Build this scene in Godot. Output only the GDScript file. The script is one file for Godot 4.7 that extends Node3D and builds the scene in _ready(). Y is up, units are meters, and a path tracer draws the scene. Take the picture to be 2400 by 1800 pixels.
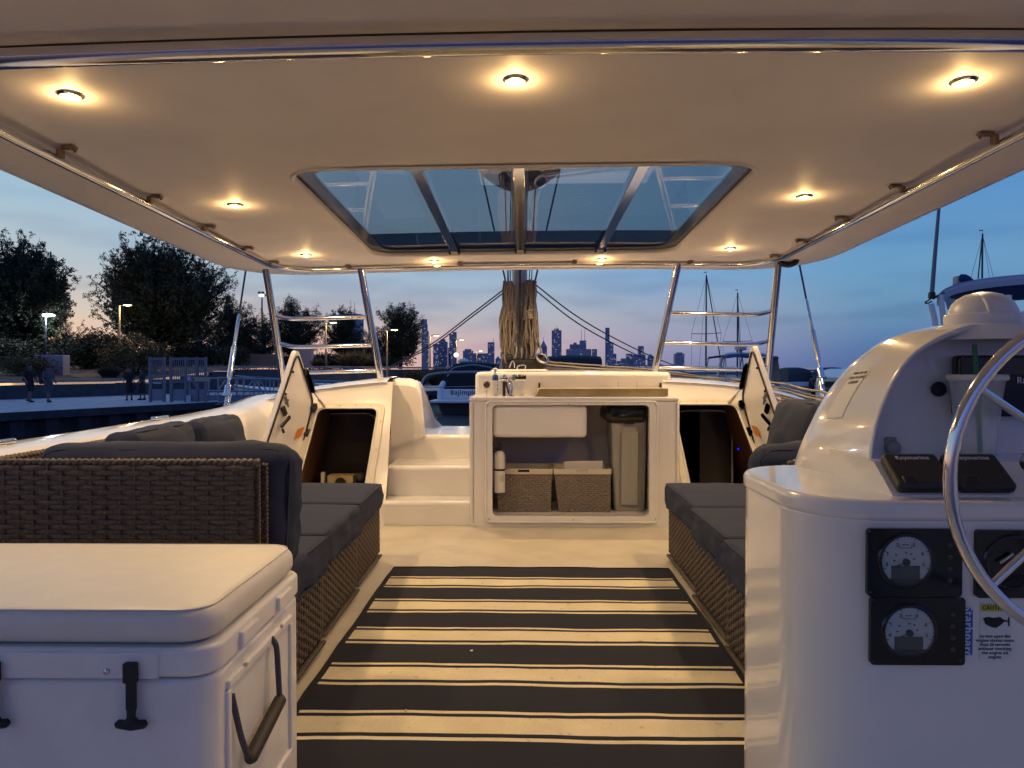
extends Node3D
# A catamaran cockpit at dusk in a city harbour. x right, y up, the bow towards -z; the cockpit floor is y = 0.

const FPX := 1740.0            # focal length in pixels of the 2400 x 1800 photograph
const EYE := Vector3(0, 1.12, 0)
const WATER := -1.1
var look := Basis()
var rng := RandomNumberGenerator.new()
var taken := {}
var mats := {}
var tex := {}

# ---------------------------------------------------------------- shapes
class Shape:
	var v := PackedVector3Array()
	var n := PackedVector3Array()
	var uv := PackedVector2Array()
	var ix := PackedInt32Array()

	func tri(a: Vector3, b: Vector3, c: Vector3, na: Vector3, nb: Vector3, nc: Vector3) -> void:
		var k := v.size()
		var g := (c - a).cross(b - a)
		v.push_back(a); n.push_back(na); uv.push_back(Vector2.ZERO)
		if g.dot(na + nb + nc) < 0.0:
			v.push_back(c); n.push_back(nc); v.push_back(b); n.push_back(nb)
		else:
			v.push_back(b); n.push_back(nb); v.push_back(c); n.push_back(nc)
		uv.push_back(Vector2.ZERO); uv.push_back(Vector2.ZERO)
		ix.push_back(k); ix.push_back(k + 1); ix.push_back(k + 2)

	func flat_tri(a: Vector3, b: Vector3, c: Vector3) -> void:
		var g := (c - a).cross(b - a).normalized()
		tri(a, b, c, g, g, g)

	# four corners in order; uv runs (0,0) (1,0) (1,1) (0,1)
	func quad(a: Vector3, b: Vector3, c: Vector3, d: Vector3) -> void:
		var g := ((c - a).cross(b - a) + (d - a).cross(c - a)).normalized()
		var k := v.size()
		for p in [a, b, c, d]:
			v.push_back(p); n.push_back(g)
		uv.push_back(Vector2(0, 0)); uv.push_back(Vector2(1, 0)); uv.push_back(Vector2(1, 1)); uv.push_back(Vector2(0, 1))
		for i in [0, 1, 2, 0, 2, 3]:
			ix.push_back(k + i)

	# rows of points, smooth normals
	func grid(rows: Array, close_rows := false, close_cols := false) -> void:
		var base := v.size()
		var nr := rows.size()
		var nc: int = rows[0].size()
		for i in nr:
			var row: PackedVector3Array = rows[i]
			for j in nc:
				v.push_back(row[j]); n.push_back(Vector3.ZERO)
				uv.push_back(Vector2(float(j) / maxf(1, nc - 1), float(i) / maxf(1, nr - 1)))
		var rr := nr if close_rows else nr - 1
		var cc := nc if close_cols else nc - 1
		for i in rr:
			for j in cc:
				var a := base + i * nc + j
				var b := base + i * nc + (j + 1) % nc
				var c := base + ((i + 1) % nr) * nc + (j + 1) % nc
				var d := base + ((i + 1) % nr) * nc + j
				var g := (v[c] - v[a]).cross(v[b] - v[a]) + (v[d] - v[a]).cross(v[c] - v[a])
				n[a] += g; n[b] += g; n[c] += g; n[d] += g
				ix.push_back(a); ix.push_back(b); ix.push_back(c)
				ix.push_back(a); ix.push_back(c); ix.push_back(d)
		for i in range(base, v.size()):
			n[i] = n[i].normalized() if n[i].length_squared() > 1e-20 else Vector3.UP

	func box(c: Vector3, s: Vector3, b := Basis()) -> void:
		var h := s * 0.5
		var p := []
		for z in [-1, 1]:
			for y in [-1, 1]:
				for x in [-1, 1]:
					p.push_back(c + b * Vector3(h.x * x, h.y * y, h.z * z))
		# outward with clockwise winding
		quad(p[4], p[6], p[7], p[5])   # +z
		quad(p[1], p[3], p[2], p[0])   # -z
		quad(p[5], p[7], p[3], p[1])   # +x
		quad(p[0], p[2], p[6], p[4])   # -x
		quad(p[6], p[2], p[3], p[7])   # +y
		quad(p[0], p[4], p[5], p[1])   # -y

	# rounded box; puff swells the faces, extra adds points inside each face, warp(Vector3)->Vector3 moves points
	func rbox(c: Vector3, s: Vector3, r: float, b := Basis(), seg := 3, puff := Vector3.ZERO, extra := 0, warp = null) -> void:
		var h := s * 0.5
		r = minf(r, minf(h.x, minf(h.y, h.z)) * 0.999)
		var inner := h - Vector3(r, r, r)
		var ax := []
		for k in 3:
			var l := PackedFloat32Array()
			for i in seg + 1:
				l.push_back(-inner[k] - r * tan((1.0 - float(i) / seg) * PI / 4))
			for i in range(1, extra + 1):
				l.push_back(lerpf(-inner[k], inner[k], float(i) / (extra + 1)))
			for i in seg + 1:
				l.push_back(inner[k] + r * tan(float(i) / seg * PI / 4))
			ax.push_back(l)
		for f in 6:
			var k0 := f / 2
			var sg := 1.0 if f % 2 else -1.0
			var k1 := (k0 + 1) % 3
			var k2 := (k0 + 2) % 3
			var base := v.size()
			var la: PackedFloat32Array = ax[k1]
			var lb: PackedFloat32Array = ax[k2]
			for i in la.size():
				for j in lb.size():
					var p := Vector3()
					p[k0] = sg * h[k0]; p[k1] = la[i]; p[k2] = lb[j]
					var q := p.clamp(-inner, inner)
					var nn := (p - q).normalized()
					var w := q + nn * r
					if puff != Vector3.ZERO:
						var t := Vector3(1 - pow(absf(w.x / h.x), 3), 1 - pow(absf(w.y / h.y), 3), 1 - pow(absf(w.z / h.z), 3))
						var o := Vector3()
						o.x = puff.x * t.y * t.z * (w.x / h.x)
						o.y = puff.y * t.x * t.z * (w.y / h.y)
						o.z = puff.z * t.x * t.y * (w.z / h.z)
						w += o
					if warp != null:
						w = warp.call(w)
					v.push_back(c + b * w); n.push_back(b * nn); uv.push_back(Vector2.ZERO)
			var nb := lb.size()
			for i in la.size() - 1:
				for j in nb - 1:
					var a0 := base + i * nb + j
					var q4 := [a0, a0 + 1, a0 + nb + 1, a0 + nb]
					if sg > 0:
						q4 = [a0, a0 + nb, a0 + nb + 1, a0 + 1]
					# clockwise seen from outside
					for t in [0, 2, 1, 0, 3, 2]:
						ix.push_back(q4[t])
			if puff != Vector3.ZERO or warp != null:
				# normals from the moved points
				var acc := PackedVector3Array()
				acc.resize(v.size() - base)
				for i in la.size() - 1:
					for j in nb - 1:
						var a0 := base + i * nb + j
						var g := (v[a0 + nb] - v[a0]).cross(v[a0 + 1] - v[a0]) + (v[a0 + nb] - v[a0 + nb + 1]).cross(v[a0 + nb + 1] - v[a0 + 1])
						for t in [a0, a0 + 1, a0 + nb, a0 + nb + 1]:
							acc[t - base] += g
				for i in la.size():
					for j in nb:
						if i > 0 and j > 0 and i < la.size() - 1 and j < nb - 1:
							var g := acc[i * nb + j].normalized()
							if g.dot(n[base + i * nb + j]) < 0:
								g = -g
							n[base + i * nb + j] = (g * 2.0 + n[base + i * nb + j] * 0.2).normalized() if puff != Vector3.ZERO else g

	func tube(pts: PackedVector3Array, r, sides := 8, caps := true, closed := false) -> void:
		var m := pts.size()
		var rows := []
		var up := Vector3.UP
		var t0 := (pts[1] - pts[0]).normalized()
		if absf(t0.dot(up)) > 0.9:
			up = Vector3.RIGHT
		var side := t0.cross(up).normalized()
		for i in m:
			var a := pts[(i - 1 + m) % m] if closed else pts[maxi(i - 1, 0)]
			var c := pts[(i + 1) % m] if closed else pts[mini(i + 1, m - 1)]
			var t := (c - a).normalized()
			if t == Vector3.ZERO:
				t = t0
			side = (side - t * side.dot(t)).normalized()
			var o := t.cross(side)
			var rad: float = r[i] if (r is Array or r is PackedFloat32Array) else r
			var row := PackedVector3Array()
			for k in sides:
				var an := TAU * k / sides
				row.push_back(pts[i] + (side * cos(an) + o * sin(an)) * rad)
			rows.push_back(row)
		grid(rows, closed, true)
		if caps and not closed:
			for e in [0, m - 1]:
				var row: PackedVector3Array = rows[e]
				var nn := (pts[0] - pts[1]).normalized() if e == 0 else (pts[m - 1] - pts[m - 2]).normalized()
				for k in sides:
					tri(pts[e], row[k], row[(k + 1) % sides], nn, nn, nn)

	func rod(a: Vector3, b: Vector3, r: float, sides := 8, r2 := -1.0) -> void:
		tube(PackedVector3Array([a, b]), [r, r if r2 < 0 else r2], sides)

	# profile of (radius, height); a repeated point makes a crease
	func lathe(profile: Array, segs := 24, xf := Transform3D()) -> void:
		var run := []
		for i in profile.size() + 1:
			if i == profile.size() or (run.size() > 0 and profile[i] == profile[i - 1] and run.size() > 1):
				if run.size() > 1:
					var rows := []
					for p in run:
						var row := PackedVector3Array()
						for k in segs:
							var an := TAU * k / segs
							row.push_back(xf * Vector3(cos(an) * maxf(p.x, 1e-5), p.y, sin(an) * maxf(p.x, 1e-5)))
						rows.push_back(row)
					grid(rows, false, true)
				run = []
			if i < profile.size():
				run.push_back(profile[i])

	# polygon in x,y extruded along z from z0 to z1, then placed by xf
	func prism(poly: PackedVector2Array, z0: float, z1: float, xf := Transform3D(), smooth := false) -> void:
		var t := Geometry2D.triangulate_polygon(poly)
		var f := xf.basis.z.normalized() * signf(z1 - z0)
		for i in range(0, t.size(), 3):
			var p := []
			for k in 3:
				p.push_back(poly[t[i + k]])
			tri(xf * Vector3(p[0].x, p[0].y, z1), xf * Vector3(p[1].x, p[1].y, z1), xf * Vector3(p[2].x, p[2].y, z1), f, f, f)
			tri(xf * Vector3(p[0].x, p[0].y, z0), xf * Vector3(p[1].x, p[1].y, z0), xf * Vector3(p[2].x, p[2].y, z0), -f, -f, -f)
		if smooth:
			var r0 := PackedVector3Array()
			var r1 := PackedVector3Array()
			for p in poly:
				r0.push_back(xf * Vector3(p.x, p.y, z0)); r1.push_back(xf * Vector3(p.x, p.y, z1))
			grid([r0, r1], false, true)
		else:
			for i in poly.size():
				var a := poly[i]
				var b := poly[(i + 1) % poly.size()]
				quad(xf * Vector3(a.x, a.y, z0), xf * Vector3(b.x, b.y, z0), xf * Vector3(b.x, b.y, z1), xf * Vector3(a.x, a.y, z1))

	# ring between an outer and an inner outline with the same number of points, with thickness
	func ring(outer: PackedVector3Array, inner: PackedVector3Array, push: Vector3) -> void:
		var m := outer.size()
		for i in m:
			var j := (i + 1) % m
			quad(outer[i], outer[j], inner[j], inner[i])
			quad(outer[i] + push, outer[j] + push, inner[j] + push, inner[i] + push)
			quad(outer[i], outer[j], outer[j] + push, outer[i] + push)
			quad(inner[i], inner[j], inner[j] + push, inner[i] + push)

	# slab between two matching lists of corner points (convex)
	func slab(pts: PackedVector3Array, push: Vector3) -> void:
		var m := pts.size()
		for i in range(1, m - 1):
			flat_tri(pts[0], pts[i], pts[i + 1])
			flat_tri(pts[0] + push, pts[i] + push, pts[i + 1] + push)
		for i in m:
			var j := (i + 1) % m
			quad(pts[i], pts[j], pts[j] + push, pts[i] + push)

	func add(o: Shape, xf := Transform3D()) -> void:
		var k := v.size()
		for i in o.v.size():
			v.push_back(xf * o.v[i]); n.push_back((xf.basis * o.n[i]).normalized()); uv.push_back(o.uv[i])
		for i in o.ix:
			ix.push_back(i + k)

	func mesh(inv := Transform3D()) -> ArrayMesh:
		var a := []
		a.resize(Mesh.ARRAY_MAX)
		var vv := v
		var nn := n
		if inv != Transform3D():
			vv = PackedVector3Array(); nn = PackedVector3Array()
			for i in v.size():
				vv.push_back(inv * v[i]); nn.push_back(inv.basis * n[i])
		a[Mesh.ARRAY_VERTEX] = vv
		a[Mesh.ARRAY_NORMAL] = nn
		a[Mesh.ARRAY_TEX_UV] = uv
		a[Mesh.ARRAY_INDEX] = ix
		var m := ArrayMesh.new()
		m.add_surface_from_arrays(Mesh.PRIMITIVE_TRIANGLES, a)
		return m

func sh() -> Shape:
	return Shape.new()

# ---------------------------------------------------------------- outlines and curves
func rrect(w: float, h: float, r: float, seg := 5) -> PackedVector2Array:
	var p := PackedVector2Array()
	for c in [[1, 1, 0.0], [-1, 1, 0.5], [-1, -1, 1.0], [1, -1, 1.5]]:
		for i in seg + 1:
			var a: float = PI * (c[2] + 0.5 * i / seg)
			p.push_back(Vector2(c[0] * (w / 2 - r) + cos(a) * r, c[1] * (h / 2 - r) + sin(a) * r))
	return p

func circle(r: float, seg := 24) -> PackedVector2Array:
	var p := PackedVector2Array()
	for i in seg:
		p.push_back(Vector2(cos(TAU * i / seg), sin(TAU * i / seg)) * r)
	return p

# rounds the corners of a 3-D polyline
func bend(pts: Array, r: float, seg := 6, closed := false) -> PackedVector3Array:
	var o := PackedVector3Array()
	var m := pts.size()
	for i in m:
		if not closed and (i == 0 or i == m - 1):
			o.push_back(pts[i]); continue
		var a: Vector3 = pts[(i - 1 + m) % m]
		var b: Vector3 = pts[i]
		var c: Vector3 = pts[(i + 1) % m]
		var d := minf(r, minf(a.distance_to(b), c.distance_to(b)) * 0.49)
		var p := b + (a - b).normalized() * d
		var q := b + (c - b).normalized() * d
		for k in seg + 1:
			var t := float(k) / seg
			o.push_back(p.lerp(b, t).lerp(b.lerp(q, t), t))
	return o

func curve(pts: Array, per := 6) -> PackedVector3Array:
	var o := PackedVector3Array()
	for i in pts.size() - 1:
		var p0: Vector3 = pts[maxi(i - 1, 0)]
		var p1: Vector3 = pts[i]
		var p2: Vector3 = pts[i + 1]
		var p3: Vector3 = pts[mini(i + 2, pts.size() - 1)]
		for k in per:
			o.push_back(p1.cubic_interpolate(p2, p0, p3, float(k) / per))
	o.push_back(pts[pts.size() - 1])
	return o

# ---------------------------------------------------------------- nodes
func numbered(parent: Node, called: String) -> String:
	var key := str(parent.get_instance_id()) + called
	var k: int = taken.get(key, 0)
	taken[key] = k + 1
	return called if k == 0 else "%s_%03d" % [called, k]

func tag(o: Node, label: String, category: String, group := "", kind := "") -> Node:
	if label: o.set_meta("label", label)
	if category: o.set_meta("category", category)
	if group: o.set_meta("group", group)
	if kind: o.set_meta("kind", kind)
	return o

func thing(called: String, label: String, category: String, at := Vector3.ZERO, turn := 0.0, group := "") -> Node3D:
	var o := Node3D.new()
	o.name = numbered(self, called)
	add_child(o)
	o.position = at
	o.rotation.y = turn
	tag(o, label, category, group)
	return o

func part(s: Shape, called: String, m: Material, parent: Node = self, label := "", local := false) -> MeshInstance3D:
	var o := MeshInstance3D.new()
	o.name = numbered(parent, called)
	var inv := Transform3D()
	if not local and parent != self and parent is Node3D:
		inv = placed(parent).affine_inverse()
	o.mesh = s.mesh(inv)
	o.material_override = m
	parent.add_child(o)
	if label: o.set_meta("label", label)
	return o

func placed(o: Node) -> Transform3D:
	var t := Transform3D()
	while o != self and o is Node3D:
		t = o.transform * t
		o = o.get_parent()
	return t

# one more node with a mesh that exists already
func again(m: Mesh, called: String, mat_: Material, parent: Node, xf: Transform3D) -> MeshInstance3D:
	var o := MeshInstance3D.new()
	o.name = numbered(parent, called)
	o.mesh = m
	o.material_override = mat_
	parent.add_child(o)
	o.transform = xf
	return o

func copy(o: Node3D, at: Vector3, turn := 0.0, label := "") -> Node3D:
	var base := str(o.name)
	if base.length() > 4 and base[-4] == "_" and base.right(3).is_valid_int():
		base = base.left(-4)
	var c: Node3D = o.duplicate()
	c.name = numbered(self, base)
	add_child(c)
	c.position = at
	c.rotation.y = turn
	if label: c.set_meta("label", label)
	return c

func structure(s: Shape, called: String, m: Material) -> MeshInstance3D:
	var o := part(s, called, m)
	o.set_meta("kind", "structure")
	return o

func lettering(words: String, called: String, m: Material, parent: Node, at: Vector3, b: Basis, high: float, depth := 0.0008) -> MeshInstance3D:
	var t := TextMesh.new()
	var f := SystemFont.new()
	f.font_names = PackedStringArray(["Droid Sans"])
	f.font_weight = 700
	t.font = f
	t.text = words
	t.font_size = 48
	t.pixel_size = high / 36.0
	t.depth = depth
	t.curve_step = 2.0
	var o := MeshInstance3D.new()
	o.name = numbered(parent, called)
	o.mesh = t
	o.material_override = m
	parent.add_child(o)
	o.transform = placed(parent).affine_inverse() * Transform3D(b, at)
	return o

# ---------------------------------------------------------------- materials (linear base colours)
func mat(key: String, c: Color, rough := 0.5, metal := 0.0) -> StandardMaterial3D:
	if mats.has(key):
		return mats[key]
	var m := StandardMaterial3D.new()
	m.resource_name = key
	m.albedo_color = c.linear_to_srgb()
	m.roughness = rough
	m.metallic = metal
	mats[key] = m
	return m

func noise_image(freq: float, oct := 3, sd := 1, size := 256, type := FastNoiseLite.TYPE_SIMPLEX_SMOOTH) -> Image:
	var f := FastNoiseLite.new()
	f.seed = sd
	f.noise_type = type
	f.frequency = freq
	f.fractal_octaves = oct
	return f.get_seamless_image(size, size)

# mottled colour (triplanar) between two linear colours, optional relief in centimetres
func mottled(key: String, a: Color, b: Color, rough: float, metres: float, freq := 0.02, relief := 0.0, sd := 3, in_world := true) -> StandardMaterial3D:
	if mats.has(key):
		return mats[key]
	var m := mat(key, Color.WHITE, rough)
	var im := noise_image(freq, 4, sd)
	var out := Image.create(256, 256, false, Image.FORMAT_RGB8)
	for y in 256:
		for x in 256:
			var t := im.get_pixel(x, y).r
			t = smoothstep(0.2, 0.8, t)
			out.set_pixel(x, y, a.lerp(b, t).linear_to_srgb())
	m.albedo_texture = ImageTexture.create_from_image(out)
	m.uv1_triplanar = true
	m.uv1_world_triplanar = in_world
	m.uv1_scale = Vector3.ONE / metres
	if relief != 0.0:
		m.heightmap_enabled = true
		m.heightmap_texture = ImageTexture.create_from_image(im)
		m.heightmap_scale = relief
	return m

# ---------------------------------------------------------------- the camera's rays
func ray(px: float, py: float) -> Vector3:
	return look * Vector3((px - 1200.0) / FPX, (900.0 - py) / FPX, -1.0)

func at(px: float, py: float, d: float) -> Vector3:        # the point at a distance d ahead
	var r := ray(px, py)
	return EYE + r * (d / -r.z)

func at_y(px: float, py: float, y: float) -> Vector3:      # the point at a height
	var r := ray(px, py)
	return EYE + r * ((y - EYE.y) / r.y)

func at_x(px: float, py: float, x: float) -> Vector3:
	var r := ray(px, py)
	return EYE + r * (x / r.x)

func on_plane(px: float, py: float, o: Vector3, nn: Vector3) -> Vector3:
	var r := ray(px, py)
	return EYE + r * ((o - EYE).dot(nn) / r.dot(nn))

func _ready() -> void:
	rng.seed = 7
	# ------------------------------------------------------------ camera
	look = Basis(Vector3.UP, atan(26.0 / FPX)) * Basis(Vector3.RIGHT, -atan(32.0 / FPX))
	var cam := Camera3D.new()
	cam.name = "camera"
	cam.transform = Transform3D(look, EYE)
	cam.fov = rad_to_deg(2.0 * atan(900.0 / FPX))
	cam.near = 0.05
	cam.far = 20000.0
	add_child(cam)
	# ------------------------------------------------------------ sky, sun, exposure
	var env := Environment.new()
	env.background_mode = Environment.BG_SKY
	env.tonemap_mode = Environment.TONE_MAPPER_LINEAR
	env.tonemap_exposure = 1.0
	env.sky = Sky.new()
	var sm := PanoramaSkyMaterial.new()
	sm.panorama = ImageTexture.create_from_image(dusk_sky())
	env.sky.sky_material = sm
	env.background_energy_multiplier = 1.0
	env.sdfgi_enabled = true
	env.ssao_enabled = true
	env.ssil_enabled = true
	env.fog_enabled = false
	env.fog_density = 0.00013
	env.fog_light_color = Color(0.72, 0.78, 0.95)
	var we := WorldEnvironment.new()
	we.name = "surroundings"
	we.environment = env
	add_child(we)
	var sun := DirectionalLight3D.new()          # the last of the glow, low over the park to the left
	sun.name = "afterglow"
	sun.light_color = Color(1.0, 0.72, 0.5)
	sun.light_energy = 0.03
	sun.light_angular_distance = 12.0
	sun.shadow_enabled = true
	add_child(sun)
	sun.look_at_from_position(Vector3(-60, 3.5, -70), Vector3.ZERO, Vector3.UP)
	# ------------------------------------------------------------ the place, from large to small
	make_materials()
	water()
	bank()
	skyline()
	catamaran()
	hardtop()
	companionways()
	galley()
	rigging()
	helm()
	downlights()
	sofas()
	cooler()
	rug()
	galley_things()
	companionway_things()
	trees()
	promenade_things()
	boats()
	people()

func lin(r: int, g: int, b: int) -> Color:
	return Color8(r, g, b).srgb_to_linear()

func dusk_sky() -> Image:
	# colours seen round the horizon (azimuth, degrees, 0 ahead and left negative) at heights el
	var el := [0.0, 2.0, 4.0, 7.0, 12.0, 20.0, 40.0, 90.0]
	var az := [-110.0, -40.0, -15.0, 0.0, 12.0, 26.0, 90.0, 180.0]
	var c := [
		[[225, 165, 140], [225, 180, 160], [205, 190, 180], [175, 188, 200], [150, 180, 208], [130, 170, 212], [100, 142, 200], [76, 112, 172]],
		[[255, 196, 146], [253, 208, 164], [228, 208, 184], [192, 200, 203], [162, 193, 211], [142, 186, 220], [106, 150, 206], [76, 112, 172]],
		[[240, 186, 160], [226, 188, 174], [194, 188, 190], [163, 184, 204], [152, 186, 216], [134, 178, 218], [104, 148, 204], [76, 112, 172]],
		[[192, 162, 170], [198, 174, 180], [178, 180, 190], [158, 183, 206], [146, 183, 216], [128, 172, 214], [100, 145, 202], [76, 112, 172]],
		[[128, 132, 168], [150, 152, 180], [156, 165, 186], [128, 167, 204], [117, 166, 210], [110, 160, 208], [96, 140, 200], [76, 112, 172]],
		[[72, 102, 157], [87, 122, 169], [106, 146, 181], [106, 156, 195], [92, 147, 200], [92, 144, 200], [90, 134, 196], [76, 112, 172]],
		[[80, 90, 150], [84, 96, 158], [88, 104, 168], [92, 110, 178], [92, 114, 184], [88, 116, 186], [82, 114, 184], [76, 112, 178]],
		[[92, 90, 150], [94, 96, 160], [96, 102, 170], [98, 108, 178], [94, 112, 182], [90, 114, 184], [82, 114, 184], [76, 112, 178]]]
	var cl := []
	for row in c:
		var r := []
		for k in row:
			r.push_back(lin(k[0], k[1], k[2]))
		cl.push_back(r)
	var f := FastNoiseLite.new()
	f.seed = 11
	f.frequency = 1.0
	f.fractal_octaves = 4
	var w := 1400
	var h := 700
	var im := Image.create(w, h, false, Image.FORMAT_RGBF)
	for y in h:
		var e := 90.0 - 180.0 * (y + 0.5) / h
		var ec := clampf(e, 0.0, 90.0)
		var j := 0
		while j < 6 and ec > el[j + 1]:
			j += 1
		var te: float = (ec - el[j]) / (el[j + 1] - el[j])
		for x in w:
			var a := 360.0 * (x + 0.5) / w
			if a > 180.0:
				a -= 360.0
			var aa := a
			var i := 0
			var ta := 0.0
			var i2 := 0
			if a < -110.0:
				i = 7; i2 = 0; ta = (a + 180.0) / 70.0
			else:
				while i < 6 and aa > az[i + 1]:
					i += 1
				i2 = i + 1
				ta = clampf((aa - az[i]) / (az[i + 1] - az[i]), 0.0, 1.0)
			ta = smoothstep(0.0, 1.0, ta) * 0.5 + ta * 0.5
			var p: Color = cl[i][j].lerp(cl[i][j + 1], te)
			var q: Color = cl[i2][j].lerp(cl[i2][j + 1], te)
			var col := p.lerp(q, ta)
			if e > -1.0 and e < 60.0:
				# long flat bands of thin cloud
				var s := sin(deg_to_rad(a)) * 3.2
				var t := cos(deg_to_rad(a)) * 3.2
				var k := f.get_noise_3d(s, e * 0.42 + 0.25 * sin(s * 2.0), t)
				var k2 := f.get_noise_3d(s * 2.3 + 9.0, e * 0.9, t * 2.3)
				var amt := smoothstep(0.02, 0.42, k + 0.35 * k2) * smoothstep(16.0, 5.0, e) * smoothstep(0.3, 2.5, e) * 0.45
				col = col.lerp(Color(col.r * 0.62, col.g * 0.66, col.b * 0.78), amt)
				var lift := smoothstep(0.1, 0.5, -k + 0.3 * k2) * smoothstep(22.0, 8.0, e) * 0.18
				col = col.lerp(Color(col.r * 1.25, col.g * 1.15, col.b * 1.08), lift)
			im.set_pixel(x, y, col)
	return im

# ---------------------------------------------------------------- materials
var gel: StandardMaterial3D
var chrome: StandardMaterial3D
var black: StandardMaterial3D
var rope_m: StandardMaterial3D
var fabric: StandardMaterial3D
var wicker: StandardMaterial3D
var wicker_dark: StandardMaterial3D

func make_materials() -> void:
	gel = mottled("white_gelcoat", Color(0.77, 0.75, 0.71), Color(0.81, 0.79, 0.75), 0.19, 1.6, 0.01, 0.0, 5)
	gel.clearcoat_enabled = true
	gel.clearcoat = 0.6
	gel.clearcoat_roughness = 0.04
	mottled("nonskid_gelcoat", Color(0.52, 0.47, 0.38), Color(0.58, 0.53, 0.43), 0.45, 1.3, 0.016, 0.0, 15)
	mottled("liner_vinyl", Color(0.81, 0.765, 0.785), Color(0.85, 0.805, 0.825), 0.62, 1.9, 0.012, 0.02, 8)
	chrome = mat("polished_steel", Color(0.72, 0.71, 0.7), 0.12, 1.0)
	mat("brushed_steel", Color(0.6, 0.57, 0.5), 0.35, 1.0)
	black = mat("black_plastic", Color(0.012, 0.012, 0.013), 0.45)
	mat("black_gloss", Color(0.008, 0.008, 0.01), 0.12)
	mat("seal_rubber", Color(0.02, 0.02, 0.022), 0.7)
	rope_m = mottled("rope_fibre", Color(0.1, 0.085, 0.078), Color(0.25, 0.215, 0.195), 0.9, 0.06, 0.05, 0.15, 2)
	mottled("rope_pale", Color(0.2, 0.18, 0.15), Color(0.34, 0.31, 0.26), 0.9, 0.06, 0.05, 0.15, 4)
	mottled("rope_dark", Color(0.05, 0.055, 0.07), Color(0.1, 0.1, 0.12), 0.9, 0.06, 0.05, 0.1, 6)
	fabric = mottled("charcoal_canvas", Color(0.0125, 0.019, 0.046), Color(0.0185, 0.027, 0.062), 0.95, 0.05, 0.2, 0.02, 21)
	wicker = mottled("wicker_strand", Color(0.045, 0.033, 0.026), Color(0.11, 0.082, 0.062), 0.5, 0.12, 0.03, 0.0, 31)
	wicker_dark = mat("wicker_core", Color(0.06, 0.045, 0.035), 0.8)
	mottled("basket_strand", Color(0.17, 0.135, 0.105), Color(0.3, 0.245, 0.19), 0.6, 0.08, 0.05, 0.0, 33)
	mat("cream_plastic", Color(0.62, 0.56, 0.42), 0.45)
	mat("grey_plastic", Color(0.33, 0.32, 0.28), 0.5)
	mat("white_plastic", Color(0.75, 0.74, 0.7), 0.35)
	mat("white_paint", Color(0.72, 0.73, 0.74), 0.35)
	mat("boat_hull", Color(0.55, 0.58, 0.62), 0.3)
	mat("dark_canvas", Color(0.01, 0.011, 0.015), 0.85)
	mat("navy_canvas", Color(0.012, 0.03, 0.11), 0.85)
	mat("galvanised", Color(0.3, 0.32, 0.36), 0.5, 0.3)
	mat("dark_steel", Color(0.05, 0.055, 0.07), 0.6, 0.2)
	mat("cabin_dark", Color(0.16, 0.105, 0.075), 0.5)
	mat("cabin_wood", Color(0.11, 0.045, 0.022), 0.45)
	mat("locker_liner", Color(0.68, 0.62, 0.6), 0.5)
	var sg := mat("smoked_skylight", Color(0.003, 0.035, 0.13), 0.02)
	sg.transparency = BaseMaterial3D.TRANSPARENCY_ALPHA
	sg.albedo_color.a = 0.6
	var g := mat("tinted_glass", Color(0.5, 0.56, 0.62), 0.02)
	g.transparency = BaseMaterial3D.TRANSPARENCY_ALPHA
	g.albedo_color.a = 0.12
	var dg := mat("dial_glass", Color(0.6, 0.65, 0.7), 0.03)
	dg.transparency = BaseMaterial3D.TRANSPARENCY_ALPHA
	dg.albedo_color.a = 0.03
	var b := mat("boat_window", Color(0.02, 0.025, 0.03), 0.05)
	b.metallic_specular = 0.8

# ---------------------------------------------------------------- water
func water() -> void:
	var s := sh()
	s.quad(Vector3(-4000, WATER, 300), Vector3(4000, WATER, 300), Vector3(4000, WATER, -9000), Vector3(-4000, WATER, -9000))
	var m := mat("lake_water", Color(0.012, 0.02, 0.03), 0.06)
	m.uv1_triplanar = true
	m.uv1_world_triplanar = true
	m.uv1_scale = Vector3(0.28, 0.28, 0.28)
	m.heightmap_enabled = true
	m.heightmap_texture = ImageTexture.create_from_image(noise_image(0.035, 4, 77, 512))
	m.heightmap_scale = 14.0
	structure(s, "water", m)

# ---------------------------------------------------------------- our boat
var cat_: Node3D
var cabin_edge := {}

func roof(x: float, d: float) -> float:       # height of the hardtop's underside
	return 2.164 - 0.0388 * d + 0.010 * x + 0.03 * (1.0 - (x / 1.95) * (x / 1.95))

func bulk_z(y: float) -> float:               # the forward bulkhead leans towards the bow
	return -5.32 - 0.36 * y

func bulk(px: float, py: float, out := 0.0) -> Vector3:
	var nn := Vector3(0, -0.36, -1).normalized()
	return on_plane(px, py, Vector3(0, 0, -5.32) - nn * out, nn)

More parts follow.
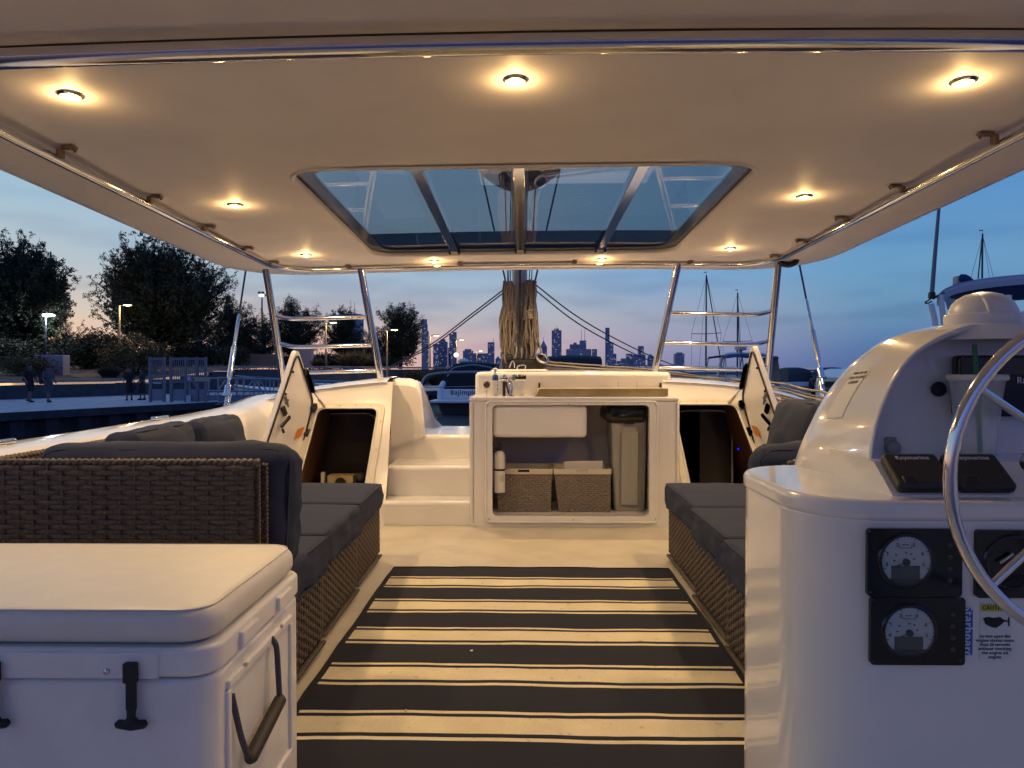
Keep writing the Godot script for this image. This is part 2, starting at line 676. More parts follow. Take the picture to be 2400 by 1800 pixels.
func catamaran() -> void:
	cat_ = thing("catamaran", "white sailing catamaran whose lamplit cockpit holds sofas, helm and galley", "boat")
	var floor_m: Material = mats["nonskid_gelcoat"]
	var s := sh()
	s.box(Vector3(0, -0.03, -2.1), Vector3(4.1, 0.06, 6.5))
	part(s, "cockpit_floor", floor_m, cat_)
	# side coamings with the hulls under them: sections swept along the boat
	for sd in [-1.0, 1.0]:
		var rows := []
		var keys := [[1.6, 0.80, 0.0], [0.0, 0.81, 0.0], [-2.0, 0.815, 0.0], [-3.5, 0.825, 0.0], [-4.6, 0.84, 0.0], [-5.3, 0.865, -0.02], [-5.8, 0.92, -0.03], [-6.5, 0.93, -0.02], [-7.6, 0.86, 0.02], [-9.2, 0.7, 0.12]]
		for k in keys:
			var z: float = k[0]
			var h: float = k[1]
			var o: float = k[2]
			var sec := [[1.89 + o, -0.02], [1.9 + o, 0.1], [1.91 + o, 0.4], [1.92 + o, h - 0.12], [1.935 + o, h - 0.045], [1.965 + o, h - 0.012], [2.02 + o, h], [2.12 + o, h + 0.004], [2.19 + o, h - 0.01], [2.225 + o, h - 0.05], [2.24 + o, h - 0.2], [2.2 + o, 0.0], [2.1 + o, -1.3]]
			var row := PackedVector3Array()
			for q in sec:
				row.push_back(Vector3(sd * q[0], q[1], z))
			rows.push_back(row)
		var sm := sh()
		sm.grid(rows)
		part(sm, "coaming", gel, cat_)
		# low cleats on the coaming
		for z in [-2.9, -4.2]:
			var c := sh()
			var y: float = 0.824 if z > -3.5 else 0.838
			c.rbox(Vector3(sd * 2.07, y + 0.012, z), Vector3(0.035, 0.02, 0.16), 0.009)
			c.rbox(Vector3(sd * 2.07, y + 0.004, z), Vector3(0.03, 0.014, 0.05), 0.005)
			part(c, "deck_cleat", chrome, cat_)
	# steps up to the side deck, left of the galley
	var nd := [[-5.33, 0.176, -1.03], [-5.57, 0.4, -1.045]]
	for k in nd:
		var st := sh()
		var z0: float = k[0]
		var h: float = k[1]
		var x0: float = k[2]
		st.rbox(Vector3((x0 - 0.35) / 2, h / 2 - 0.02, (z0 - 6.35) / 2), Vector3(-0.35 - x0, h + 0.04, 6.35 + z0), 0.032, Basis(), 4)
		part(st, "step", gel, cat_)
	var land := sh()
	land.rbox(Vector3(-0.745, 0.25, -6.47), Vector3(0.79, 0.70, 0.96), 0.04, Basis(), 4)
	part(land, "side_deck", gel, cat_)
	# moulding left of the steps, falling away towards the bow
	var rowsc := []
	for q in [[-5.98, 1.0, 0.0], [-6.0, 1.035, 0.015], [-6.05, 1.06, 0.0], [-6.2, 1.05, 0.005], [-6.45, 0.95, 0.015], [-6.75, 0.78, 0.03], [-6.98, 0.58, 0.05]]:
		var z: float = q[0]
		var h: float = q[1]
		var o: float = q[2]
		var row := PackedVector3Array()
		for c in [[-1.07, 0.5], [-1.07, h - 0.05], [-1.06, h - 0.012], [-1.03, h], [-0.92, h - 0.005], [-0.86, h - 0.025], [-0.83 + o * 0.3, h - 0.08], [-0.80 + o, 0.58]]:
			row.push_back(Vector3(c[0], c[1], z))
		rowsc.push_back(row)
	var col := sh()
	col.grid(rowsc)
	# closed face towards the cockpit, softly rounded into the sides
	var fr := PackedVector3Array()
	for p in rowsc[0]:
		fr.push_back(p)
	for i in range(1, fr.size() - 1):
		col.tri(fr[0], fr[i], fr[i + 1], Vector3(0, 0, 1), Vector3(0, 0, 1), Vector3(0, 0, 1))
	part(col, "deck_moulding", gel, cat_)
	# cabin tops: the rising roof behind the bulkheads
	var tl := sh()
	var edge_l := [[640, 930], [700, 914], [745, 905], [820, 895], [905, 886], [920, 886]]
	var r0 := PackedVector3Array(); var r1 := PackedVector3Array(); var r2 := PackedVector3Array(); var r3 := PackedVector3Array()
	for e in edge_l:
		var p := at(e[0], e[1], 5.95)
		r0.push_back(Vector3(p.x, p.y - 0.03, -5.3 - 0.36 * (p.y - 0.02)))
		r1.push_back(p + Vector3(0, 0.0, 0.12))
		r2.push_back(p + Vector3(0, 0.01, -0.3))
		r3.push_back(p + Vector3(0, -0.25, -1.3))
	tl.grid([r0, r1, r2, r3])
	cabin_edge[-1] = r0
	part(tl, "cabin_top", gel, cat_)
	var tr := sh()
	var edge_r := [[1540, 884], [1600, 887], [1660, 891], [1735, 899], [1800, 912], [1850, 925]]
	r0 = PackedVector3Array(); r1 = PackedVector3Array(); r2 = PackedVector3Array(); r3 = PackedVector3Array()
	for e in edge_r:
		var p := at(e[0], e[1], 5.95)
		r0.push_back(Vector3(p.x, p.y - 0.03, -5.3 - 0.36 * (p.y - 0.02)))
		r1.push_back(p + Vector3(0, 0.0, 0.12))
		r2.push_back(p + Vector3(0, 0.01, -0.3))
		r3.push_back(p + Vector3(0, -0.25, -1.3))
	tr.grid([r0, r1, r2, r3])
	cabin_edge[1] = r0
	part(tr, "cabin_top", gel, cat_)
	# bow rail seen through the gap beside the steps
	var br := sh()
	br.tube(bend([at(984, 925, 9.4), at(992, 880, 9.4), at(1040, 873, 9.5), at(1180, 871, 9.7), at(1330, 880, 9.9)], 0.16), 0.017, 8)
	var brp := part(br, "bow_rail", mats["galvanised"], cat_)
	for px in [1130, 1190]:
		var b2 := sh()
		b2.rod(at(px, 873, 9.5), at(px - 4, 1110, 9.5), 0.012, 8)
		part(b2, "stanchion", mats["galvanised"], brp)
	var b3 := sh()
	b3.rod(at(990, 908, 9.4), at(1150, 905, 9.6), 0.006, 6)
	part(b3, "guard_wire", mats["galvanised"], brp)
	# tramp beam below the rail that carries it
	var beam := sh()
	beam.rbox(Vector3(0, -0.2, -9.55), Vector3(4.2, 0.22, 0.26), 0.08)
	part(beam, "cross_beam", gel, cat_)

func hardtop() -> void:
	var liner: Material = mats["liner_vinyl"]
	# underside with the opening for the skylight, as a sheet with its own thickness
	var x0 := -1.09
	var x1 := 1.09
	var d0 := 3.42
	var d1 := 5.46
	var s := sh()
	var xs := [-1.93, -1.6, -1.3, x0, -0.7, -0.35, 0.0, 0.35, 0.7, x1, 1.3, 1.6, 1.93]
	var ds := [-0.9, 0.5, 1.4, 1.9, 2.3, 2.7, 3.1, d0, 3.9, 4.4, 4.9, d1, 5.66, 5.86]  # rows astern of the view are added to shade off sky light
	# grid cells outside the skylight
	for band in [[0, 12, 0, 7], [0, 12, 11, 13], [0, 3, 7, 11], [9, 12, 7, 11]]:
		var rows := []
		for j in range(band[2], band[3] + 1):
			var row := PackedVector3Array()
			for i in range(band[0], band[1] + 1):
				row.push_back(Vector3(xs[i], roof(xs[i], ds[j]), -ds[j]))
			rows.push_back(row)
		s.grid(rows)
	# rounded corners of the opening
	var rr := 0.16
	for c in [[x0, d0, 1, 1], [x1, d0, -1, 1], [x0, d1, 1, -1], [x1, d1, -1, -1]]:
		var cx: float = c[0] + c[2] * rr
		var cd: float = c[1] + c[3] * rr
		var corner := Vector3(c[0], roof(c[0], c[1]), -c[1])
		var prev := Vector3()
		for k in 7:
			var a := PI / 2 * k / 6
			var px: float = cx - c[2] * cos(a) * rr
			var pd: float = cd - c[3] * sin(a) * rr
			var p := Vector3(px, roof(px, pd), -pd)
			if k > 0:
				s.tri(corner, prev, p, Vector3.DOWN, Vector3.DOWN, Vector3.DOWN)
			prev = p
	var top := part(s, "hardtop", liner, cat_, "white hardtop roof with recessed downlights and a wide skylight")
	# the rounded lip outside the rail
	var outline := []
	for q in [[-1, 1.45], [-1, 5.86], [1, 5.86], [1, 1.45]]:
		outline.push_back(Vector3(q[0], 0, -q[1]))
	var rows := []
	for k in [[0.0, 0.0, 0.0], [0.10, -0.008, 0.05], [0.2, -0.022, 0.09], [0.27, -0.034, 0.12], [0.31, -0.03, 0.14], [0.325, 0.0, 0.15], [0.31, 0.05, 0.14], [0.2, 0.1, 0.06], [-0.5, 0.16, -0.4]]:
		var row := PackedVector3Array()
		var w: float = 1.93 + k[0]
		var front: float = 5.86 + k[2]
		var pts := bend([Vector3(-w, 0, 0.9), Vector3(-w, 0, -front), Vector3(w, 0, -front), Vector3(w, 0, 0.9)], 0.42 + k[0], 10)
		var full := PackedVector3Array()
		full.push_back(pts[0])
		for q in [2.1, 2.8, 3.5, 4.2, 4.9]:
			full.push_back(Vector3(-w, 0, -q))
		for i in range(1, 12):
			full.push_back(pts[i])
		for q in [-1.2, -0.8, -0.4, 0.0, 0.4, 0.8, 1.2]:
			full.push_back(Vector3(q, 0, -front))
		for i in range(12, 23):
			full.push_back(pts[i])
		for q in [4.9, 4.2, 3.5, 2.8, 2.1]:
			full.push_back(Vector3(w, 0, -q))
		full.push_back(pts[23])
		for p in full:
			row.push_back(Vector3(p.x, roof(p.x, -p.z) + k[1], p.z))
		rows.push_back(row)
	var lip := sh()
	lip.grid(rows)
	part(lip, "hardtop_edge", liner, top)
	# upper skin so that no sky light leaks in
	var skin := sh()
	for band in [[-2.05, 2.05, -0.9, d0 - 0.1], [-2.05, x0 - 0.1, d0 - 0.1, d1 + 0.1], [x1 + 0.1, 2.05, d0 - 0.1, d1 + 0.1], [-2.05, 2.05, d1 + 0.1, 5.95]]:
		var b: Array = band
		skin.quad(Vector3(b[0], roof(b[0], b[2]) + 0.1, -b[2]), Vector3(b[1], roof(b[1], b[2]) + 0.1, -b[2]), Vector3(b[1], roof(b[1], b[3]) + 0.1, -b[3]), Vector3(b[0], roof(b[0], b[3]) + 0.1, -b[3]))
	skin.quad(Vector3(-2.05, roof(-2, -0.9), 0.9), Vector3(2.05, roof(2, -0.9), 0.9), Vector3(2.05, roof(2, -0.9) + 0.16, 0.9), Vector3(-2.05, roof(-2, -0.9) + 0.16, 0.9))
	part(skin, "hardtop_skin", gel, top)
	# skylight: rim, dark border, pane, three steel bars
	var rim := sh()
	var c0 := Vector2((x0 + x1) / 2, (d0 + d1) / 2)
	var o1 := PackedVector3Array(); var o2 := PackedVector3Array(); var o3 := PackedVector3Array(); var o4 := PackedVector3Array()
	for p in rrect(x1 - x0, d1 - d0, 0.16, 8):
		o1.push_back(Vector3(p.x + c0.x, roof(p.x + c0.x, p.y + c0.y), -(p.y + c0.y)))
		o2.push_back(Vector3(p.x + c0.x, roof(p.x + c0.x, p.y + c0.y) + 0.018, -(p.y + c0.y)))
	for p in rrect(x1 - x0 + 0.05, d1 - d0 + 0.05, 0.185, 8):
		o3.push_back(Vector3(p.x + c0.x, roof(p.x + c0.x, p.y + c0.y) - 0.002, -(p.y + c0.y)))
	for p in rrect(x1 - x0 + 0.02, d1 - d0 + 0.02, 0.17, 8):
		o4.push_back(Vector3(p.x + c0.x, roof(p.x + c0.x, p.y + c0.y) - 0.012, -(p.y + c0.y)))
	rim.grid([o3, o4, o1, o2], false, true)
	var sky_ := part(rim, "skylight_rim", liner, top)
	var bo := PackedVector3Array(); var bi := PackedVector3Array()
	for p in rrect(x1 - x0 + 0.12, d1 - d0 + 0.12, 0.2, 8):
		bo.push_back(Vector3(p.x + c0.x, roof(p.x + c0.x, p.y + c0.y) + 0.021, -(p.y + c0.y)))
	for p in rrect(x1 - x0 - 0.17, d1 - d0 - 0.17, 0.1, 8):
		bi.push_back(Vector3(p.x + c0.x, roof(p.x + c0.x, p.y + c0.y) + 0.021, -(p.y + c0.y)))
	var bord := sh()
	bord.ring(bo, bi, Vector3(0, 0.004, 0))
	part(bord, "skylight_border", mat("glass_frit", Color(0.05, 0.062, 0.068), 0.15), top)
	var pane := sh()
	var prow := []
	for j in 9:
		var row := PackedVector3Array()
		for i in 13:
			var x := lerpf(x0 - 0.09, x1 + 0.09, i / 12.0)
			var d := lerpf(d0 - 0.09, d1 + 0.09, j / 8.0)
			row.push_back(Vector3(x, roof(x, d) + 0.03, -d))
		prow.push_back(row)
	pane.grid(prow)
	part(pane, "skylight_pane", mats["smoked_skylight"], top)
	for x in [-0.5, -0.02, 0.56]:
		var bar := sh()
		var w := 0.056
		for k in 6:
			pass
		var a := Vector3(x, roof(x, d0 - 0.02) + 0.006, -(d0 - 0.02))
		var b := Vector3(x, roof(x, d1 - 0.02) + 0.006, -(d1 - 0.02))
		var m := (a + b) / 2
		bar.rbox(m, Vector3(w, 0.012, a.distance_to(b)), 0.004, Basis.looking_at(b - a))
		var bb := part(bar, "skylight_bar", chrome, top)
		var foot := sh()
		for q in [-0.033, 0.033]:
			foot.rbox(b + Vector3(q, -0.004, 0.03), Vector3(0.014, 0.03, 0.06), 0.005)
		foot.box(b + Vector3(0, 0.01, -0.01), Vector3(0.07, 0.012, 0.03))
		part(foot, "bar_bracket", black, top)
	# steel rail right round the underside
	var pts := []
	for q in [[-1.9, 2.1], [-1.9, 5.83], [1.9, 5.83], [1.9, 2.1]]:
		pts.push_back(Vector3(q[0], 0, -q[1]))
	var path := bend([Vector3(-1.9, 0, -2.12), Vector3(-1.9, 0, -5.83), Vector3(1.9, 0, -5.83), Vector3(1.9, 0, -2.12)], 0.4, 9)
	var dense := PackedVector3Array()
	for i in path.size() - 1:
		var a := path[i]
		var b := path[i + 1]
		var nseg := maxi(1, int(a.distance_to(b) / 0.3))
		for k in nseg:
			var p := a.lerp(b, float(k) / nseg)
			var dd := -p.z
			var drop := lerpf(0.055, 0.022, clampf((dd - 2.7) / 3.0, 0, 1))
			dense.push_back(Vector3(p.x, roof(p.x, dd) - drop, p.z))
	var rail := sh()
	rail.tube(dense, 0.021, 12)
	part(rail, "hardtop_rail", chrome, top)
	# stouter cross tube at the aft end; dark strip behind stands for its shadow
	var ctp := PackedVector3Array()
	var shade_rows := []
	for i in 21:
		var x := lerpf(-1.9, 1.9, i / 20.0)
		ctp.push_back(Vector3(x, roof(x, 2.12) - 0.068, -2.12))
		shade_rows.push_back(PackedVector3Array([Vector3(x, roof(x, 2.29) - 0.001, -2.29), Vector3(x, roof(x, 2.28) - 0.018, -2.28), Vector3(x, roof(x, 2.24) - 0.024, -2.235), Vector3(x, roof(x, 2.19) - 0.018, -2.19), Vector3(x, roof(x, 2.18) - 0.001, -2.18)]))
	var ct := sh()
	ct.tube(ctp, 0.029, 14)
	part(ct, "cross_tube", chrome, top)
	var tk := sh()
	tk.grid(shade_rows)
	part(tk, "tube_shadow_strip", mat("shadow_brown", Color(0.03, 0.022, 0.018), 0.5), top)
	# clips that hold the rail to the roof
	for side in [-1.0, 1.0]:
		for dd in [3.0, 3.72, 4.36, 4.98, 5.5]:
			clip(Vector3(side * 1.9, roof(side * 1.9, dd), -dd), Vector3(-side, 0, 0), lerpf(0.055, 0.022, clampf((dd - 2.7) / 3.0, 0, 1)), top)
	for x in [-1.36, -0.49, 0.4, 1.29]:
		clip(Vector3(x, roof(x, 5.83), -5.83), Vector3(0, 0, 1), 0.022, top)
	# dark hose tucked in the right forward corner
	var hose := sh()
	hose.tube(curve([at(1868, 598, 5.6), at(1866, 612, 5.62), at(1852, 620, 5.65), at(1836, 619, 5.7), at(1826, 612, 5.72)], 5), 0.022, 8)
	part(hose, "drain_hose", mats["seal_rubber"], top)
	# poles and ladder rails between cabin top and hardtop
	poles(-1)
	poles(1)

func clip(p: Vector3, inward: Vector3, drop: float, parent: Node) -> void:
	var s := sh()
	var along := Vector3.UP.cross(inward)
	var b := Basis(along, Vector3.UP, inward)
	s.rbox(p + Vector3(0, -0.008, 0) + inward * 0.06, Vector3(0.036, 0.013, 0.055), 0.005, b, 2)
	s.rbox(p + Vector3(0, -drop * 0.6, 0) + inward * 0.024, Vector3(0.032, maxf(drop * 0.8, 0.02), 0.024), 0.007, b, 2)
	for k in [-0.014, 0.014]:
		s.rod(p + inward * 0.075 + along * k + Vector3(0, -0.014, 0), p + inward * 0.075 + along * k + Vector3(0, -0.022, 0), 0.006, 8)
	part(s, "rail_clip", mat("bronze_plastic", Color(0.14, 0.1, 0.075), 0.4), parent)

func poles(side: int) -> void:
	var inner_b := at(895, 903, 6.0) if side < 0 else at(1530, 893, 6.0)
	var inner_t := at(845, 628, 5.83) if side < 0 else at(1590, 616, 5.83)
	var outer_b := at(667, 912, 6.05) if side < 0 else at(1797, 905, 6.05)
	var outer_t := at(622, 626, 5.75) if side < 0 else at(1825, 608, 5.75)
	for q in [[inner_b, inner_t], [outer_b, outer_t]]:
		var s := sh()
		s.tube(PackedVector3Array([q[0], q[1]]), 0.028, 14)
		var p := part(s, "support_pole", chrome, cat_)
		var f := sh()
		f.rbox(q[0] + Vector3(0, 0.0, 0), Vector3(0.1, 0.035, 0.1), 0.012)
		f.lathe([Vector2(0.036, 0.012), Vector2(0.036, 0.05), Vector2(0.03, 0.055)], 14, Transform3D(Basis(), q[0]))
		part(f, "pole_foot", chrome, p)
	# three rungs, bent towards the outer pole
	var ys := [741, 807, 868] if side < 0 else [731, 801, 860]
	for y in ys:
		var ti: float = inverse_lerp(903.0 if side < 0 else 893.0, 628.0 if side < 0 else 616.0, y)
		var a := inner_b.lerp(inner_t, ti)
		var to: float = inverse_lerp(912.0 if side < 0 else 905.0, 626.0 if side < 0 else 608.0, y - 3)
		var b := outer_b.lerp(outer_t, to)
		var c := b.lerp(a, 0.17) + Vector3(0, -0.022, 0.02)
		var s := sh()
		s.tube(bend([a, c, b + Vector3(0, 0.012, 0)], 0.12, 6), 0.017, 10)
		part(s, "grab_rung", chrome, cat_)

func companionways() -> void:
	companionway(-1, [746, 957], [888, 957], [702, 1120], [859, 1130])
	companionway(1, [1723, 948], [1575, 948], [1771, 1074], [1614, 1130])

func edge_y(side: int, x: float) -> float:
	var e: PackedVector3Array = cabin_edge[side]
	for i in e.size() - 1:
		if (x >= e[i].x and x <= e[i + 1].x):
			return lerpf(e[i].y, e[i + 1].y, (x - e[i].x) / (e[i + 1].x - e[i].x)) + 0.004
	return (e[0].y if x < e[0].x else e[e.size() - 1].y) + 0.004

# ot/it: outer and inner top corner of the opening, ob/ib: points further down the same edges
func companionway(side: int, ot: Array, it: Array, ob: Array, ib: Array) -> void:
	var nn := Vector3(0, 0.36, 1).normalized()
	var ko: float = float(ob[0] - ot[0]) / float(ob[1] - ot[1])
	var ki: float = float(ib[0] - it[0]) / float(ib[1] - it[1])
	var low := 1228.0
	var o1 := bulk(ot[0], ot[1])
	var i1 := bulk(it[0], it[1])
	var o0 := bulk(ot[0] + ko * (low - ot[1]), low)
	var i0 := bulk(it[0] + ki * (low - it[1]), low)
	# bulkhead: outer strip, strip over the opening, inner strip
	var far_o := 1.95 * side
	var far_i := -1.0 if side < 0 else 1.06
	var topy := 0.985 if side < 0 else 1.0
	var s := sh()
	var P := func(x: float, y: float) -> Vector3: return Vector3(x, y, bulk_z(y))
	s.quad(P.call(far_o, 0.0), P.call(o0.x, 0.0), P.call(o1.x, o1.y), P.call(far_o, o1.y))
	# strip over the opening, its upper edge following the cabin top
	var xs := [far_o, lerpf(far_o, o1.x, 0.5), o1.x, lerpf(o1.x, i1.x, 0.33), lerpf(o1.x, i1.x, 0.66), i1.x, far_i]
	for k in xs.size() - 1:
		s.quad(P.call(xs[k], o1.y), P.call(xs[k + 1], o1.y), P.call(xs[k + 1], edge_y(side, xs[k + 1])), P.call(xs[k], edge_y(side, xs[k])))
	s.quad(P.call(i0.x, 0.0), P.call(far_i, 0.0), P.call(far_i, i1.y), P.call(i1.x, i1.y))
	s.quad(P.call(o0.x, 0.0), P.call(i0.x, 0.0), P.call(i0.x, i0.y), P.call(o0.x, o0.y))
	var bh := part(s, "bulkhead", gel, cat_)
	# frame with a rounded lip and screws
	var loop := bend([o0, o1, i1, i0], 0.06, 5, true)
	var cen := (o0 + o1 + i0 + i1) / 4
	var wide := PackedVector3Array()
	for p in loop:
		var dir: Vector3 = p - cen
		wide.push_back(p + Vector3(signf(dir.x) * 0.052, 0.035 * clampf(dir.y / 0.35, -1, 1), 0) + Vector3(0, 0, -0.36 * 0.035 * clampf(dir.y / 0.35, -1, 1)))
	var fr := sh()
	var a := PackedVector3Array(); var b := PackedVector3Array()
	for i in loop.size():
		a.push_back(wide[i] + nn * 0.002); b.push_back(loop[i] + nn * 0.002)
	fr.ring(a, b, nn * 0.012)
	var frame := part(fr, "companionway_frame", mat("door_frame", Color(0.72, 0.68, 0.56), 0.3), cat_)
	var lip := sh()
	var lp := PackedVector3Array()
	for p in loop:
		lp.push_back(p + nn * 0.012)
	lip.tube(lp, 0.009, 8, false, true)
	part(lip, "frame_lip", mats["white_plastic"], frame)
	for t in [0.12, 0.37, 0.62, 0.87]:
		for q in [[i1, i0, -side * 0.034], [o1, i1, 0.0]]:
			var c: Vector3 = q[0].lerp(q[1], t) + nn * 0.015 + Vector3(q[2], 0.02 if q[2] == 0.0 else 0.0, 0)
			var sc := sh()
			sc.lathe([Vector2(0.0, 0.003), Vector2(0.005, 0.002), Vector2(0.006, 0.0)], 8, Transform3D(Basis(Vector3.RIGHT, PI / 2 - 0.35), c))
			part(sc, "screw", mats["brushed_steel"], frame)
	# the dark way down: walls, inner frame, black opening beyond
	var inside := sh()
	var back := -8.6
	var f := [o0, o1, i1, i0]
	for i in 4:
		var p: Vector3 = f[i]
		var q: Vector3 = f[(i + 1) % 4]
		if i != 0:
			inside.quad(p, q, Vector3(q.x, q.y, back), Vector3(p.x, p.y, back))
	inside.quad(Vector3(o0.x, o0.y, back), Vector3(o1.x, o1.y, back), Vector3(i1.x, i1.y, back), Vector3(i0.x, i0.y, back))
	part(inside, "companionway_lining", mats["cabin_dark"], bh)
	var w := sh()
	w.quad(o0, o1, Vector3(o1.x, o1.y, back), Vector3(o0.x, o0.y, back))
	part(w, "wood_panel", mats["cabin_wood"], bh)
	# inner sliding hatch with a pale edge trim
	var trim := sh()
	var tp: Array
	if side < 0:
		tp = [at(742, 1240, 6.0), at(743, 970, 6.0), at(886, 968, 6.0), at(884, 1100, 6.0)]
	else:
		tp = [at(1716, 1240, 6.0), at(1716, 962, 6.0), at(1578, 962, 6.0), at(1580, 1100, 6.0)]
	trim.tube(bend(tp, 0.12, 6), 0.009, 6)
	part(trim, "hatch_trim", mat("trim_grey", Color(0.28, 0.25, 0.23), 0.4), bh)
	var pan := sh()
	if side < 0:
		pan.quad(at(745, 1240, 6.02), at(745, 972, 6.02), at(884, 972, 6.02), at(884, 1240, 6.02))
	else:
		pan.quad(at(1714, 1240, 6.02), at(1714, 964, 6.02), at(1640, 964, 6.02), at(1640, 1240, 6.02))
	part(pan, "hatch_panel", mat("smoked_acrylic", Color(0.018, 0.015, 0.016), 0.2), bh)
	# the open door
	var A: Vector3; var B: Vector3; var C: Vector3; var D: Vector3
	if side < 0:
		A = at(697, 813, 5.3); B = at(737, 938, 5.6); C = at(688, 1110, 5.5); D = at(598, 1110, 5.02)
	else:
		A = at(1762, 802, 5.3); B = at(1737, 930, 5.6); C = at(1798, 1110, 5.5); D = at(1866, 1110, 5.02)
	var dn := (B - A).cross(D - A).normalized()
	if dn.dot(EYE - A) < 0:
		dn = -dn
	C = C - dn * (C - A).dot(dn)
	var outl := bend([A, B, C, D], 0.07, 5, true)
	var ds := sh()
	ds.slab(outl, -dn * 0.035)
	var door := part(ds, "companionway_door", gel, cat_)
	var mid := (A + B + C + D) / 4
	var seal := PackedVector3Array()
	for p in outl:
		seal.push_back(mid + (p - mid) * 0.93 + dn * 0.004)
	var sl := sh()
	sl.tube(seal, 0.007, 6, false, true)
	part(sl, "door_seal", mats["seal_rubber"], door)
	# lever handle, latch, hinges, stickers
	var X := (B - A).normalized()
	var Y := (A - D).normalized()
	var hp := A.lerp(D, 0.44) + X * 0.07
	var h := sh()
	h.rbox(hp + dn * 0.012 + X * 0.02, Vector3(0.075, 0.035, 0.02), 0.006, Basis(X, Y, dn).orthonormalized())
	h.rbox(hp + dn * 0.03 + X * 0.055 - Y * 0.05, Vector3(0.026, 0.12, 0.016), 0.006, Basis(X, Y, dn).orthonormalized())
	h.rbox(hp + dn * 0.03 + X * 0.062 - Y * 0.112, Vector3(0.036, 0.016, 0.016), 0.005, Basis(X, Y, dn).orthonormalized())
	part(h, "handle", black, door)
	var fish := sh()
	var fb := Basis(X, Y, dn).orthonormalized()
	var fx := Transform3D(fb, hp + X * 0.03 + Y * 0.075 + dn * 0.003)
	fish.prism(PackedVector2Array([Vector2(-0.06, -0.02), Vector2(-0.045, 0.0), Vector2(-0.055, 0.02), Vector2(-0.02, 0.012), Vector2(0.0, 0.03), Vector2(0.01, 0.012), Vector2(0.045, 0.006), Vector2(0.05, -0.004), Vector2(0.01, -0.014), Vector2(-0.005, -0.026), Vector2(-0.015, -0.012)]), 0.0, 0.001, fx)
	part(fish, "fish_sticker", mat("sticker_grey", Color(0.1, 0.1, 0.11), 0.5), door)
	var ora := sh()
	var ox := Transform3D(fb, B.lerp(C, 0.46) + (D - C) * 0.2 + dn * 0.003)
	ora.prism(PackedVector2Array([Vector2(0, -0.075), Vector2(0.04, 0), Vector2(0, 0.075), Vector2(-0.04, 0)]), 0.0, 0.001, ox)
	part(ora, "diamond_sticker", mat("sticker_orange", Color(0.65, 0.2, 0.03), 0.5), door)
	for t in [0.1, 0.45]:
		var hg := sh()
		var c := B.lerp(C, t)
		hg.rbox(c + dn * 0.012, Vector3(0.05, 0.06, 0.03), 0.008, fb)
		hg.rod(c + Y * 0.035 + dn * 0.02, c - Y * 0.035 + dn * 0.02, 0.009, 8)
		part(hg, "hinge", black, door)
	for k in [[0.16, 0.05], [0.34, 0.05]]:
		var kb := sh()
		kb.lathe([Vector2(0, 0.01), Vector2(0.008, 0.008), Vector2(0.01, 0)], 8, Transform3D(Basis(fb.x, fb.z, -fb.y), A.lerp(D, k[0]) + X * k[1]))
		part(kb, "screw_cap", black, door)
	var cat2 := sh()
	cat2.rbox(A.lerp(D, 0.93) + X * 0.09 + dn * 0.012, Vector3(0.1, 0.03, 0.02), 0.005, fb)
	cat2.rbox(A.lerp(D, 0.93) + X * 0.13 + dn * 0.012 + Y * 0.02, Vector3(0.02, 0.04, 0.02), 0.005, fb)
	part(cat2, "door_catch", black, door)
	# bracket over the top corner and gas strut down to the bulkhead
	var t0 := A.lerp(B, 0.42) + dn * 0.01
	var t1 := A.lerp(B, 0.84) + dn * 0.015
	var bk := sh()
	bk.rbox((t0 + t1) / 2, Vector3(0.03, t0.distance_to(t1), 0.03), 0.01, Basis(dn.cross((t0 - t1).normalized()), (t0 - t1).normalized(), dn).orthonormalized())
	bk.rbox(t0 + Y * -0.01, Vector3(0.06, 0.03, 0.025), 0.008, fb)
	part(bk, "strut_bracket", black, door)
	var e := bulk(762, 955, 0.012) if side < 0 else bulk(1707, 946, 0.012)
	var st := sh()
	st.rod(t1, t1.lerp(e, 0.45), 0.005, 8)
	part(st, "strut_rod", chrome, door)
	var st2 := sh()
	st2.rod(t1.lerp(e, 0.42), e, 0.0105, 10)
	part(st2, "gas_strut", mats["brushed_steel"], door)

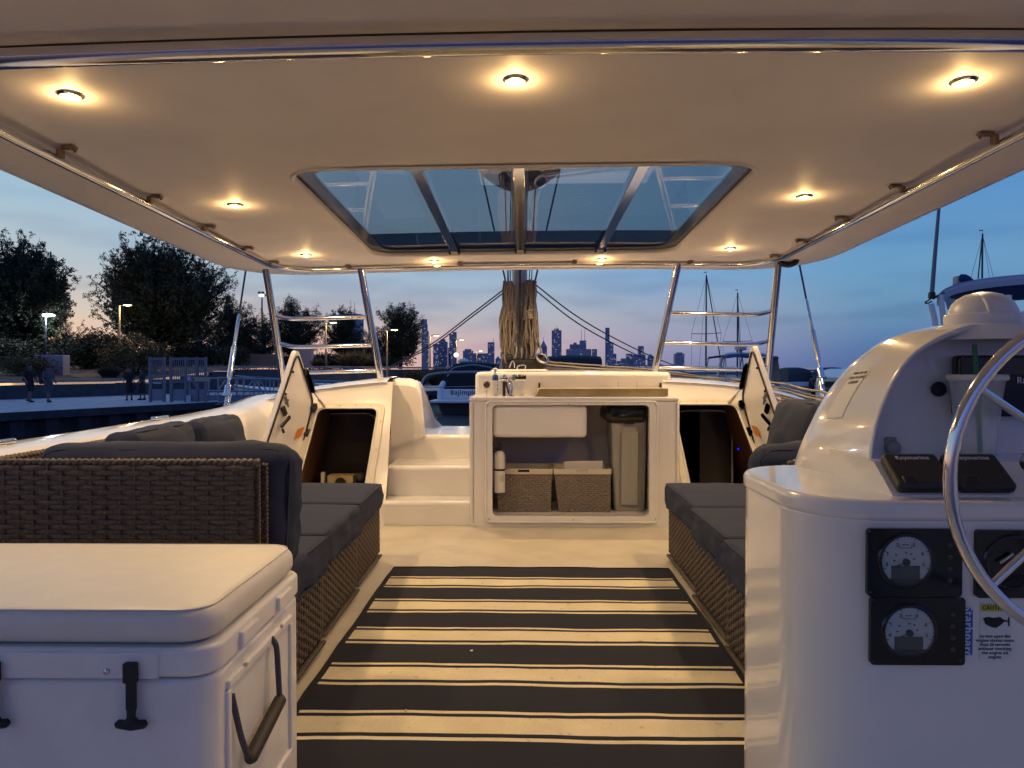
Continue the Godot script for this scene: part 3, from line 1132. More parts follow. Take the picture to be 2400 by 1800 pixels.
func galley() -> void:
	var z := -5.3
	var oc := Vector2((-0.378 + 1.10) / 2, 0.465)
	var ow := rrect(1.478, 0.93, 0.03, 4)
	var ic := Vector2((-0.219 + 0.899) / 2, (0.08 + 0.873) / 2)
	var iw := rrect(1.118, 0.793, 0.035, 4)
	var fw := rrect(1.218, 0.86, 0.03, 4)
	var fc := Vector2(0.345, 0.466)
	var O := PackedVector3Array(); var I := PackedVector3Array(); var Fo := PackedVector3Array(); var Fi := PackedVector3Array()
	for k in ow.size():
		O.push_back(Vector3(ow[k].x + oc.x, ow[k].y + oc.y, z))
		I.push_back(Vector3(iw[k].x + ic.x, iw[k].y + ic.y, z))
		Fo.push_back(Vector3(fw[k].x + fc.x, fw[k].y + fc.y, z + 0.002))
		Fi.push_back(Vector3(iw[k].x + ic.x, iw[k].y + ic.y, z + 0.002))
	var s := sh()
	s.ring(O, I, Vector3(0, 0, -0.05))
	# left flank and its rounded corner
	s.rbox(Vector3(-0.355, 0.455, -5.84), Vector3(0.06, 0.91, 1.08), 0.028, Basis(), 4)
	s.rbox(Vector3(1.09, 0.455, -5.84), Vector3(0.06, 0.91, 1.08), 0.028, Basis(), 4)
	var cab := part(s, "galley_cabinet", gel, cat_)
	var fl := sh()
	fl.ring(Fo, Fi, Vector3(0, 0, 0.014))
	var fp := part(fl, "locker_frame", gel, cab)
	var bead := sh()
	var bl := PackedVector3Array()
	for p in Fo:
		bl.push_back(p + Vector3(0, 0, 0.012))
	bead.tube(bl, 0.009, 8, false, true)
	part(bead, "frame_bead", gel, cab)
	for q in [[-0.25, 0.875], [0.33, 0.882], [0.82, 0.89], [0.94, 0.876], [-0.243, 0.056], [0.36, 0.056], [0.945, 0.06]]:
		var sc := sh()
		sc.lathe([Vector2(0, 0.004), Vector2(0.006, 0.003), Vector2(0.008, 0)], 8, Transform3D(Basis(Vector3.RIGHT, PI / 2), Vector3(q[0], q[1], z + 0.018)))
		part(sc, "screw", mats["brushed_steel"], cab)
	var inn := sh()
	var x0 := -0.25
	var x1 := 0.93
	var y0 := 0.078
	var y1 := 0.895
	var zb := -5.93
	inn.quad(Vector3(x0, y0, zb), Vector3(x1, y0, zb), Vector3(x1, y1, zb), Vector3(x0, y1, zb))
	inn.quad(Vector3(x0, y0, z - 0.05), Vector3(x0, y0, zb), Vector3(x0, y1, zb), Vector3(x0, y1, z - 0.05))
	inn.quad(Vector3(x1, y0, z - 0.05), Vector3(x1, y0, zb), Vector3(x1, y1, zb), Vector3(x1, y1, z - 0.05))
	inn.quad(Vector3(x0, y0, z - 0.05), Vector3(x1, y0, z - 0.05), Vector3(x1, y0, zb), Vector3(x0, y0, zb))
	inn.quad(Vector3(x0, y1, z - 0.05), Vector3(x1, y1, z - 0.05), Vector3(x1, y1, zb), Vector3(x0, y1, zb))
	part(inn, "locker_liner", mats["locker_liner"], cab)
	var sink := sh()
	sink.rbox(Vector3(0.1205, 0.755, -5.54), Vector3(0.675, 0.236, 0.46), 0.035, Basis(), 5)
	part(sink, "sink_box", gel, cab)
	var top := sh()
	top.rbox(Vector3(0.361, 0.915, -5.55), Vector3(1.492, 0.034, 0.53), 0.014, Basis(), 4)
	part(top, "counter_top", gel, cab)
	# raised back with the cabin roof over it
	var up := sh()
	up.rbox(Vector3(0.385, 0.99, -6.24), Vector3(1.51, 0.236, 1.04), 0.035, Basis(), 4, Vector3(0, 0.012, 0), 6)
	part(up, "galley_back", gel, cab)
	var hump := sh()
	hump.rbox(Vector3(-0.03, 1.085, -6.4), Vector3(0.5, 0.09, 0.6), 0.04, Basis(), 4)
	part(hump, "mast_step", gel, cab)
	# small fittings on the back
	var lz := -5.722
	var d := sh()
	d.prism(PackedVector2Array([Vector2(0, -0.022), Vector2(0.017, 0), Vector2(0, 0.022), Vector2(-0.017, 0)]), 0, 0.01, Transform3D(Basis(), Vector3(0.64, 1.015, lz)))
	part(d, "socket_cover", gel, cab)
	for q in [0.735, 0.875]:
		var g := sh()
		g.box(Vector3(q, 1.01, lz + 0.001), Vector3(0.003, 0.05, 0.004))
		part(g, "cover_seam", mats["trim_grey"], cab)
	for q in [0.125, 1.055]:
		var g := sh()
		g.rbox(Vector3(q, 1.0, lz + 0.01), Vector3(0.016, 0.05, 0.02), 0.004)
		part(g, "cover_latch", black, cab)
	# folding board lying on the counter
	var bd := sh()
	bd.prism(PackedVector2Array([Vector2(0.085, 0.9345), Vector2(1.035, 0.9345), Vector2(1.035, 0.99), Vector2(0.12, 0.988)]), -5.66, -5.315)
	part(bd, "folding_board", mottled("board_wood", Color(0.34, 0.26, 0.11), Color(0.46, 0.36, 0.17), 0.35, 0.5, 0.01, 0.0, 41), cab)

func rope(pts: Array, r: float, called: String, label: String, m: Material, group := "", wob := 0.0) -> Node3D:
	var p := curve(pts, 8)
	if wob > 0:
		for i in p.size():
			p[i] += Vector3(rng.randf_range(-wob, wob), rng.randf_range(-wob, wob), 0)
	var s := sh()
	s.tube(p, r, 6)
	var o := part(s, called, m)
	tag(o, label, "rope", group)
	return o

func rigging() -> void:
	# mast
	var mx := -0.03
	var t := thing("mast", "grey aluminium mast standing on the white cabin roof behind the sink", "mast", Vector3(mx, 1.13, -6.5))
	var s := sh()
	var rows := []
	for y in [1.125, 2.0, 4.0, 8.0, 16.0]:
		var row := PackedVector3Array()
		for k in 20:
			var a := TAU * k / 20
			row.push_back(Vector3(mx + cos(a) * 0.066, y, -6.5 + sin(a) * 0.11))
		rows.push_back(row)
	s.grid(rows, false, true)
	var alu := mat("mast_aluminium", Color(0.42, 0.385, 0.36), 0.45, 0.2)
	part(s, "mast_section", alu, t)
	var tr := sh()
	tr.box(Vector3(mx + 0.004, 6.0, -6.384), Vector3(0.02, 9.7, 0.02))
	part(tr, "sail_track", mats["dark_steel"], t)
	var tk := sh()
	tk.box(Vector3(mx - 0.03, 6.0, -6.392), Vector3(0.008, 9.7, 0.01))
	part(tk, "conduit", alu, t)
	# boom with the folded sail in its navy bag, above the hardtop
	var bo := thing("boom", "boom with folded sail in a navy bag seen through the skylight", "boom", Vector3(mx, 2.7, -6.38))
	var bt := sh()
	bt.tube(PackedVector3Array([Vector3(mx, 2.62, -6.39), Vector3(mx, 2.72, -3.5), Vector3(mx, 2.86, 0.6)]), 0.07, 12)
	part(bt, "boom_tube", alu, bo)
	var brow := []
	for k in [[-6.36, 0.24, 2.66], [-6.25, 0.36, 2.67], [-5.6, 0.42, 2.7], [-4.2, 0.38, 2.75], [-2.0, 0.3, 2.82], [0.0, 0.22, 2.88], [0.4, 0.08, 2.9]]:
		var row := PackedVector3Array()
		for j in 18:
			var a := TAU * j / 18
			row.push_back(Vector3(mx + cos(a) * k[1] * (1.0 - 0.25 * sin(a)), k[2] + k[1] * 0.85 + sin(a) * k[1] * 0.95, k[0]))
		brow.push_back(row)
	var bb := sh()
	bb.grid(brow, false, true)
	for j in 18:
		bb.tri(Vector3(mx, 2.86, -6.36), brow[0][j], brow[0][(j + 1) % 18], Vector3.FORWARD, Vector3.FORWARD, Vector3.FORWARD)
	part(bb, "sail_bag", mats["navy_canvas"], bo)
	# collar and blocks at its foot
	var col := sh()
	col.rbox(Vector3(mx + 0.03, 1.165, -6.37), Vector3(0.34, 0.11, 0.1), 0.03)
	part(col, "mast_collar", black, t)
	for q in [[-0.09, 1.225, 0.035], [-0.03, 1.15, 0.03]]:
		var w := sh()
		w.lathe([Vector2(0, q[2]), Vector2(q[2] * 0.7, q[2] * 0.9), Vector2(q[2], q[2] * 0.3), Vector2(q[2] * 0.8, 0), Vector2(q[2], -q[2] * 0.4), Vector2(q[2] * 0.9, -q[2])], 14, Transform3D(Basis(Vector3.RIGHT, 1.2), Vector3(mx + q[0], q[1], -6.33)))
		part(w, "turning_block", black, t)
	# self-tailing winch on the right
	var wi := thing("mast_winch", "black drum winch with a grey ring at the right of the mast foot", "winch", Vector3(0.115, 1.12, -6.4))
	var ws := sh()
	var wx := Transform3D(Basis(Vector3.FORWARD, 0.5) * Basis(Vector3.RIGHT, 0.6), Vector3(0.13, 1.16, -6.38))
	ws.lathe([Vector2(0.07, -0.03), Vector2(0.07, 0.0), Vector2(0.05, 0.02), Vector2(0.045, 0.05), Vector2(0.06, 0.075), Vector2(0.0, 0.078)], 20, wx)
	part(ws, "winch_drum", black, wi)
	var wr := sh()
	var ring := PackedVector3Array()
	for k in 18:
		ring.push_back(wx * Vector3(cos(TAU * k / 18) * 0.055, 0.085, sin(TAU * k / 18) * 0.055))
	wr.tube(ring, 0.01, 8, false, true)
	part(wr, "winch_ring", mats["brushed_steel"], wi)
	var buck := sh()
	buck.tube(curve([at(1212, 866, 6.28), at(1214, 858, 6.27), at(1226, 855, 6.27), at(1232, 858, 6.27), at(1230, 864, 6.28)], 4), 0.006, 6)
	buck.tube(curve([at(1194, 862, 6.28), at(1198, 850, 6.27), at(1204, 846, 6.27), at(1206, 862, 6.28)], 4), 0.006, 6)
	part(buck, "shackle", chrome, t)
	# two hanks of halyard hung beside the mast
	hank("rope_coil", "long dark hank of coiled rope hanging left of the mast", -0.122, 1.885, 1.13, 0.066, 44, 740, 1)
	hank("rope_coil", "tan hank of coiled rope with wrapped turns hanging right of the mast", 0.062, 1.9, 1.2, 0.064, 44, 790, 2)
	# halyards above the hanks
	for k in [[1178, 628, 1186, 664, -0.2], [1189, 628, 1190, 664, 0], [1193, 628, 1192, 664, 0], [1197, 628, 1196, 664, 0], [1242, 628, 1240, 655, 0], [1247, 628, 1246, 655, 0], [1261, 628, 1253, 664, 0.2]]:
		var a := at(k[0], k[1], 6.42)
		var b := at(k[2], k[3], 6.42)
		var up := a + (a - b).normalized() * 2.2
		var o := part(tube_of([b, a, up], 0.009 if k[4] != 0 else 0.005), "halyard", mats["rope_dark"])
		tag(o, "dark halyard running up beside the mast above the coils", "rope", "halyards at the mast")
	# sheets slanting away on both sides of the mast
	for k in 2:
		rope([at(1184, 676 + k * 7, 6.45), at(1100, 740 + k * 7, 7.1), at(1010, 807 + k * 6, 8.0), at(915, 858 + k * 3, 9.3)], 0.0062, "lazy_sheet", "taut dark sheet slanting down to the left of the mast", mats["rope_dark"], "sheets left of the mast")
	for k in 2:
		rope([at(1256, 668 + k * 13, 6.45), at(1340, 733 + k * 15, 7.0), at(1420, 782 + k * 14, 7.8), at(1520, 832 + k * 12, 8.8), at(1610, 868 + k * 6, 9.4)], 0.0062, "lazy_sheet", "taut dark sheet slanting down to the right of the mast", mats["rope_dark"], "sheets right of the mast")
	# control lines led from the mast foot along the roof to the helm
	var lay := [0.0, 1.6, 2.6, 4.4, 5.2, 6.6]
	for k in 6:
		var o: float = lay[k]
		var z := 0.03 * sin(k * 2.4)
		rope([at(1262, 846 + o * 3.0, 6.36 + z), at(1400, 857 + o * 2.7 + 1.5 * sin(k * 3.1), 6.3 + z), at(1530, 866 + o * 2.0, 6.25 + z), at(1680, 886 + o * 1.6 + 2.0 * sin(k * 1.7), 6.12), at(1810, 896 + o * 5.6, 5.6), at(1905, 915 + o * 7.0, 4.6), at(1990, 932 + o * 8.5, 3.6), at(2060, 956 + o * 9.0, 2.7)], 0.006 if k % 2 else 0.0075, "control_line", "%s control line led along the roof edge to the helm" % ("grey braided" if k % 2 else "pale braided"), mats["rope_pale"] if k % 2 == 0 else rope_m, "control lines led to the helm", 0.003)
	# shrouds with their turnbuckles
	shroud("grey wire shroud with turnbuckle rising from the coaming by the promenade", at(527, 957, 5.6), at(575, 640, 6.1))
	shroud("grey wire shroud with turnbuckle rising from the coaming by the moored boats", at(1932, 915, 5.4), at(1872, 612, 6.1))

func tube_of(pts: Array, r: float, sides := 6) -> Shape:
	var s := sh()
	s.tube(PackedVector3Array(pts), r, sides)
	return s

func hank(called: String, label: String, x: float, ytop: float, ybot: float, w: float, count: int, wrap_px: float, sd: int) -> void:
	var r2 := RandomNumberGenerator.new()
	r2.seed = sd
	var t := thing(called, label, "rope coil", Vector3(x, ybot, -6.42), 0.0, "")
	var s := sh()
	var tt: float = (wrap_px - 660.0) / 180.0
	for k in count:
		var a := r2.randf_range(-1, 1)
		var bz := r2.randf_range(-1, 1)
		var end := ybot + r2.randf_range(0.0, 0.24)
		var pts := []
		for i in 8:
			var u := i / 7.0
			var y := lerpf(ytop - r2.randf_range(0, 0.03), end, u)
			var pinch := 1.0 - 0.35 * exp(-pow((u - 0.3) * 7.0, 2)) - 0.3 * exp(-pow(u * 6.0, 2))
			var spread := lerpf(0.85, 0.82, u)
			pts.push_back(Vector3(x + (a + 0.25 * sin(u * 5.0 + k * 1.7)) * w * pinch * spread + r2.randf_range(-0.008, 0.008) + (0.015 * u if sd == 1 else 0.0) * -1.0, y, -6.42 + bz * w * 0.9 * pinch + 0.05))
		# the bight at the bottom
		pts.push_back(Vector3(x + a * w * 0.6, end - 0.02, -6.4 + bz * w * 0.5))
		s.tube(curve(pts, 3), 0.0085, 6)
	part(s, "rope_strands", rope_m, t)
	var wr := sh()
	for k in 5:
		var c := PackedVector3Array()
		var y := ytop - 0.27 - k * 0.017
		for i in 14:
			var an := TAU * i / 14
			c.push_back(Vector3(x + cos(an) * w * 0.82, y + 0.006 * sin(an * 2 + k), -6.37 + sin(an) * w * 0.72))
		wr.tube(c, 0.0095, 6, false, true)
	part(wr, "wrapped_turns", mats["rope_pale"] if sd == 2 else rope_m, t)
	var ta := sh()
	if sd == 2:
		ta.tube(curve([Vector3(x + w, ytop - 0.5, -6.38), Vector3(x + w + 0.03, ytop - 0.62, -6.38), Vector3(x + w + 0.07, ytop - 0.7, -6.38), Vector3(x + w + 0.08, ybot - 0.08, -6.38)], 4), 0.008, 6)
	else:
		ta.tube(curve([Vector3(x + w * 0.5, ytop - 0.5, -6.36), Vector3(x + w, ytop - 0.6, -6.35), Vector3(x + 0.02, ybot + 0.05, -6.35), Vector3(x - 0.03, ybot - 0.02, -6.36)], 4), 0.008, 6)
	part(ta, "rope_tail", mats["rope_pale"], t)

func shroud(label: String, foot: Vector3, top: Vector3) -> void:
	var t := thing("shroud", label, "rigging wire", foot)
	var d := (top - foot).normalized()
	var far := top + d * 6.0
	var len0 := foot.distance_to(top)
	var wire := tube_of([foot + d * len0 * 0.5, far], 0.008, 8)
	part(wire, "wire", mats["dark_steel"], t)
	var sw := sh()
	sw.tube(PackedVector3Array([foot + d * len0 * 0.44, foot + d * len0 * 0.46, foot + d * len0 * 0.66, foot + d * len0 * 0.68]), [0.008, 0.013, 0.013, 0.008], 10)
	part(sw, "swaged_terminal", chrome, t)
	var bd := sh()
	bd.tube(PackedVector3Array([foot + d * len0 * 0.2, foot + d * len0 * 0.22, foot + d * len0 * 0.43, foot + d * len0 * 0.45]), [0.012, 0.02, 0.02, 0.012], 12)
	part(bd, "turnbuckle_body", chrome, t)
	var tog := sh()
	tog.rod(foot + d * len0 * 0.04, foot + d * len0 * 0.2, 0.011, 8)
	tog.rbox(foot + d * len0 * 0.12, Vector3(0.045, 0.1, 0.03), 0.01, Basis(Vector3.RIGHT, d, Vector3.RIGHT.cross(d)).orthonormalized())
	tog.rod(foot + d * len0 * 0.09 - Vector3(0.035, 0, 0), foot + d * len0 * 0.09 + Vector3(0.035, 0, 0), 0.01, 8)
	part(tog, "toggle", chrome, t)
	var pl := sh()
	pl.rbox(foot + d * 0.06 - Vector3(0, 0.07, 0), Vector3(0.03, 0.24, 0.05), 0.008, Basis(Vector3.RIGHT, d, Vector3.RIGHT.cross(d)).orthonormalized())
	part(pl, "chainplate", chrome, t)

# slab with a rounded plan and rounded edges
func rslab(s: Shape, cx: float, cz: float, w: float, d: float, rp: float, y0: float, y1: float, re: float, seg := 4, puff := 0.0) -> void:
	var rows := []
	for i in seg + 1:
		var a := PI / 2 * i / seg
		rows.push_back(plan(cx, cz, w, d, rp, re * (1 - sin(a)), y0 + re * (1 - cos(a))))
	for i in seg + 1:
		var a := PI / 2 * i / seg
		rows.push_back(plan(cx, cz, w, d, rp, re * (1 - cos(a)), y1 - re * (1 - sin(a))))
	if puff > 0:
		for k in [0.94, 0.82, 0.6, 0.3]:
			var row := PackedVector3Array()
			for p in rows[2 * seg + 1]:
				row.push_back(Vector3(cx + (p.x - cx) * k, y1 + puff * (1 - k * k), cz + (p.z - cz) * k))
			rows.push_back(row)
	s.grid(rows, false, true)
	for e in [[0, Vector3.DOWN], [rows.size() - 1, Vector3.UP]]:
		var row: PackedVector3Array = rows[e[0]]
		var c := Vector3(cx, row[0].y, cz)
		for k in row.size():
			s.tri(c, row[k], row[(k + 1) % row.size()], e[1], e[1], e[1])

func plan(cx: float, cz: float, w: float, d: float, rp: float, inset: float, y: float) -> PackedVector3Array:
	var o := PackedVector3Array()
	for p in rrect(w - 2 * inset, d - 2 * inset, maxf(rp - inset, 0.002), 7):
		o.push_back(Vector3(cx + p.x, y, cz + p.y))
	return o

func helm() -> void:
	var t := thing("helm_console", "glossy white helm console with engine dials and steel wheel beside the right sofa", "helm", Vector3(0.9, 0, -1.5))
	var cx := (0.467 + 1.333) / 2
	var cz := -(1.215 + 1.68) / 2
	var s := sh()
	rslab(s, cx, cz, 0.866, 0.465, 0.14, 0.0, 0.878, 0.008, 3)
	part(s, "console_body", gel, t)
	var l := sh()
	rslab(l, cx, cz, 0.876, 0.475, 0.145, 0.873, 0.907, 0.011, 4)
	part(l, "console_ledge", gel, t)
	# instrument pod: an arch swept forward, hollowed at the back
	var fa := [[2036, 1110], [2037, 1077], [2050, 997], [2080, 915], [2119, 849], [2160, 812], [2202, 787], [2250, 768], [2292, 758], [2345, 754]]
	var ra := [[1873, 1093], [1885, 1060], [1909, 1004], [1949, 928], [2003, 860], [2040, 828], [2075, 802], [2110, 785], [2148, 773], [2206, 762]]
	var xc := 0.9
	var front := PackedVector3Array()
	var rear := PackedVector3Array()
	for i in 10:
		var u := i / 9.0
		var p := at(fa[i][0], fa[i][1], lerpf(1.375, 1.41, u))
		var q := at(ra[i][0], ra[i][1], lerpf(1.645, 1.58, minf(1, u * 2)))
		if i == 0:
			p.y = 0.9; q.y = 0.9
		front.push_back(p); rear.push_back(q)
	for i in range(9, -1, -1):
		front.push_back(Vector3(2 * xc - front[i].x, front[i].y, front[i].z))
		rear.push_back(Vector3(2 * xc - rear[i].x, rear[i].y, rear[i].z))
	var cen := Vector3(xc, 0.95, 0)
	var rows := []
	for k in [[-1, 0.72, -0.09], [-1, 0.93, -0.08], [-1, 0.985, -0.045], [-1, 1.0, 0.0], [0.34, 1, 0], [0.67, 1, 0], [0.97, 1.0, 0.0], [1.0, 0.994, 0.003], [1.0, 0.976, 0.0], [1.0, 0.955, -0.015], [1.0, 0.92, -0.075]]:
		var row := PackedVector3Array()
		for i in front.size():
			var b: Vector3 = rear[i] if k[0] < 0 else rear[i].lerp(front[i], k[0])
			row.push_back(Vector3(xc + (b.x - xc) * k[1], 0.9 + (b.y - 0.9) * k[1], b.z + k[2]))
		rows.push_back(row)
	var dense := []
	for row in rows:
		dense.push_back(curve(Array(row), 3))
	var pod := sh()
	pod.grid(dense)
	part(pod, "instrument_pod", gel, t)
	# face inside the hood
	var face := sh()
	var last: PackedVector3Array = dense[dense.size() - 1]
	for i in last.size() - 1:
		var fz := Vector3(0, 0, 1)
		face.tri(Vector3(xc, 0.93, last[0].z), last[i], last[i + 1], fz, fz, fz)
	part(face, "instrument_face", gel, t)
	var fz0 := -last[8].z
	# sloping ledge in front of the face that carries the small displays
	var sl := sh()
	sl.prism(PackedVector2Array([Vector2(1.262, 0.9), Vector2(1.262, 0.909), Vector2(1.33, 0.957), Vector2(1.52, 0.962), Vector2(1.52, 0.9)]), 0.625, 1.18, Transform3D(Basis(Vector3(0, 0, -1), Vector3.UP, Vector3(1, 0, 0)), Vector3.ZERO))
	part(sl, "display_shelf", gel, t)
	# two hooded displays with covers
	var up := Vector3(0, 0.049, -0.068).normalized()
	var nn := Vector3(0, 0.068, 0.049).normalized()
	var cb := Basis(Vector3.RIGHT, up, nn)
	var cover := mottled("display_cover", Color(0.02, 0.018, 0.016), Color(0.034, 0.03, 0.026), 0.42, 0.01, 0.1, 0.01, 51, false)
	var silver := mat("print_silver", Color(0.6, 0.6, 0.6), 0.4)
	for k in [0.6795, 0.783]:
		var c := Vector3(k, 0.933, -1.297) + nn * 0.012
		var d := sh()
		d.rbox(c, Vector3(0.096, 0.084, 0.022), 0.009, cb, 3)
		var dp := part(d, "display_cover", cover, t)
		lettering("Raymarine", "lettering", silver, dp, c + up * 0.026 + nn * 0.0115, cb, 0.0085)
		var kn := sh()
		kn.rbox(c - up * 0.028 + nn * 0.008 - Vector3(0.025, 0, 0), Vector3(0.026, 0.02, 0.012), 0.005, cb, 2)
		part(kn, "thumb_tab", black, dp)
	# chart plotter on the face
	var cp := sh()
	cp.rbox(Vector3(0.985, 1.09, -fz0 + 0.014), Vector3(0.306, 0.118, 0.028), 0.008)
	var cpp := part(cp, "chart_plotter", mats["black_gloss"], t)
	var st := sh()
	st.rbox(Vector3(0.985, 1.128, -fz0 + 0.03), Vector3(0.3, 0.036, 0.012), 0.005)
	part(st, "plotter_lit_strip", mat("plotter_lit_strip", Color(0.05, 0.043, 0.035), 0.4), cpp)  # brown top strip carries a lit reflection in its colour
	lettering("Raymarine", "lettering", silver, cpp, Vector3(0.985, 1.101, -fz0 + 0.0295), Basis(), 0.0125)
	# black disc painting the shade of a round hole, and horn lens
	var pl := sh()
	pl.lathe([Vector2(0, 0.006), Vector2(0.012, 0.006), Vector2(0.0145, 0.004), Vector2(0.0145, 0)], 20, Transform3D(Basis(Vector3.RIGHT, PI / 2), at(2199, 912, fz0 - 0.002)))
	part(pl, "round_hole_shade", black, t)
	var hn := sh()
	var hp := at(2090, 1050, fz0 - 0.006)
	hn.lathe([Vector2(0.0, 0.014), Vector2(0.011, 0.013), Vector2(0.014, 0.01), Vector2(0.015, 0.0)], 18, Transform3D(Basis(Vector3.RIGHT, PI / 2 - 0.15), hp))
	hn.rbox(hp + Vector3(-0.003, 0.012, 0.0), Vector3(0.022, 0.02, 0.012), 0.004)
	part(hn, "switch_boot", mats["grey_plastic"], t)
	# compass under its white hood
	var co := sh()
	var base := Vector3(0.897, 0, -1.465)
	co.lathe([Vector2(0.1, 1.195), Vector2(0.088, 1.206), Vector2(0.08, 1.22), Vector2(0.074, 1.225), Vector2(0.074, 1.225), Vector2(0.066, 1.226), Vector2(0.066, 1.226), Vector2(0.067, 1.243), Vector2(0.065, 1.246), Vector2(0.061, 1.247)], 40, Transform3D(Basis(), base - Vector3(0, 0.017, 0)))
	var cop := part(co, "compass_base", mats["white_plastic"], t)
	var dm := sh()
	dm.lathe([Vector2(0.0605, 1.246), Vector2(0.059, 1.254), Vector2(0.054, 1.2655), Vector2(0.045, 1.276), Vector2(0.032, 1.284), Vector2(0.016, 1.2885), Vector2(0.0, 1.29)], 40, Transform3D(Basis(), base - Vector3(0, 0.017, 0)))
	part(dm, "compass_hood", mats["white_plastic"], cop)
	var rg := sh()
	var arc := PackedVector3Array()
	for k in 17:
		var a := PI * k / 16
		arc.push_back(base + Vector3(-0.022 + 0.0 * k, 1.227 + sin(a) * 0.038, cos(a) * 0.058))
	rg.tube(arc, 0.0045, 8)
	part(rg, "hood_ridge", mats["white_plastic"], cop)
	# engine panels, dials and prints on the aft face
	var fz := -1.215
	for k in [[2141.5, 1317.5, 2123, 1314], [2148.5, 1478, 2130.5, 1480], [2396, 1321, 2371, 1318]]:
		var c := at(k[0], k[1], 1.211)
		var pn := sh()
		pn.prism(rrect(0.1525, 0.1105, 0.006, 4), 0, 0.008, Transform3D(Basis(), Vector3(c.x, c.y, fz)))
		var pp := part(pn, "engine_panel", mats["black_gloss"], t)
		var dc := at(k[2], k[3], 1.207)
		dial(pp, Vector3(dc.x, dc.y, fz + 0.0082), k[0] > 2300)
		for b in 4:
			var bt := sh()
			bt.lathe([Vector2(0, 0.002), Vector2(0.0036, 0.002), Vector2(0.0042, 0.0)], 12, Transform3D(Basis(Vector3.RIGHT, PI / 2), Vector3(c.x + 0.056, c.y + 0.028 - b * 0.019, fz + 0.008)))
			part(bt, "button", mat("button_print", Color(0.07, 0.05, 0.045), 0.5), pp)
	var bl := sh()
	var bc := at(2268, 1480, 1.214)
	bl.prism(rrect(0.0155, 0.077, 0.002, 3), 0, 0.001, Transform3D(Basis(), Vector3(bc.x, bc.y, fz + 0.0005)))
	var blp := part(bl, "starboard_label", mat("label_blue", Color(0.02, 0.12, 0.42), 0.5), t, "blue label reading Starboard beside the lower dial")
	lettering("Starboard", "lettering", mat("print_white", Color(0.6, 0.68, 0.78), 0.5), blp, Vector3(bc.x, bc.y, fz + 0.0018), Basis(Vector3.FORWARD, PI / 2), 0.0135, 0.0004)
	var cc := at(2332, 1480, 1.214)
	var cs := sh()
	cs.prism(rrect(0.05, 0.096, 0.003, 3), 0, 0.0006, Transform3D(Basis(), Vector3(cc.x, cc.y, fz + 0.0005)))
	var csp := part(cs, "caution_sticker", mat("sticker_white", Color(0.7, 0.7, 0.68), 0.45), t, "white sticker headed CAUTION with a black engine picture")
	var yl := sh()
	yl.box(Vector3(cc.x, cc.y + 0.039, fz + 0.0014), Vector3(0.048, 0.013, 0.0004))
	part(yl, "yellow_band", mat("sticker_yellow", Color(0.55, 0.5, 0.08), 0.5), csp)
	var ink := mat("print_black", Color(0.012, 0.012, 0.012), 0.6)
	lettering("CAUTION", "lettering", ink, csp, Vector3(cc.x, cc.y + 0.039, fz + 0.0018), Basis(), 0.0072, 0.0003)
	var eng := sh()
	eng.prism(PackedVector2Array([Vector2(-0.02, 0.004), Vector2(-0.016, -0.006), Vector2(-0.006, -0.011), Vector2(0.002, -0.012), Vector2(0.012, -0.005), Vector2(0.014, -0.002), Vector2(0.02, -0.002), Vector2(0.021, -0.009), Vector2(0.023, -0.009), Vector2(0.023, 0.006), Vector2(0.021, 0.006), Vector2(0.02, 0.0), Vector2(0.013, 0.002), Vector2(0.008, 0.006), Vector2(-0.002, 0.0045), Vector2(-0.012, 0.006)]), 0, 0.0004, Transform3D(Basis(), Vector3(cc.x, cc.y + 0.018, fz + 0.0012)))
	part(eng, "engine_picture", ink, csp)
	var i := 0
	for line in ["Do Not open the", "engine starter more", "than 20 seconds", "without checking", "the engine oil", "engine"]:
		lettering(line, "lettering", ink, csp, Vector3(cc.x, cc.y - 0.008 - i * 0.0068, fz + 0.0014), Basis(), 0.0048, 0.0003)
		i += 1
	# screws of the engine panels and the console's joint
	for k in [[2040, 1246], [2243, 1244], [2040, 1389], [2244, 1390], [2047, 1406], [2250, 1405], [2047, 1550], [2251, 1550]]:
		var sp := at(k[0], k[1], 1.206)
		var sc := sh()
		sc.lathe([Vector2(0, 0.0012), Vector2(0.0018, 0.001), Vector2(0.0024, 0)], 8, Transform3D(Basis(Vector3.RIGHT, PI / 2), Vector3(sp.x, sp.y, fz + 0.008)))
		part(sc, "panel_screw", mats["dark_steel"], t)
	# steering wheel
	var hub := Vector3(0.84, 0.969, -1.05)
	var w := thing("steering_wheel", "polished steel steering wheel mounted on the white helm console", "wheel", hub)
	var rim := sh()
	var cpts := PackedVector3Array()
	for k in 72:
		cpts.push_back(hub + Vector3(cos(TAU * k / 72) * 0.24, sin(TAU * k / 72) * 0.24, 0))
	rim.tube(cpts, 0.0092, 14, false, true)
	part(rim, "wheel_rim", chrome, w)
	for k in 5:
		var a := deg_to_rad(148.0 + 72.0 * k)
		var dir := Vector3(cos(a), sin(a), 0)
		var sp := sh()
		sp.tube(PackedVector3Array([hub + dir * 0.03 + Vector3(0, 0, -0.04), hub + dir * 0.12 + Vector3(0, 0, -0.012), hub + dir * 0.236]), 0.0058, 8)
		part(sp, "spoke", chrome, w)
	var hb := sh()
	hb.lathe([Vector2(0, 0.02), Vector2(0.03, 0.016), Vector2(0.04, 0.0), Vector2(0.04, -0.03), Vector2(0.02, -0.04), Vector2(0.018, -0.16)], 20, Transform3D(Basis(Vector3.RIGHT, PI / 2), hub + Vector3(0, 0, -0.03)))
	part(hb, "wheel_hub", chrome, w)
	# review sticker on the pod's flank: print only, no code
	var rd: PackedVector3Array = dense[3]
	var fd: PackedVector3Array = dense[6]
	var prow := []
	var mid := []
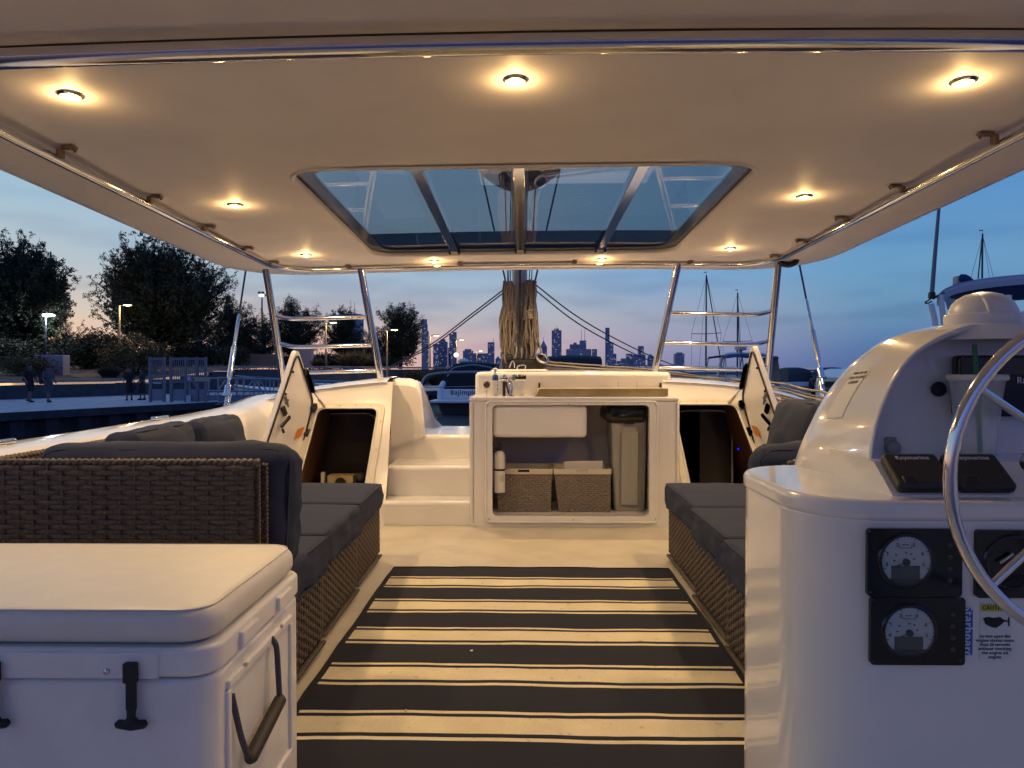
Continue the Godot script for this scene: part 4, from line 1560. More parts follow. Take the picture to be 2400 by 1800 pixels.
	for a in 9:
		var row := PackedVector3Array()
		var u := lerpf(11.4, 6.9, a / 8.0)
		for b in 5:
			var tt := lerpf(0.13, 0.45, b / 4.0)
			row.push_back(pod_at(rd, fd, u, tt) + pod_out(rd, fd, u, tt) * 0.0012)
		prow.push_back(row)
	var q := sh()
	q.grid(prow)
	var qp := part(q, "review_sticker", mats["sticker_white"], t, "slanted white sticker with small print on the pod")
	var j := 0
	for line in ["SCAN THE QR", "CODE TO LEAVE", "A REVIEW"]:
		var u := lerpf(11.4, 6.9, 0.07 + 0.105 * j)
		var o := pod_out(rd, fd, u, 0.29)
		var ux := (pod_at(rd, fd, u, 0.45) - pod_at(rd, fd, u, 0.13)).normalized()
		var c := pod_at(rd, fd, u, 0.29) + o * 0.0018
		lettering(line, "lettering", mat("print_grey", Color(0.1, 0.08, 0.06), 0.6), qp, c, Basis(ux, o.cross(ux), o).orthonormalized(), 0.0066, 0.0003)
		j += 1
	# plastic cup with straw on the shelf
	var cupc := at(2287.5, 1073, 1.385)
	var cup := thing("drink_cup", "clear plastic cup with white rim and green straw on the helm shelf", "cup", Vector3(cupc.x, 0.962, cupc.z))
	var cy := 0.9605
	var cx2 := Transform3D(Basis(), Vector3(cupc.x, cy, cupc.z))
	var cp2 := sh()
	cp2.lathe([Vector2(0.0, 0.002), Vector2(0.031, 0.002), Vector2(0.033, 0.004), Vector2(0.036, 0.05), Vector2(0.041, 0.11), Vector2(0.0465, 0.143)], 36, cx2)
	var clear := mat("clear_plastic", Color(0.8, 0.82, 0.8), 0.08)
	clear.transparency = BaseMaterial3D.TRANSPARENCY_ALPHA
	clear.albedo_color.a = 0.32
	part(cp2, "cup_wall", clear, cup)
	var rm := sh()
	rm.lathe([Vector2(0.046, 0.141), Vector2(0.05, 0.142), Vector2(0.051, 0.147), Vector2(0.049, 0.152), Vector2(0.045, 0.151)], 36, cx2)
	part(rm, "cup_rim", mat("milky_plastic", Color(0.62, 0.62, 0.56), 0.35), cup)
	var ice := sh()
	ice.lathe([Vector2(0, 0.004), Vector2(0.0315, 0.004), Vector2(0.0315, 0.004), Vector2(0.032, 0.012), Vector2(0.032, 0.012), Vector2(0.0, 0.012)], 30, cx2)
	part(ice, "drink_dregs", mat("pale_drink", Color(0.5, 0.5, 0.33), 0.2), cup)
	var sw := sh()
	sw.rod(cx2 * Vector3(0.006, 0.006, 0.004), cx2 * Vector3(-0.004, 0.208, -0.002), 0.0045, 10)
	part(sw, "straw", mat("straw_green", Color(0.01, 0.16, 0.06), 0.4), cup)

# points on the pod's flank between its forward and aft arches, and the way out of it
func pod_at(a: PackedVector3Array, b: PackedVector3Array, u: float, t: float) -> Vector3:
	var i := int(u)
	return a[i].lerp(a[i + 1], u - i).lerp(b[i].lerp(b[i + 1], u - i), t)

func pod_out(a: PackedVector3Array, b: PackedVector3Array, u: float, t: float) -> Vector3:
	var n := (pod_at(a, b, u + 0.5, t) - pod_at(a, b, u - 0.5, t)).cross(pod_at(a, b, u, t + 0.1) - pod_at(a, b, u, t - 0.1)).normalized()
	return n if n.x < 0 else -n

func dial(parent: Node, c: Vector3, dark: bool) -> void:
	var r := 0.0402
	var bz := sh()
	bz.lathe([Vector2(r - 0.001, 0.0), Vector2(r, 0.004), Vector2(r + 0.004, 0.004), Vector2(r + 0.006, 0.0)], 40, Transform3D(Basis(Vector3.RIGHT, PI / 2), c))
	var d := part(bz, "dial", mats["black_gloss"], parent)
	if dark:
		var k := sh()
		k.lathe([Vector2(0, 0.004), Vector2(0.012, 0.004), Vector2(0.014, 0.002), Vector2(0.014, 0)], 20, Transform3D(Basis(Vector3.RIGHT, PI / 2), c))
		part(k, "key_switch", mats["black_plastic"], d)
		var g := sh()
		g.rbox(c + Vector3(-0.012, 0.008, 0.006), Vector3(0.026, 0.004, 0.003), 0.001, Basis(Vector3.BACK, 0.62))
		part(g, "switch_blade", mats["brushed_steel"], d)
		return
	var gls := sh()
	gls.lathe([Vector2(0.0, 0.0085), Vector2(r * 0.5, 0.0078), Vector2(r * 0.85, 0.006), Vector2(r, 0.004)], 32, Transform3D(Basis(Vector3.RIGHT, PI / 2), c))
	part(gls, "dial_glass", mats["dial_glass"], d)
	# pale face cut off at the bottom
	var poly := PackedVector2Array()
	for k in 41:
		var a := deg_to_rad(-46.0 + 272.0 * k / 40.0)
		poly.push_back(Vector2(cos(a), sin(a)) * r)
	var f := sh()
	f.prism(poly, 0, 0.0006, Transform3D(Basis(), c))
	part(f, "dial_face", mat("dial_face", Color(0.42, 0.48, 0.47), 0.4), d)
	var lcd := sh()
	lcd.box(c + Vector3(-0.001, -0.0185, 0.0012), Vector3(0.046, 0.021, 0.0008))
	part(lcd, "dial_screen", mat("lcd_grey", Color(0.035, 0.05, 0.055), 0.2), d)
	var ink := mat("print_black", Color(0.012, 0.012, 0.012), 0.6)
	var n := [[-0.031, -0.006, "0"], [-0.03, 0.0115, "1"], [-0.0145, 0.026, "2"], [0.012, 0.026, "3"], [0.026, 0.0115, "4"], [0.028, -0.006, "5"]]
	for k in n:
		lettering(k[2], "numeral", ink, d, c + Vector3(k[0], k[1], 0.001), Basis(), 0.0066, 0.0003)
	for k in 26:
		var a := deg_to_rad(200.0 - 220.0 * k / 25.0)
		var tk := sh()
		var long := 0.0046 if k % 5 == 0 else 0.0022
		tk.box(c + Vector3(cos(a), sin(a), 0) * (r - long * 0.5 - 0.0008) + Vector3(0, 0, 0.0009), Vector3(long, 0.0007 if k % 5 else 0.0011, 0.0004), Basis(Vector3.BACK, a))
		part(tk, "dial_tick", ink, d)
	var lg := sh()
	for q in [Vector3(-0.011, 0.024, 0), Vector3(0.009, 0.024, 0)]:
		lg.box(c + q + Vector3(0, 0.0, 0.0009), Vector3(0.0008, 0.006, 0.0004))
	lg.box(c + Vector3(-0.001, 0.0208, 0.0009), Vector3(0.021, 0.001, 0.0004))
	lg.box(c + Vector3(-0.001, 0.026, 0.0009), Vector3(0.011, 0.0014, 0.0004))
	for q in [Vector2(-0.016, 0.0095), Vector2(-0.019, 0.0), Vector2(0.0, 0.013), Vector2(0.008, 0.011), Vector2(0.013, 0.003)]:
		lg.box(c + Vector3(q.x, q.y, 0.0009), Vector3(0.0036, 0.002, 0.0004))
	part(lg, "dial_symbols", ink, d)
	var nd := sh()
	nd.lathe([Vector2(0, 0.005), Vector2(0.005, 0.005), Vector2(0.0056, 0.003), Vector2(0.0056, 0)], 18, Transform3D(Basis(Vector3.RIGHT, PI / 2), c + Vector3(0, -0.002, 0)))
	nd.box(c + Vector3(-0.009, -0.0055, 0.003), Vector3(0.016, 0.0014, 0.0008), Basis(Vector3.BACK, 0.35))
	part(nd, "needle", black, d)

# ---------------------------------------------------------------- lamps in the hardtop
func downlights() -> void:
	var spots := [[165, 222, "left of the steel cross rail"], [1208, 187, "behind the skylight at the cross rail"], [2258, 190, "over the helm wheel"], [551, 480, "beside the skylight over the left sofa"], [1885, 460, "beside the skylight over the right sofa"], [717, 597, "over the left companionway"], [1712, 582, "over the right companionway"], [1018, 612, "left of the mast at the front rail"], [1411, 608, "right of the mast at the front rail"]]
	for k in spots:
		# meet the ray with the curved roof
		var p := at(k[0], k[1], 3.0)
		for i in 12:
			var r := ray(k[0], k[1])
			var d := (roof(p.x, -p.z) - EYE.y) / (r.y / -r.z)
			p = at(k[0], k[1], minf(d, 5.72))
		p.y = roof(p.x, -p.z)
		var t := thing("downlight", "round warm downlight in the hardtop " + k[2], "light", p, 0.0, "hardtop downlights")
		var bz := sh()
		bz.lathe([Vector2(0.028, 0.002), Vector2(0.029, -0.006), Vector2(0.036, -0.008), Vector2(0.042, -0.003), Vector2(0.043, 0.001)], 28, Transform3D(Basis(), p))
		part(bz, "bezel", chrome, t)
		var ls := sh()
		ls.lathe([Vector2(0.0, -0.016), Vector2(0.012, -0.0145), Vector2(0.022, -0.01), Vector2(0.028, -0.004)], 24, Transform3D(Basis(), p))
		var m := mat("lamp_lens", Color(1.0, 0.9, 0.7), 0.4)
		m.emission_enabled = true
		m.emission = Color(1.0, 0.86, 0.58)
		m.emission_energy_multiplier = 3.2
		part(ls, "lamp_lens", m, t)
		var fr := sh()
		fr.lathe([Vector2(0.028, -0.0045), Vector2(0.032, -0.0085), Vector2(0.037, -0.0045)], 28, Transform3D(Basis(), p))
		var fm := mat("lamp_halo_ring", Color(0.9, 0.75, 0.5), 0.5)  # glowing ring added to give the lens a warm halo
		fm.emission_enabled = true
		fm.emission = Color(1.0, 0.72, 0.3)
		fm.emission_energy_multiplier = 1.0
		part(fr, "lamp_halo_ring", fm, t)
		var li := SpotLight3D.new()
		li.name = "lamp"
		li.light_color = Color(1.0, 0.835, 0.6)
		li.light_energy = 1.1
		li.light_size = 0.025
		li.spot_angle = 82.0
		li.spot_angle_attenuation = 0.6
		li.spot_range = 12.0
		li.spot_attenuation = 2.0
		li.shadow_enabled = true
		t.add_child(li)
		li.position = Vector3(0, -0.024, 0)
		li.rotation.x = -PI / 2
		var sp := OmniLight3D.new()              # added light, lays a warm halo on the ceiling round each lamp
		sp.name = "added_ceiling_glow"
		sp.light_color = Color(1.0, 0.8, 0.5)
		sp.light_energy = 0.055
		sp.light_size = 0.02
		sp.omni_range = 6.0
		sp.omni_attenuation = 2.0
		sp.shadow_enabled = true
		t.add_child(sp)
		sp.position = Vector3(0, -0.026, 0)
	# flush speaker grilles near the forward corners
	for x in [-1.52, 1.47]:
		var g := sh()
		var d := 5.6
		var p := Vector3(x, roof(x, d), -d)
		g.lathe([Vector2(0.0, -0.003), Vector2(0.08, -0.003), Vector2(0.088, -0.006), Vector2(0.095, 0.001)], 32, Transform3D(Basis(), p))
		part(g, "speaker_grille", mats["liner_vinyl"], cat_)

# ---------------------------------------------------------------- sofas
var strand_cache := {}

func strand_mesh(length: float, high: float, pitch: float, amp: float, phase: float) -> ArrayMesh:
	var key := "%.3f %.4f %.3f %.1f" % [length, high, pitch, phase]
	if strand_cache.has(key):
		return strand_cache[key]
	var n := int(ceil(length / pitch * 4.0))
	var rows := []
	for i in n + 1:
		var u := -length / 2 + length * i / n
		var b := amp * sin(PI * u / pitch + phase)
		var row := PackedVector3Array()
		for q in [[-0.5, -0.0025], [-0.28, 0.0005], [0.0, 0.0015], [0.28, 0.0005], [0.5, -0.0025]]:
			row.push_back(Vector3(u, q[0] * high, b + q[1]))
		rows.push_back(row)
	var s := sh()
	s.grid(rows)
	var m := s.mesh()
	strand_cache[key] = m
	return m

# woven face: frame xf has x along, y up, z out; bottom centre at its origin
func weave(t: Node3D, called: String, xf: Transform3D, width: float, height: float, pitch: float, row: float, thick: float, m: Material, core: Material) -> MeshInstance3D:
	var c := sh()
	c.box(xf * Vector3(0, height / 2, -thick / 2 - 0.004), Vector3(width - 0.004, height, thick), xf.basis)
	var p := part(c, called, core, t)
	var inv := placed(t).affine_inverse()
	var rows := int(height / row)
	for i in rows:
		var me := strand_mesh(width, row * 1.12, pitch, row * 0.24, 0.0 if i % 2 else PI)
		again(me, "strand", m, p, inv * xf * Transform3D(Basis(), Vector3(0, (i + 0.5) * height / rows, 0.0)))
	var st := int(width / pitch)
	var rod_key := "stake%.3f" % height
	if not strand_cache.has(rod_key):
		var r := sh()
		r.rod(Vector3.ZERO, Vector3(0, height, 0), 0.0038, 5)
		strand_cache[rod_key] = r.mesh()
	for i in st:
		var u := (int(i - st / 2.0) + 0.5) * pitch
		if absf(u) < width / 2:
			again(strand_cache[rod_key], "stake", m, p, inv * xf * Transform3D(Basis(), Vector3(u, 0, 0.0)))
	return p

# plaited edge: three strands wound along a line
func plait(t: Node, a: Vector3, b: Vector3, w: float, m: Material) -> void:
	var d := (b - a).normalized()
	var o1 := d.cross(Vector3.UP).normalized() if absf(d.y) < 0.9 else Vector3.RIGHT
	var o2 := o1.cross(d)
	var len_ := a.distance_to(b)
	var turns := len_ / (w * 3.4)
	var n := int(turns * 10)
	for k in 3:
		var pts := PackedVector3Array()
		for i in n + 1:
			var u := float(i) / n
			var an := TAU * (u * turns + k / 3.0)
			pts.push_back(a.lerp(b, u) + o1 * sin(an) * w * 0.75 + o2 * sin(an * 2.0) * w * 0.3)
		var s := sh()
		s.tube(pts, w * 0.42, 6)
		part(s, "plaited_edge", m, t)

func cushion(called: String, label: String, c: Vector3, size: Vector3, b: Basis, puff: Vector3, group := "", r := 0.035, seed_ := 1, category := "cushion") -> Node3D:
	var t := thing(called, label, category, c - Vector3(0, size.y / 2, 0), 0.0, group)
	var f := FastNoiseLite.new()
	f.seed = seed_
	f.frequency = 5.5
	f.fractal_octaves = 2
	var s := sh()
	s.rbox(c, size, r, b, 4, puff, 12, func(p: Vector3) -> Vector3:
		var k := f.get_noise_3d(p.x, p.y * 1.6, p.z)
		return p + p.normalized() * (k * 0.016 + 0.004 * f.get_noise_3d(p.x * 4.0, p.y * 4.0, p.z * 4.0)))
	part(s, "cushion_cover", fabric, t)
	# welted seams: round the two largest faces
	var ax := size.min_axis_index()
	for sg in [-1.0, 1.0]:
		var u := (ax + 1) % 3
		var v := (ax + 2) % 3
		var loop := PackedVector3Array()
		for q in rrect(size[u] - r * 0.55, size[v] - r * 0.55, r, 4):
			var p := Vector3()
			p[ax] = sg * (size[ax] / 2 - r * 0.27)
			p[u] = q.x
			p[v] = q.y
			var k := f.get_noise_3d(p.x, p.y * 1.6, p.z)
			loop.push_back(c + b * (p + p.normalized() * (k * 0.016 + 0.003)))
		var w := sh()
		w.tube(loop, 0.0042, 6, false, true)
		part(w, "welt", fabric, t)
	return t

func sofa_module(side: int, d0: float, d1: float, xf: float, place: String) -> Node3D:
	var cx := side * (xf + 0.02 + 1.86) / 2
	var cz := -(d0 + d1) / 2
	var t := thing("sofa_module", "brown wicker sofa module " + place, "sofa", Vector3(cx, 0, cz), 0.0, "wicker sofa modules")
	var front := side * (xf + 0.02)
	var len_ := d1 - d0
	var inw := Vector3(-side, 0, 0)
	var b := Basis(Vector3.UP.cross(inw), Vector3.UP, inw)
	weave(t, "front_panel", Transform3D(b, Vector3(front, 0.045, cz)), len_ - 0.012, 0.265, 0.03, 0.0165, 0.012, wicker, wicker_dark)
	var bx := sh()
	bx.box(Vector3(side * (xf + 0.06 + 1.8) / 2, 0.17, cz), Vector3(1.74 - xf, 0.24, len_ - 0.02))
	part(bx, "base_frame", wicker_dark, t)
	var bk := sh()
	bk.box(Vector3(side * 1.83, 0.43, cz), Vector3(0.055, 0.74, len_ - 0.01))
	var bp := part(bk, "back_frame", wicker, t)
	plait(t, Vector3(side * 1.83, 0.806, -d0 - 0.005), Vector3(side * 1.83, 0.806, -d1 + 0.005), 0.02, wicker)
	plait(t, Vector3(side * (xf + 0.012), 0.032, -d0 - 0.03), Vector3(side * (xf + 0.012), 0.032, -d1 + 0.03), 0.012, wicker)
	for z in [-d0 - 0.05, -d1 + 0.05]:
		for x in [xf + 0.05, 1.78]:
			var f := sh()
			f.lathe([Vector2(0.0, 0.05), Vector2(0.026, 0.05), Vector2(0.024, 0.0), Vector2(0.0, 0.0)], 12, Transform3D(Basis(), Vector3(side * x, 0, z)))
			part(f, "foot", black, t)
	# plaited posts at the front corners
	for z in [-d0 - 0.012, -d1 + 0.012]:
		var p := sh()
		p.rbox(Vector3(front + side * 0.012, 0.175, z), Vector3(0.03, 0.27, 0.022), 0.01, Basis(), 2)
		part(p, "corner_post", wicker, t)
	return t

func sofas() -> void:
	for side in [-1, 1]:
		var nm := "left" if side < 0 else "right"
		var by := "along the steps side" if side < 0 else "behind the helm"
		var spec: Array
		if side < 0:
			spec = [[3.69, 4.37, 0.83, "with its end towards the steps and white cabin wall"], [2.985, 3.68, 0.81, "in the middle of the run opposite the helm"], [2.43, 2.975, 0.79, "beside the tall wicker end panel and the white cooler"]]
		else:
			spec = [[3.62, 4.4, 0.845, "with its end towards the galley locker and bin"], [2.95, 3.61, 0.815, "in the middle of the run on the helm's side"], [2.43, 2.94, 0.79, "right behind the white helm console"]]
		var k := 0
		for m in spec:
			sofa_module(side, m[0], m[1], m[2], m[3])
			var xi: float = m[2]
			cushion("seat_cushion", "charcoal seat cushion " + m[3], Vector3(side * (xi + 1.78) / 2, 0.3835, -(m[0] + m[1]) / 2), Vector3(1.78 - xi + 0.015, 0.145, m[1] - m[0] - 0.004), Basis(), Vector3(0.004, 0.008, 0.004), "charcoal seat cushions", 0.028, 3 + k + side * 10)
			k += 1
		# the wicker end panel and its back cushion
		var t := thing("sofa_end_panel", "tall dark wicker end panel of the sofa behind the white cooler" if side < 0 else "dark wicker end panel of the sofa hidden behind the helm", "sofa", Vector3(side * 1.33, 0, -2.39))
		var top := 0.835
		weave(t, "woven_panel", Transform3D(Basis(), Vector3(side * 1.36, 0.04, -2.35)), 1.0, 0.775, 0.047, 0.0158, 0.06, wicker, wicker_dark)
		plait(t, Vector3(side * 0.85, top - 0.012, -2.372), Vector3(side * 1.87, top - 0.012, -2.372), 0.019, wicker)
		plait(t, Vector3(side * 0.856, 0.04, -2.366), Vector3(side * 0.856, top - 0.02, -2.366), 0.012, wicker)
		plait(t, Vector3(side * 0.845, 0.04, -2.405), Vector3(side * 0.845, top - 0.02, -2.405), 0.012, wicker)
		for x in [0.84, 1.82]:
			var f := sh()
			f.box(Vector3(side * x, 0.02, -2.39), Vector3(0.05, 0.04, 0.05))
			part(f, "foot", black, t)
		var eb := Basis(Vector3.RIGHT, -0.06)
		cushion("back_cushion", "charcoal back cushion leaning over the wicker end panel by the cooler" if side < 0 else "charcoal back cushion rising just behind the helm console ledge", Vector3(side * 1.205, 0.655, -2.525), Vector3(0.86, 0.42, 0.16), eb, Vector3(0.006, 0.012, 0.03), "", 0.06, 40 + side)
		# cushions along the outboard back
		var lean := 0.16
		for q in [[3.08, 0.62], [3.74, 0.6]]:
			var far_one: bool = q[0] > 3.5
			var lb: String
			if side < 0:
				lb = "charcoal back cushion nearest the left companionway door" if far_one else "charcoal back cushion between end panel and far cushion, by the coaming"
			else:
				lb = "charcoal back cushion standing under the coaming ropes beside the helm" if far_one else "charcoal back cushion half hidden behind the helm pod"
			var x := 1.7 if side < 0 else 1.5
			cushion("back_cushion", lb, Vector3(side * x, 0.655 if side < 0 else 0.7, -q[0] - q[1] / 2 - 0.03), Vector3(0.15, 0.4 if side < 0 else 0.5, q[1] - 0.02), Basis(Vector3.BACK, -side * (lean if side < 0 else 0.24)), Vector3(0.035, 0.01, 0.006), "", 0.05, 60 + int(q[0] * 10) + side)

# ---------------------------------------------------------------- cooler with cushion
func cooler() -> void:
	var t := thing("cooler", "large white marine cooler with black T latches in front of the sofa", "cooler", Vector3(-1.1, 0, -1.735))
	var cx := -1.155
	var w := 1.085
	var cz := -1.735
	var d := 0.59
	var white := mottled("cooler_white", Color(0.76, 0.76, 0.75), Color(0.8, 0.8, 0.79), 0.3, 0.7, 0.02, 0.01, 17)
	var s := sh()
	rslab(s, cx, cz, w, d, 0.055, 0.02, 0.51, 0.012, 3)
	part(s, "cooler_body", white, t)
	var l := sh()
	rslab(l, cx, cz, w + 0.008, d + 0.006, 0.058, 0.515, 0.572, 0.01, 3)
	part(l, "cooler_lid", white, t)
	var g := sh()
	rslab(g, cx, cz, w - 0.02, d - 0.02, 0.05, 0.506, 0.52, 0.002, 2)
	part(g, "lid_gasket", mats["grey_plastic"], t)
	var zf := cz + d / 2
	# front corner post of the lid and the stepped latch recess
	var st := sh()
	st.rbox(Vector3(-0.895, 0.541, zf + 0.004), Vector3(0.36, 0.052, 0.01), 0.004)
	part(st, "latch_recess", white, t)
	# T latches
	for x in [at(311, 1600, 1.43).x, at(-10, 1600, 1.43).x]:
		var lt := sh()
		lt.rbox(Vector3(x, 0.532, zf + 0.018), Vector3(0.027, 0.04, 0.014), 0.004)
		lt.rbox(Vector3(x, 0.489, zf + 0.016), Vector3(0.02, 0.065, 0.012), 0.005)
		lt.tube(PackedVector3Array([Vector3(x, 0.47, zf + 0.015), Vector3(x, 0.445, zf + 0.017), Vector3(x, 0.435, zf + 0.017)]), [0.009, 0.008, 0.014], 10)
		lt.tube(PackedVector3Array([Vector3(x - 0.031, 0.43, zf + 0.017), Vector3(x - 0.026, 0.431, zf + 0.017), Vector3(x, 0.428, zf + 0.018), Vector3(x + 0.026, 0.431, zf + 0.017), Vector3(x + 0.031, 0.43, zf + 0.017)]), [0.004, 0.0085, 0.0095, 0.0085, 0.004], 10)
		part(lt, "rubber_latch", mats["seal_rubber"], t)
	var kn := sh()
	kn.lathe([Vector2(0, 0.01), Vector2(0.006, 0.009), Vector2(0.008, 0.004), Vector2(0.006, 0)], 14, Transform3D(Basis(Vector3.RIGHT, PI / 2), Vector3(at(250, 1582, 1.43).x, 0.531, zf + 0.003)))
	part(kn, "snap_stud", chrome, t)
	# right end: raised panel frame, rope handle with its grip, hinge blocks
	var xr := cx + w / 2
	var pf := sh()
	for q in [[0.47, -1.72, 0.02, 0.42], [0.12, -1.72, 0.02, 0.42]]:
		pf.rbox(Vector3(xr + 0.002, q[0], q[1]), Vector3(0.012, q[2], q[3]), 0.005)
	for z in [-1.515, -1.925]:
		pf.rbox(Vector3(xr + 0.002, 0.295, z), Vector3(0.0115, 0.33, 0.02), 0.005)
	part(pf, "end_panel_rib", white, t)
	for z in [-1.62, -1.86]:
		var hgp := sh()
		hgp.rbox(Vector3(xr + 0.006, 0.542, z), Vector3(0.016, 0.036, 0.1), 0.006)
		part(hgp, "lid_hinge", white, t)
	var ro := sh()
	ro.tube(curve([Vector3(xr + 0.004, 0.475, -1.772), Vector3(xr + 0.018, 0.455, -1.768), Vector3(xr + 0.022, 0.4, -1.768), Vector3(xr + 0.024, 0.33, -1.772)], 6), 0.0068, 8)
	part(ro, "handle_rope", mats["rope_dark"], t)
	ro = sh()
	ro.tube(curve([Vector3(xr + 0.002, 0.44, -1.535), Vector3(xr + 0.008, 0.4, -1.54), Vector3(xr + 0.014, 0.34, -1.555), Vector3(xr + 0.022, 0.285, -1.575)], 6), 0.0068, 8)
	part(ro, "handle_rope", mats["rope_dark"], t)
	var gp := sh()
	gp.tube(PackedVector3Array([Vector3(xr + 0.024, 0.326, -1.782), Vector3(xr + 0.025, 0.323, -1.772), Vector3(xr + 0.025, 0.284, -1.58), Vector3(xr + 0.024, 0.281, -1.57)]), [0.009, 0.0155, 0.0155, 0.009], 12)
	part(gp, "handle_grip", mat("grip_brown", Color(0.03, 0.025, 0.022), 0.6), t)
	for q in [[0.48, -1.6], [0.48, -1.84]]:
		var sc := sh()
		sc.lathe([Vector2(0, 0.005), Vector2(0.006, 0.004), Vector2(0.007, 0)], 10, Transform3D(Basis(Vector3.BACK, -PI / 2), Vector3(xr + 0.006, q[0], q[1])))
		part(sc, "screw", mats["brushed_steel"], t)
	var c := thing("cooler_cushion", "smooth cream vinyl cushion lying on the white cooler", "cushion", Vector3(cx, 0.574, cz))
	var cs := sh()
	rslab(cs, cx, cz, w - 0.004, d - 0.004, 0.075, 0.5745, 0.645, 0.03, 6, 0.005)
	var vin := mottled("cream_vinyl", Color(0.71, 0.68, 0.61), Color(0.735, 0.705, 0.635), 0.42, 0.5, 0.02, 0.012, 27)
	part(cs, "cushion_cover", vin, c)
	var sm := sh()
	var lp := PackedVector3Array()
	for p in rrect(w - 0.034, d - 0.034, 0.06, 7):
		lp.push_back(Vector3(cx + p.x, 0.6425, cz + p.y))
	sm.tube(lp, 0.0022, 6, false, true)
	part(sm, "seam_welt", vin, c)

# ---------------------------------------------------------------- rug
func rug() -> void:
	var L := 2.44
	var W := 1.55
	var im := Image.create(640, 1024, false, Image.FORMAT_RGB8)
	var navy := Color(0.007, 0.008, 0.02)
	var cream := Color(0.66, 0.585, 0.41)
	var f := FastNoiseLite.new()
	f.seed = 5
	f.frequency = 0.02
	f.fractal_octaves = 4
	for y in 1024:
		var u := L * y / 1024.0               # from the far edge
		var k := fposmod(u - 0.194, 0.393)
		var pale := u > 0.19 and (k < 0.02 or (k > 0.041 and k < 0.153) or (k > 0.176 and k < 0.198))
		if u > L - 0.1: pale = false
		for x in 640:
			var v := W * x / 640.0
			var c := cream if pale else navy
			if v < 0.018 or v > W - 0.018:
				c = Color(0.008, 0.008, 0.012)
			var nz := f.get_noise_2d(v * 220.0, u * 220.0)
			var fine := 0.9 + 0.2 * rng.randf()
			var st := 1.0 + nz * 0.12
			if pale and f.get_noise_2d(v * 900.0 + 900, u * 900.0) > 0.55:
				st *= 0.75
			im.set_pixel(x, y, Color(c.r * st * fine, c.g * st * fine, c.b * st * fine).linear_to_srgb())
	var m := mat("rug_weave", Color.WHITE, 0.95)
	m.albedo_texture = ImageTexture.create_from_image(im)
	# ribs of the weave
	var rib := Image.create(64, 64, false, Image.FORMAT_L8)
	for y in 64:
		for x in 64:
			rib.set_pixel(x, y, Color.from_hsv(0, 0, 0.5 + 0.3 * sin(TAU * y / 8.0) + 0.2 * sin(TAU * x / 16.0 + (PI if (y / 8) % 2 else 0.0))))
	var s := sh()
	var rows := []
	var nz2 := FastNoiseLite.new()
	nz2.seed = 9
	nz2.frequency = 0.8
	for j in 41:
		var row := PackedVector3Array()
		for i in 25:
			var x := -W / 2 + W * i / 24.0
			var z := -4.167 + L * j / 40.0
			var wob := 0.006 * nz2.get_noise_2d(x * 2.0 + 40.0, z * 1.3) + 0.003 * nz2.get_noise_2d(z * 5.0, x)
			row.push_back(Vector3(x + wob, 0.0075 + 0.0045 * nz2.get_noise_2d(x * 3, z * 3), z + 0.008 * nz2.get_noise_2d(x * 1.6, z * 0.8 + 70.0)))
		rows.push_back(row)
	s.grid(rows)
	var t := thing("rug", "navy and cream striped flatweave rug on the cockpit floor", "rug", Vector3(-0.001, 0, 0), deg_to_rad(-0.6))
	part(s, "rug_weave", m, t, "", true)
	var e := sh()
	var loop := PackedVector3Array()
	for i in 25:
		loop.push_back(rows[0][i])
	for j in range(1, 41):
		loop.push_back(rows[j][24])
	for i in range(23, -1, -1):
		loop.push_back(rows[40][i])
	for j in range(39, 0, -1):
		loop.push_back(rows[j][0])
	e.tube(loop, 0.0055, 6, false, true)
	part(e, "rug_binding", mat("binding_black", Color(0.01, 0.01, 0.014), 0.95), t, "", true)

	for k in [[1105, 1524, 0.007], [951, 1664, 0.004]]:
		var q := at_y(k[0], k[1], 0.014)
		var c := thing("crumb", "tiny pale crumb on a navy stripe of the rug", "crumb", Vector3(q.x, 0.008, q.z), 0.0, "crumbs on the rug")
		var cs := sh()
		cs.rbox(Vector3(q.x, 0.0125, q.z), Vector3(k[2] * 1.8, 0.006, k[2]), 0.0025, Basis(Vector3.UP, 0.6), 2)
		part(cs, "crumb_bit", mats["white_plastic"], c)

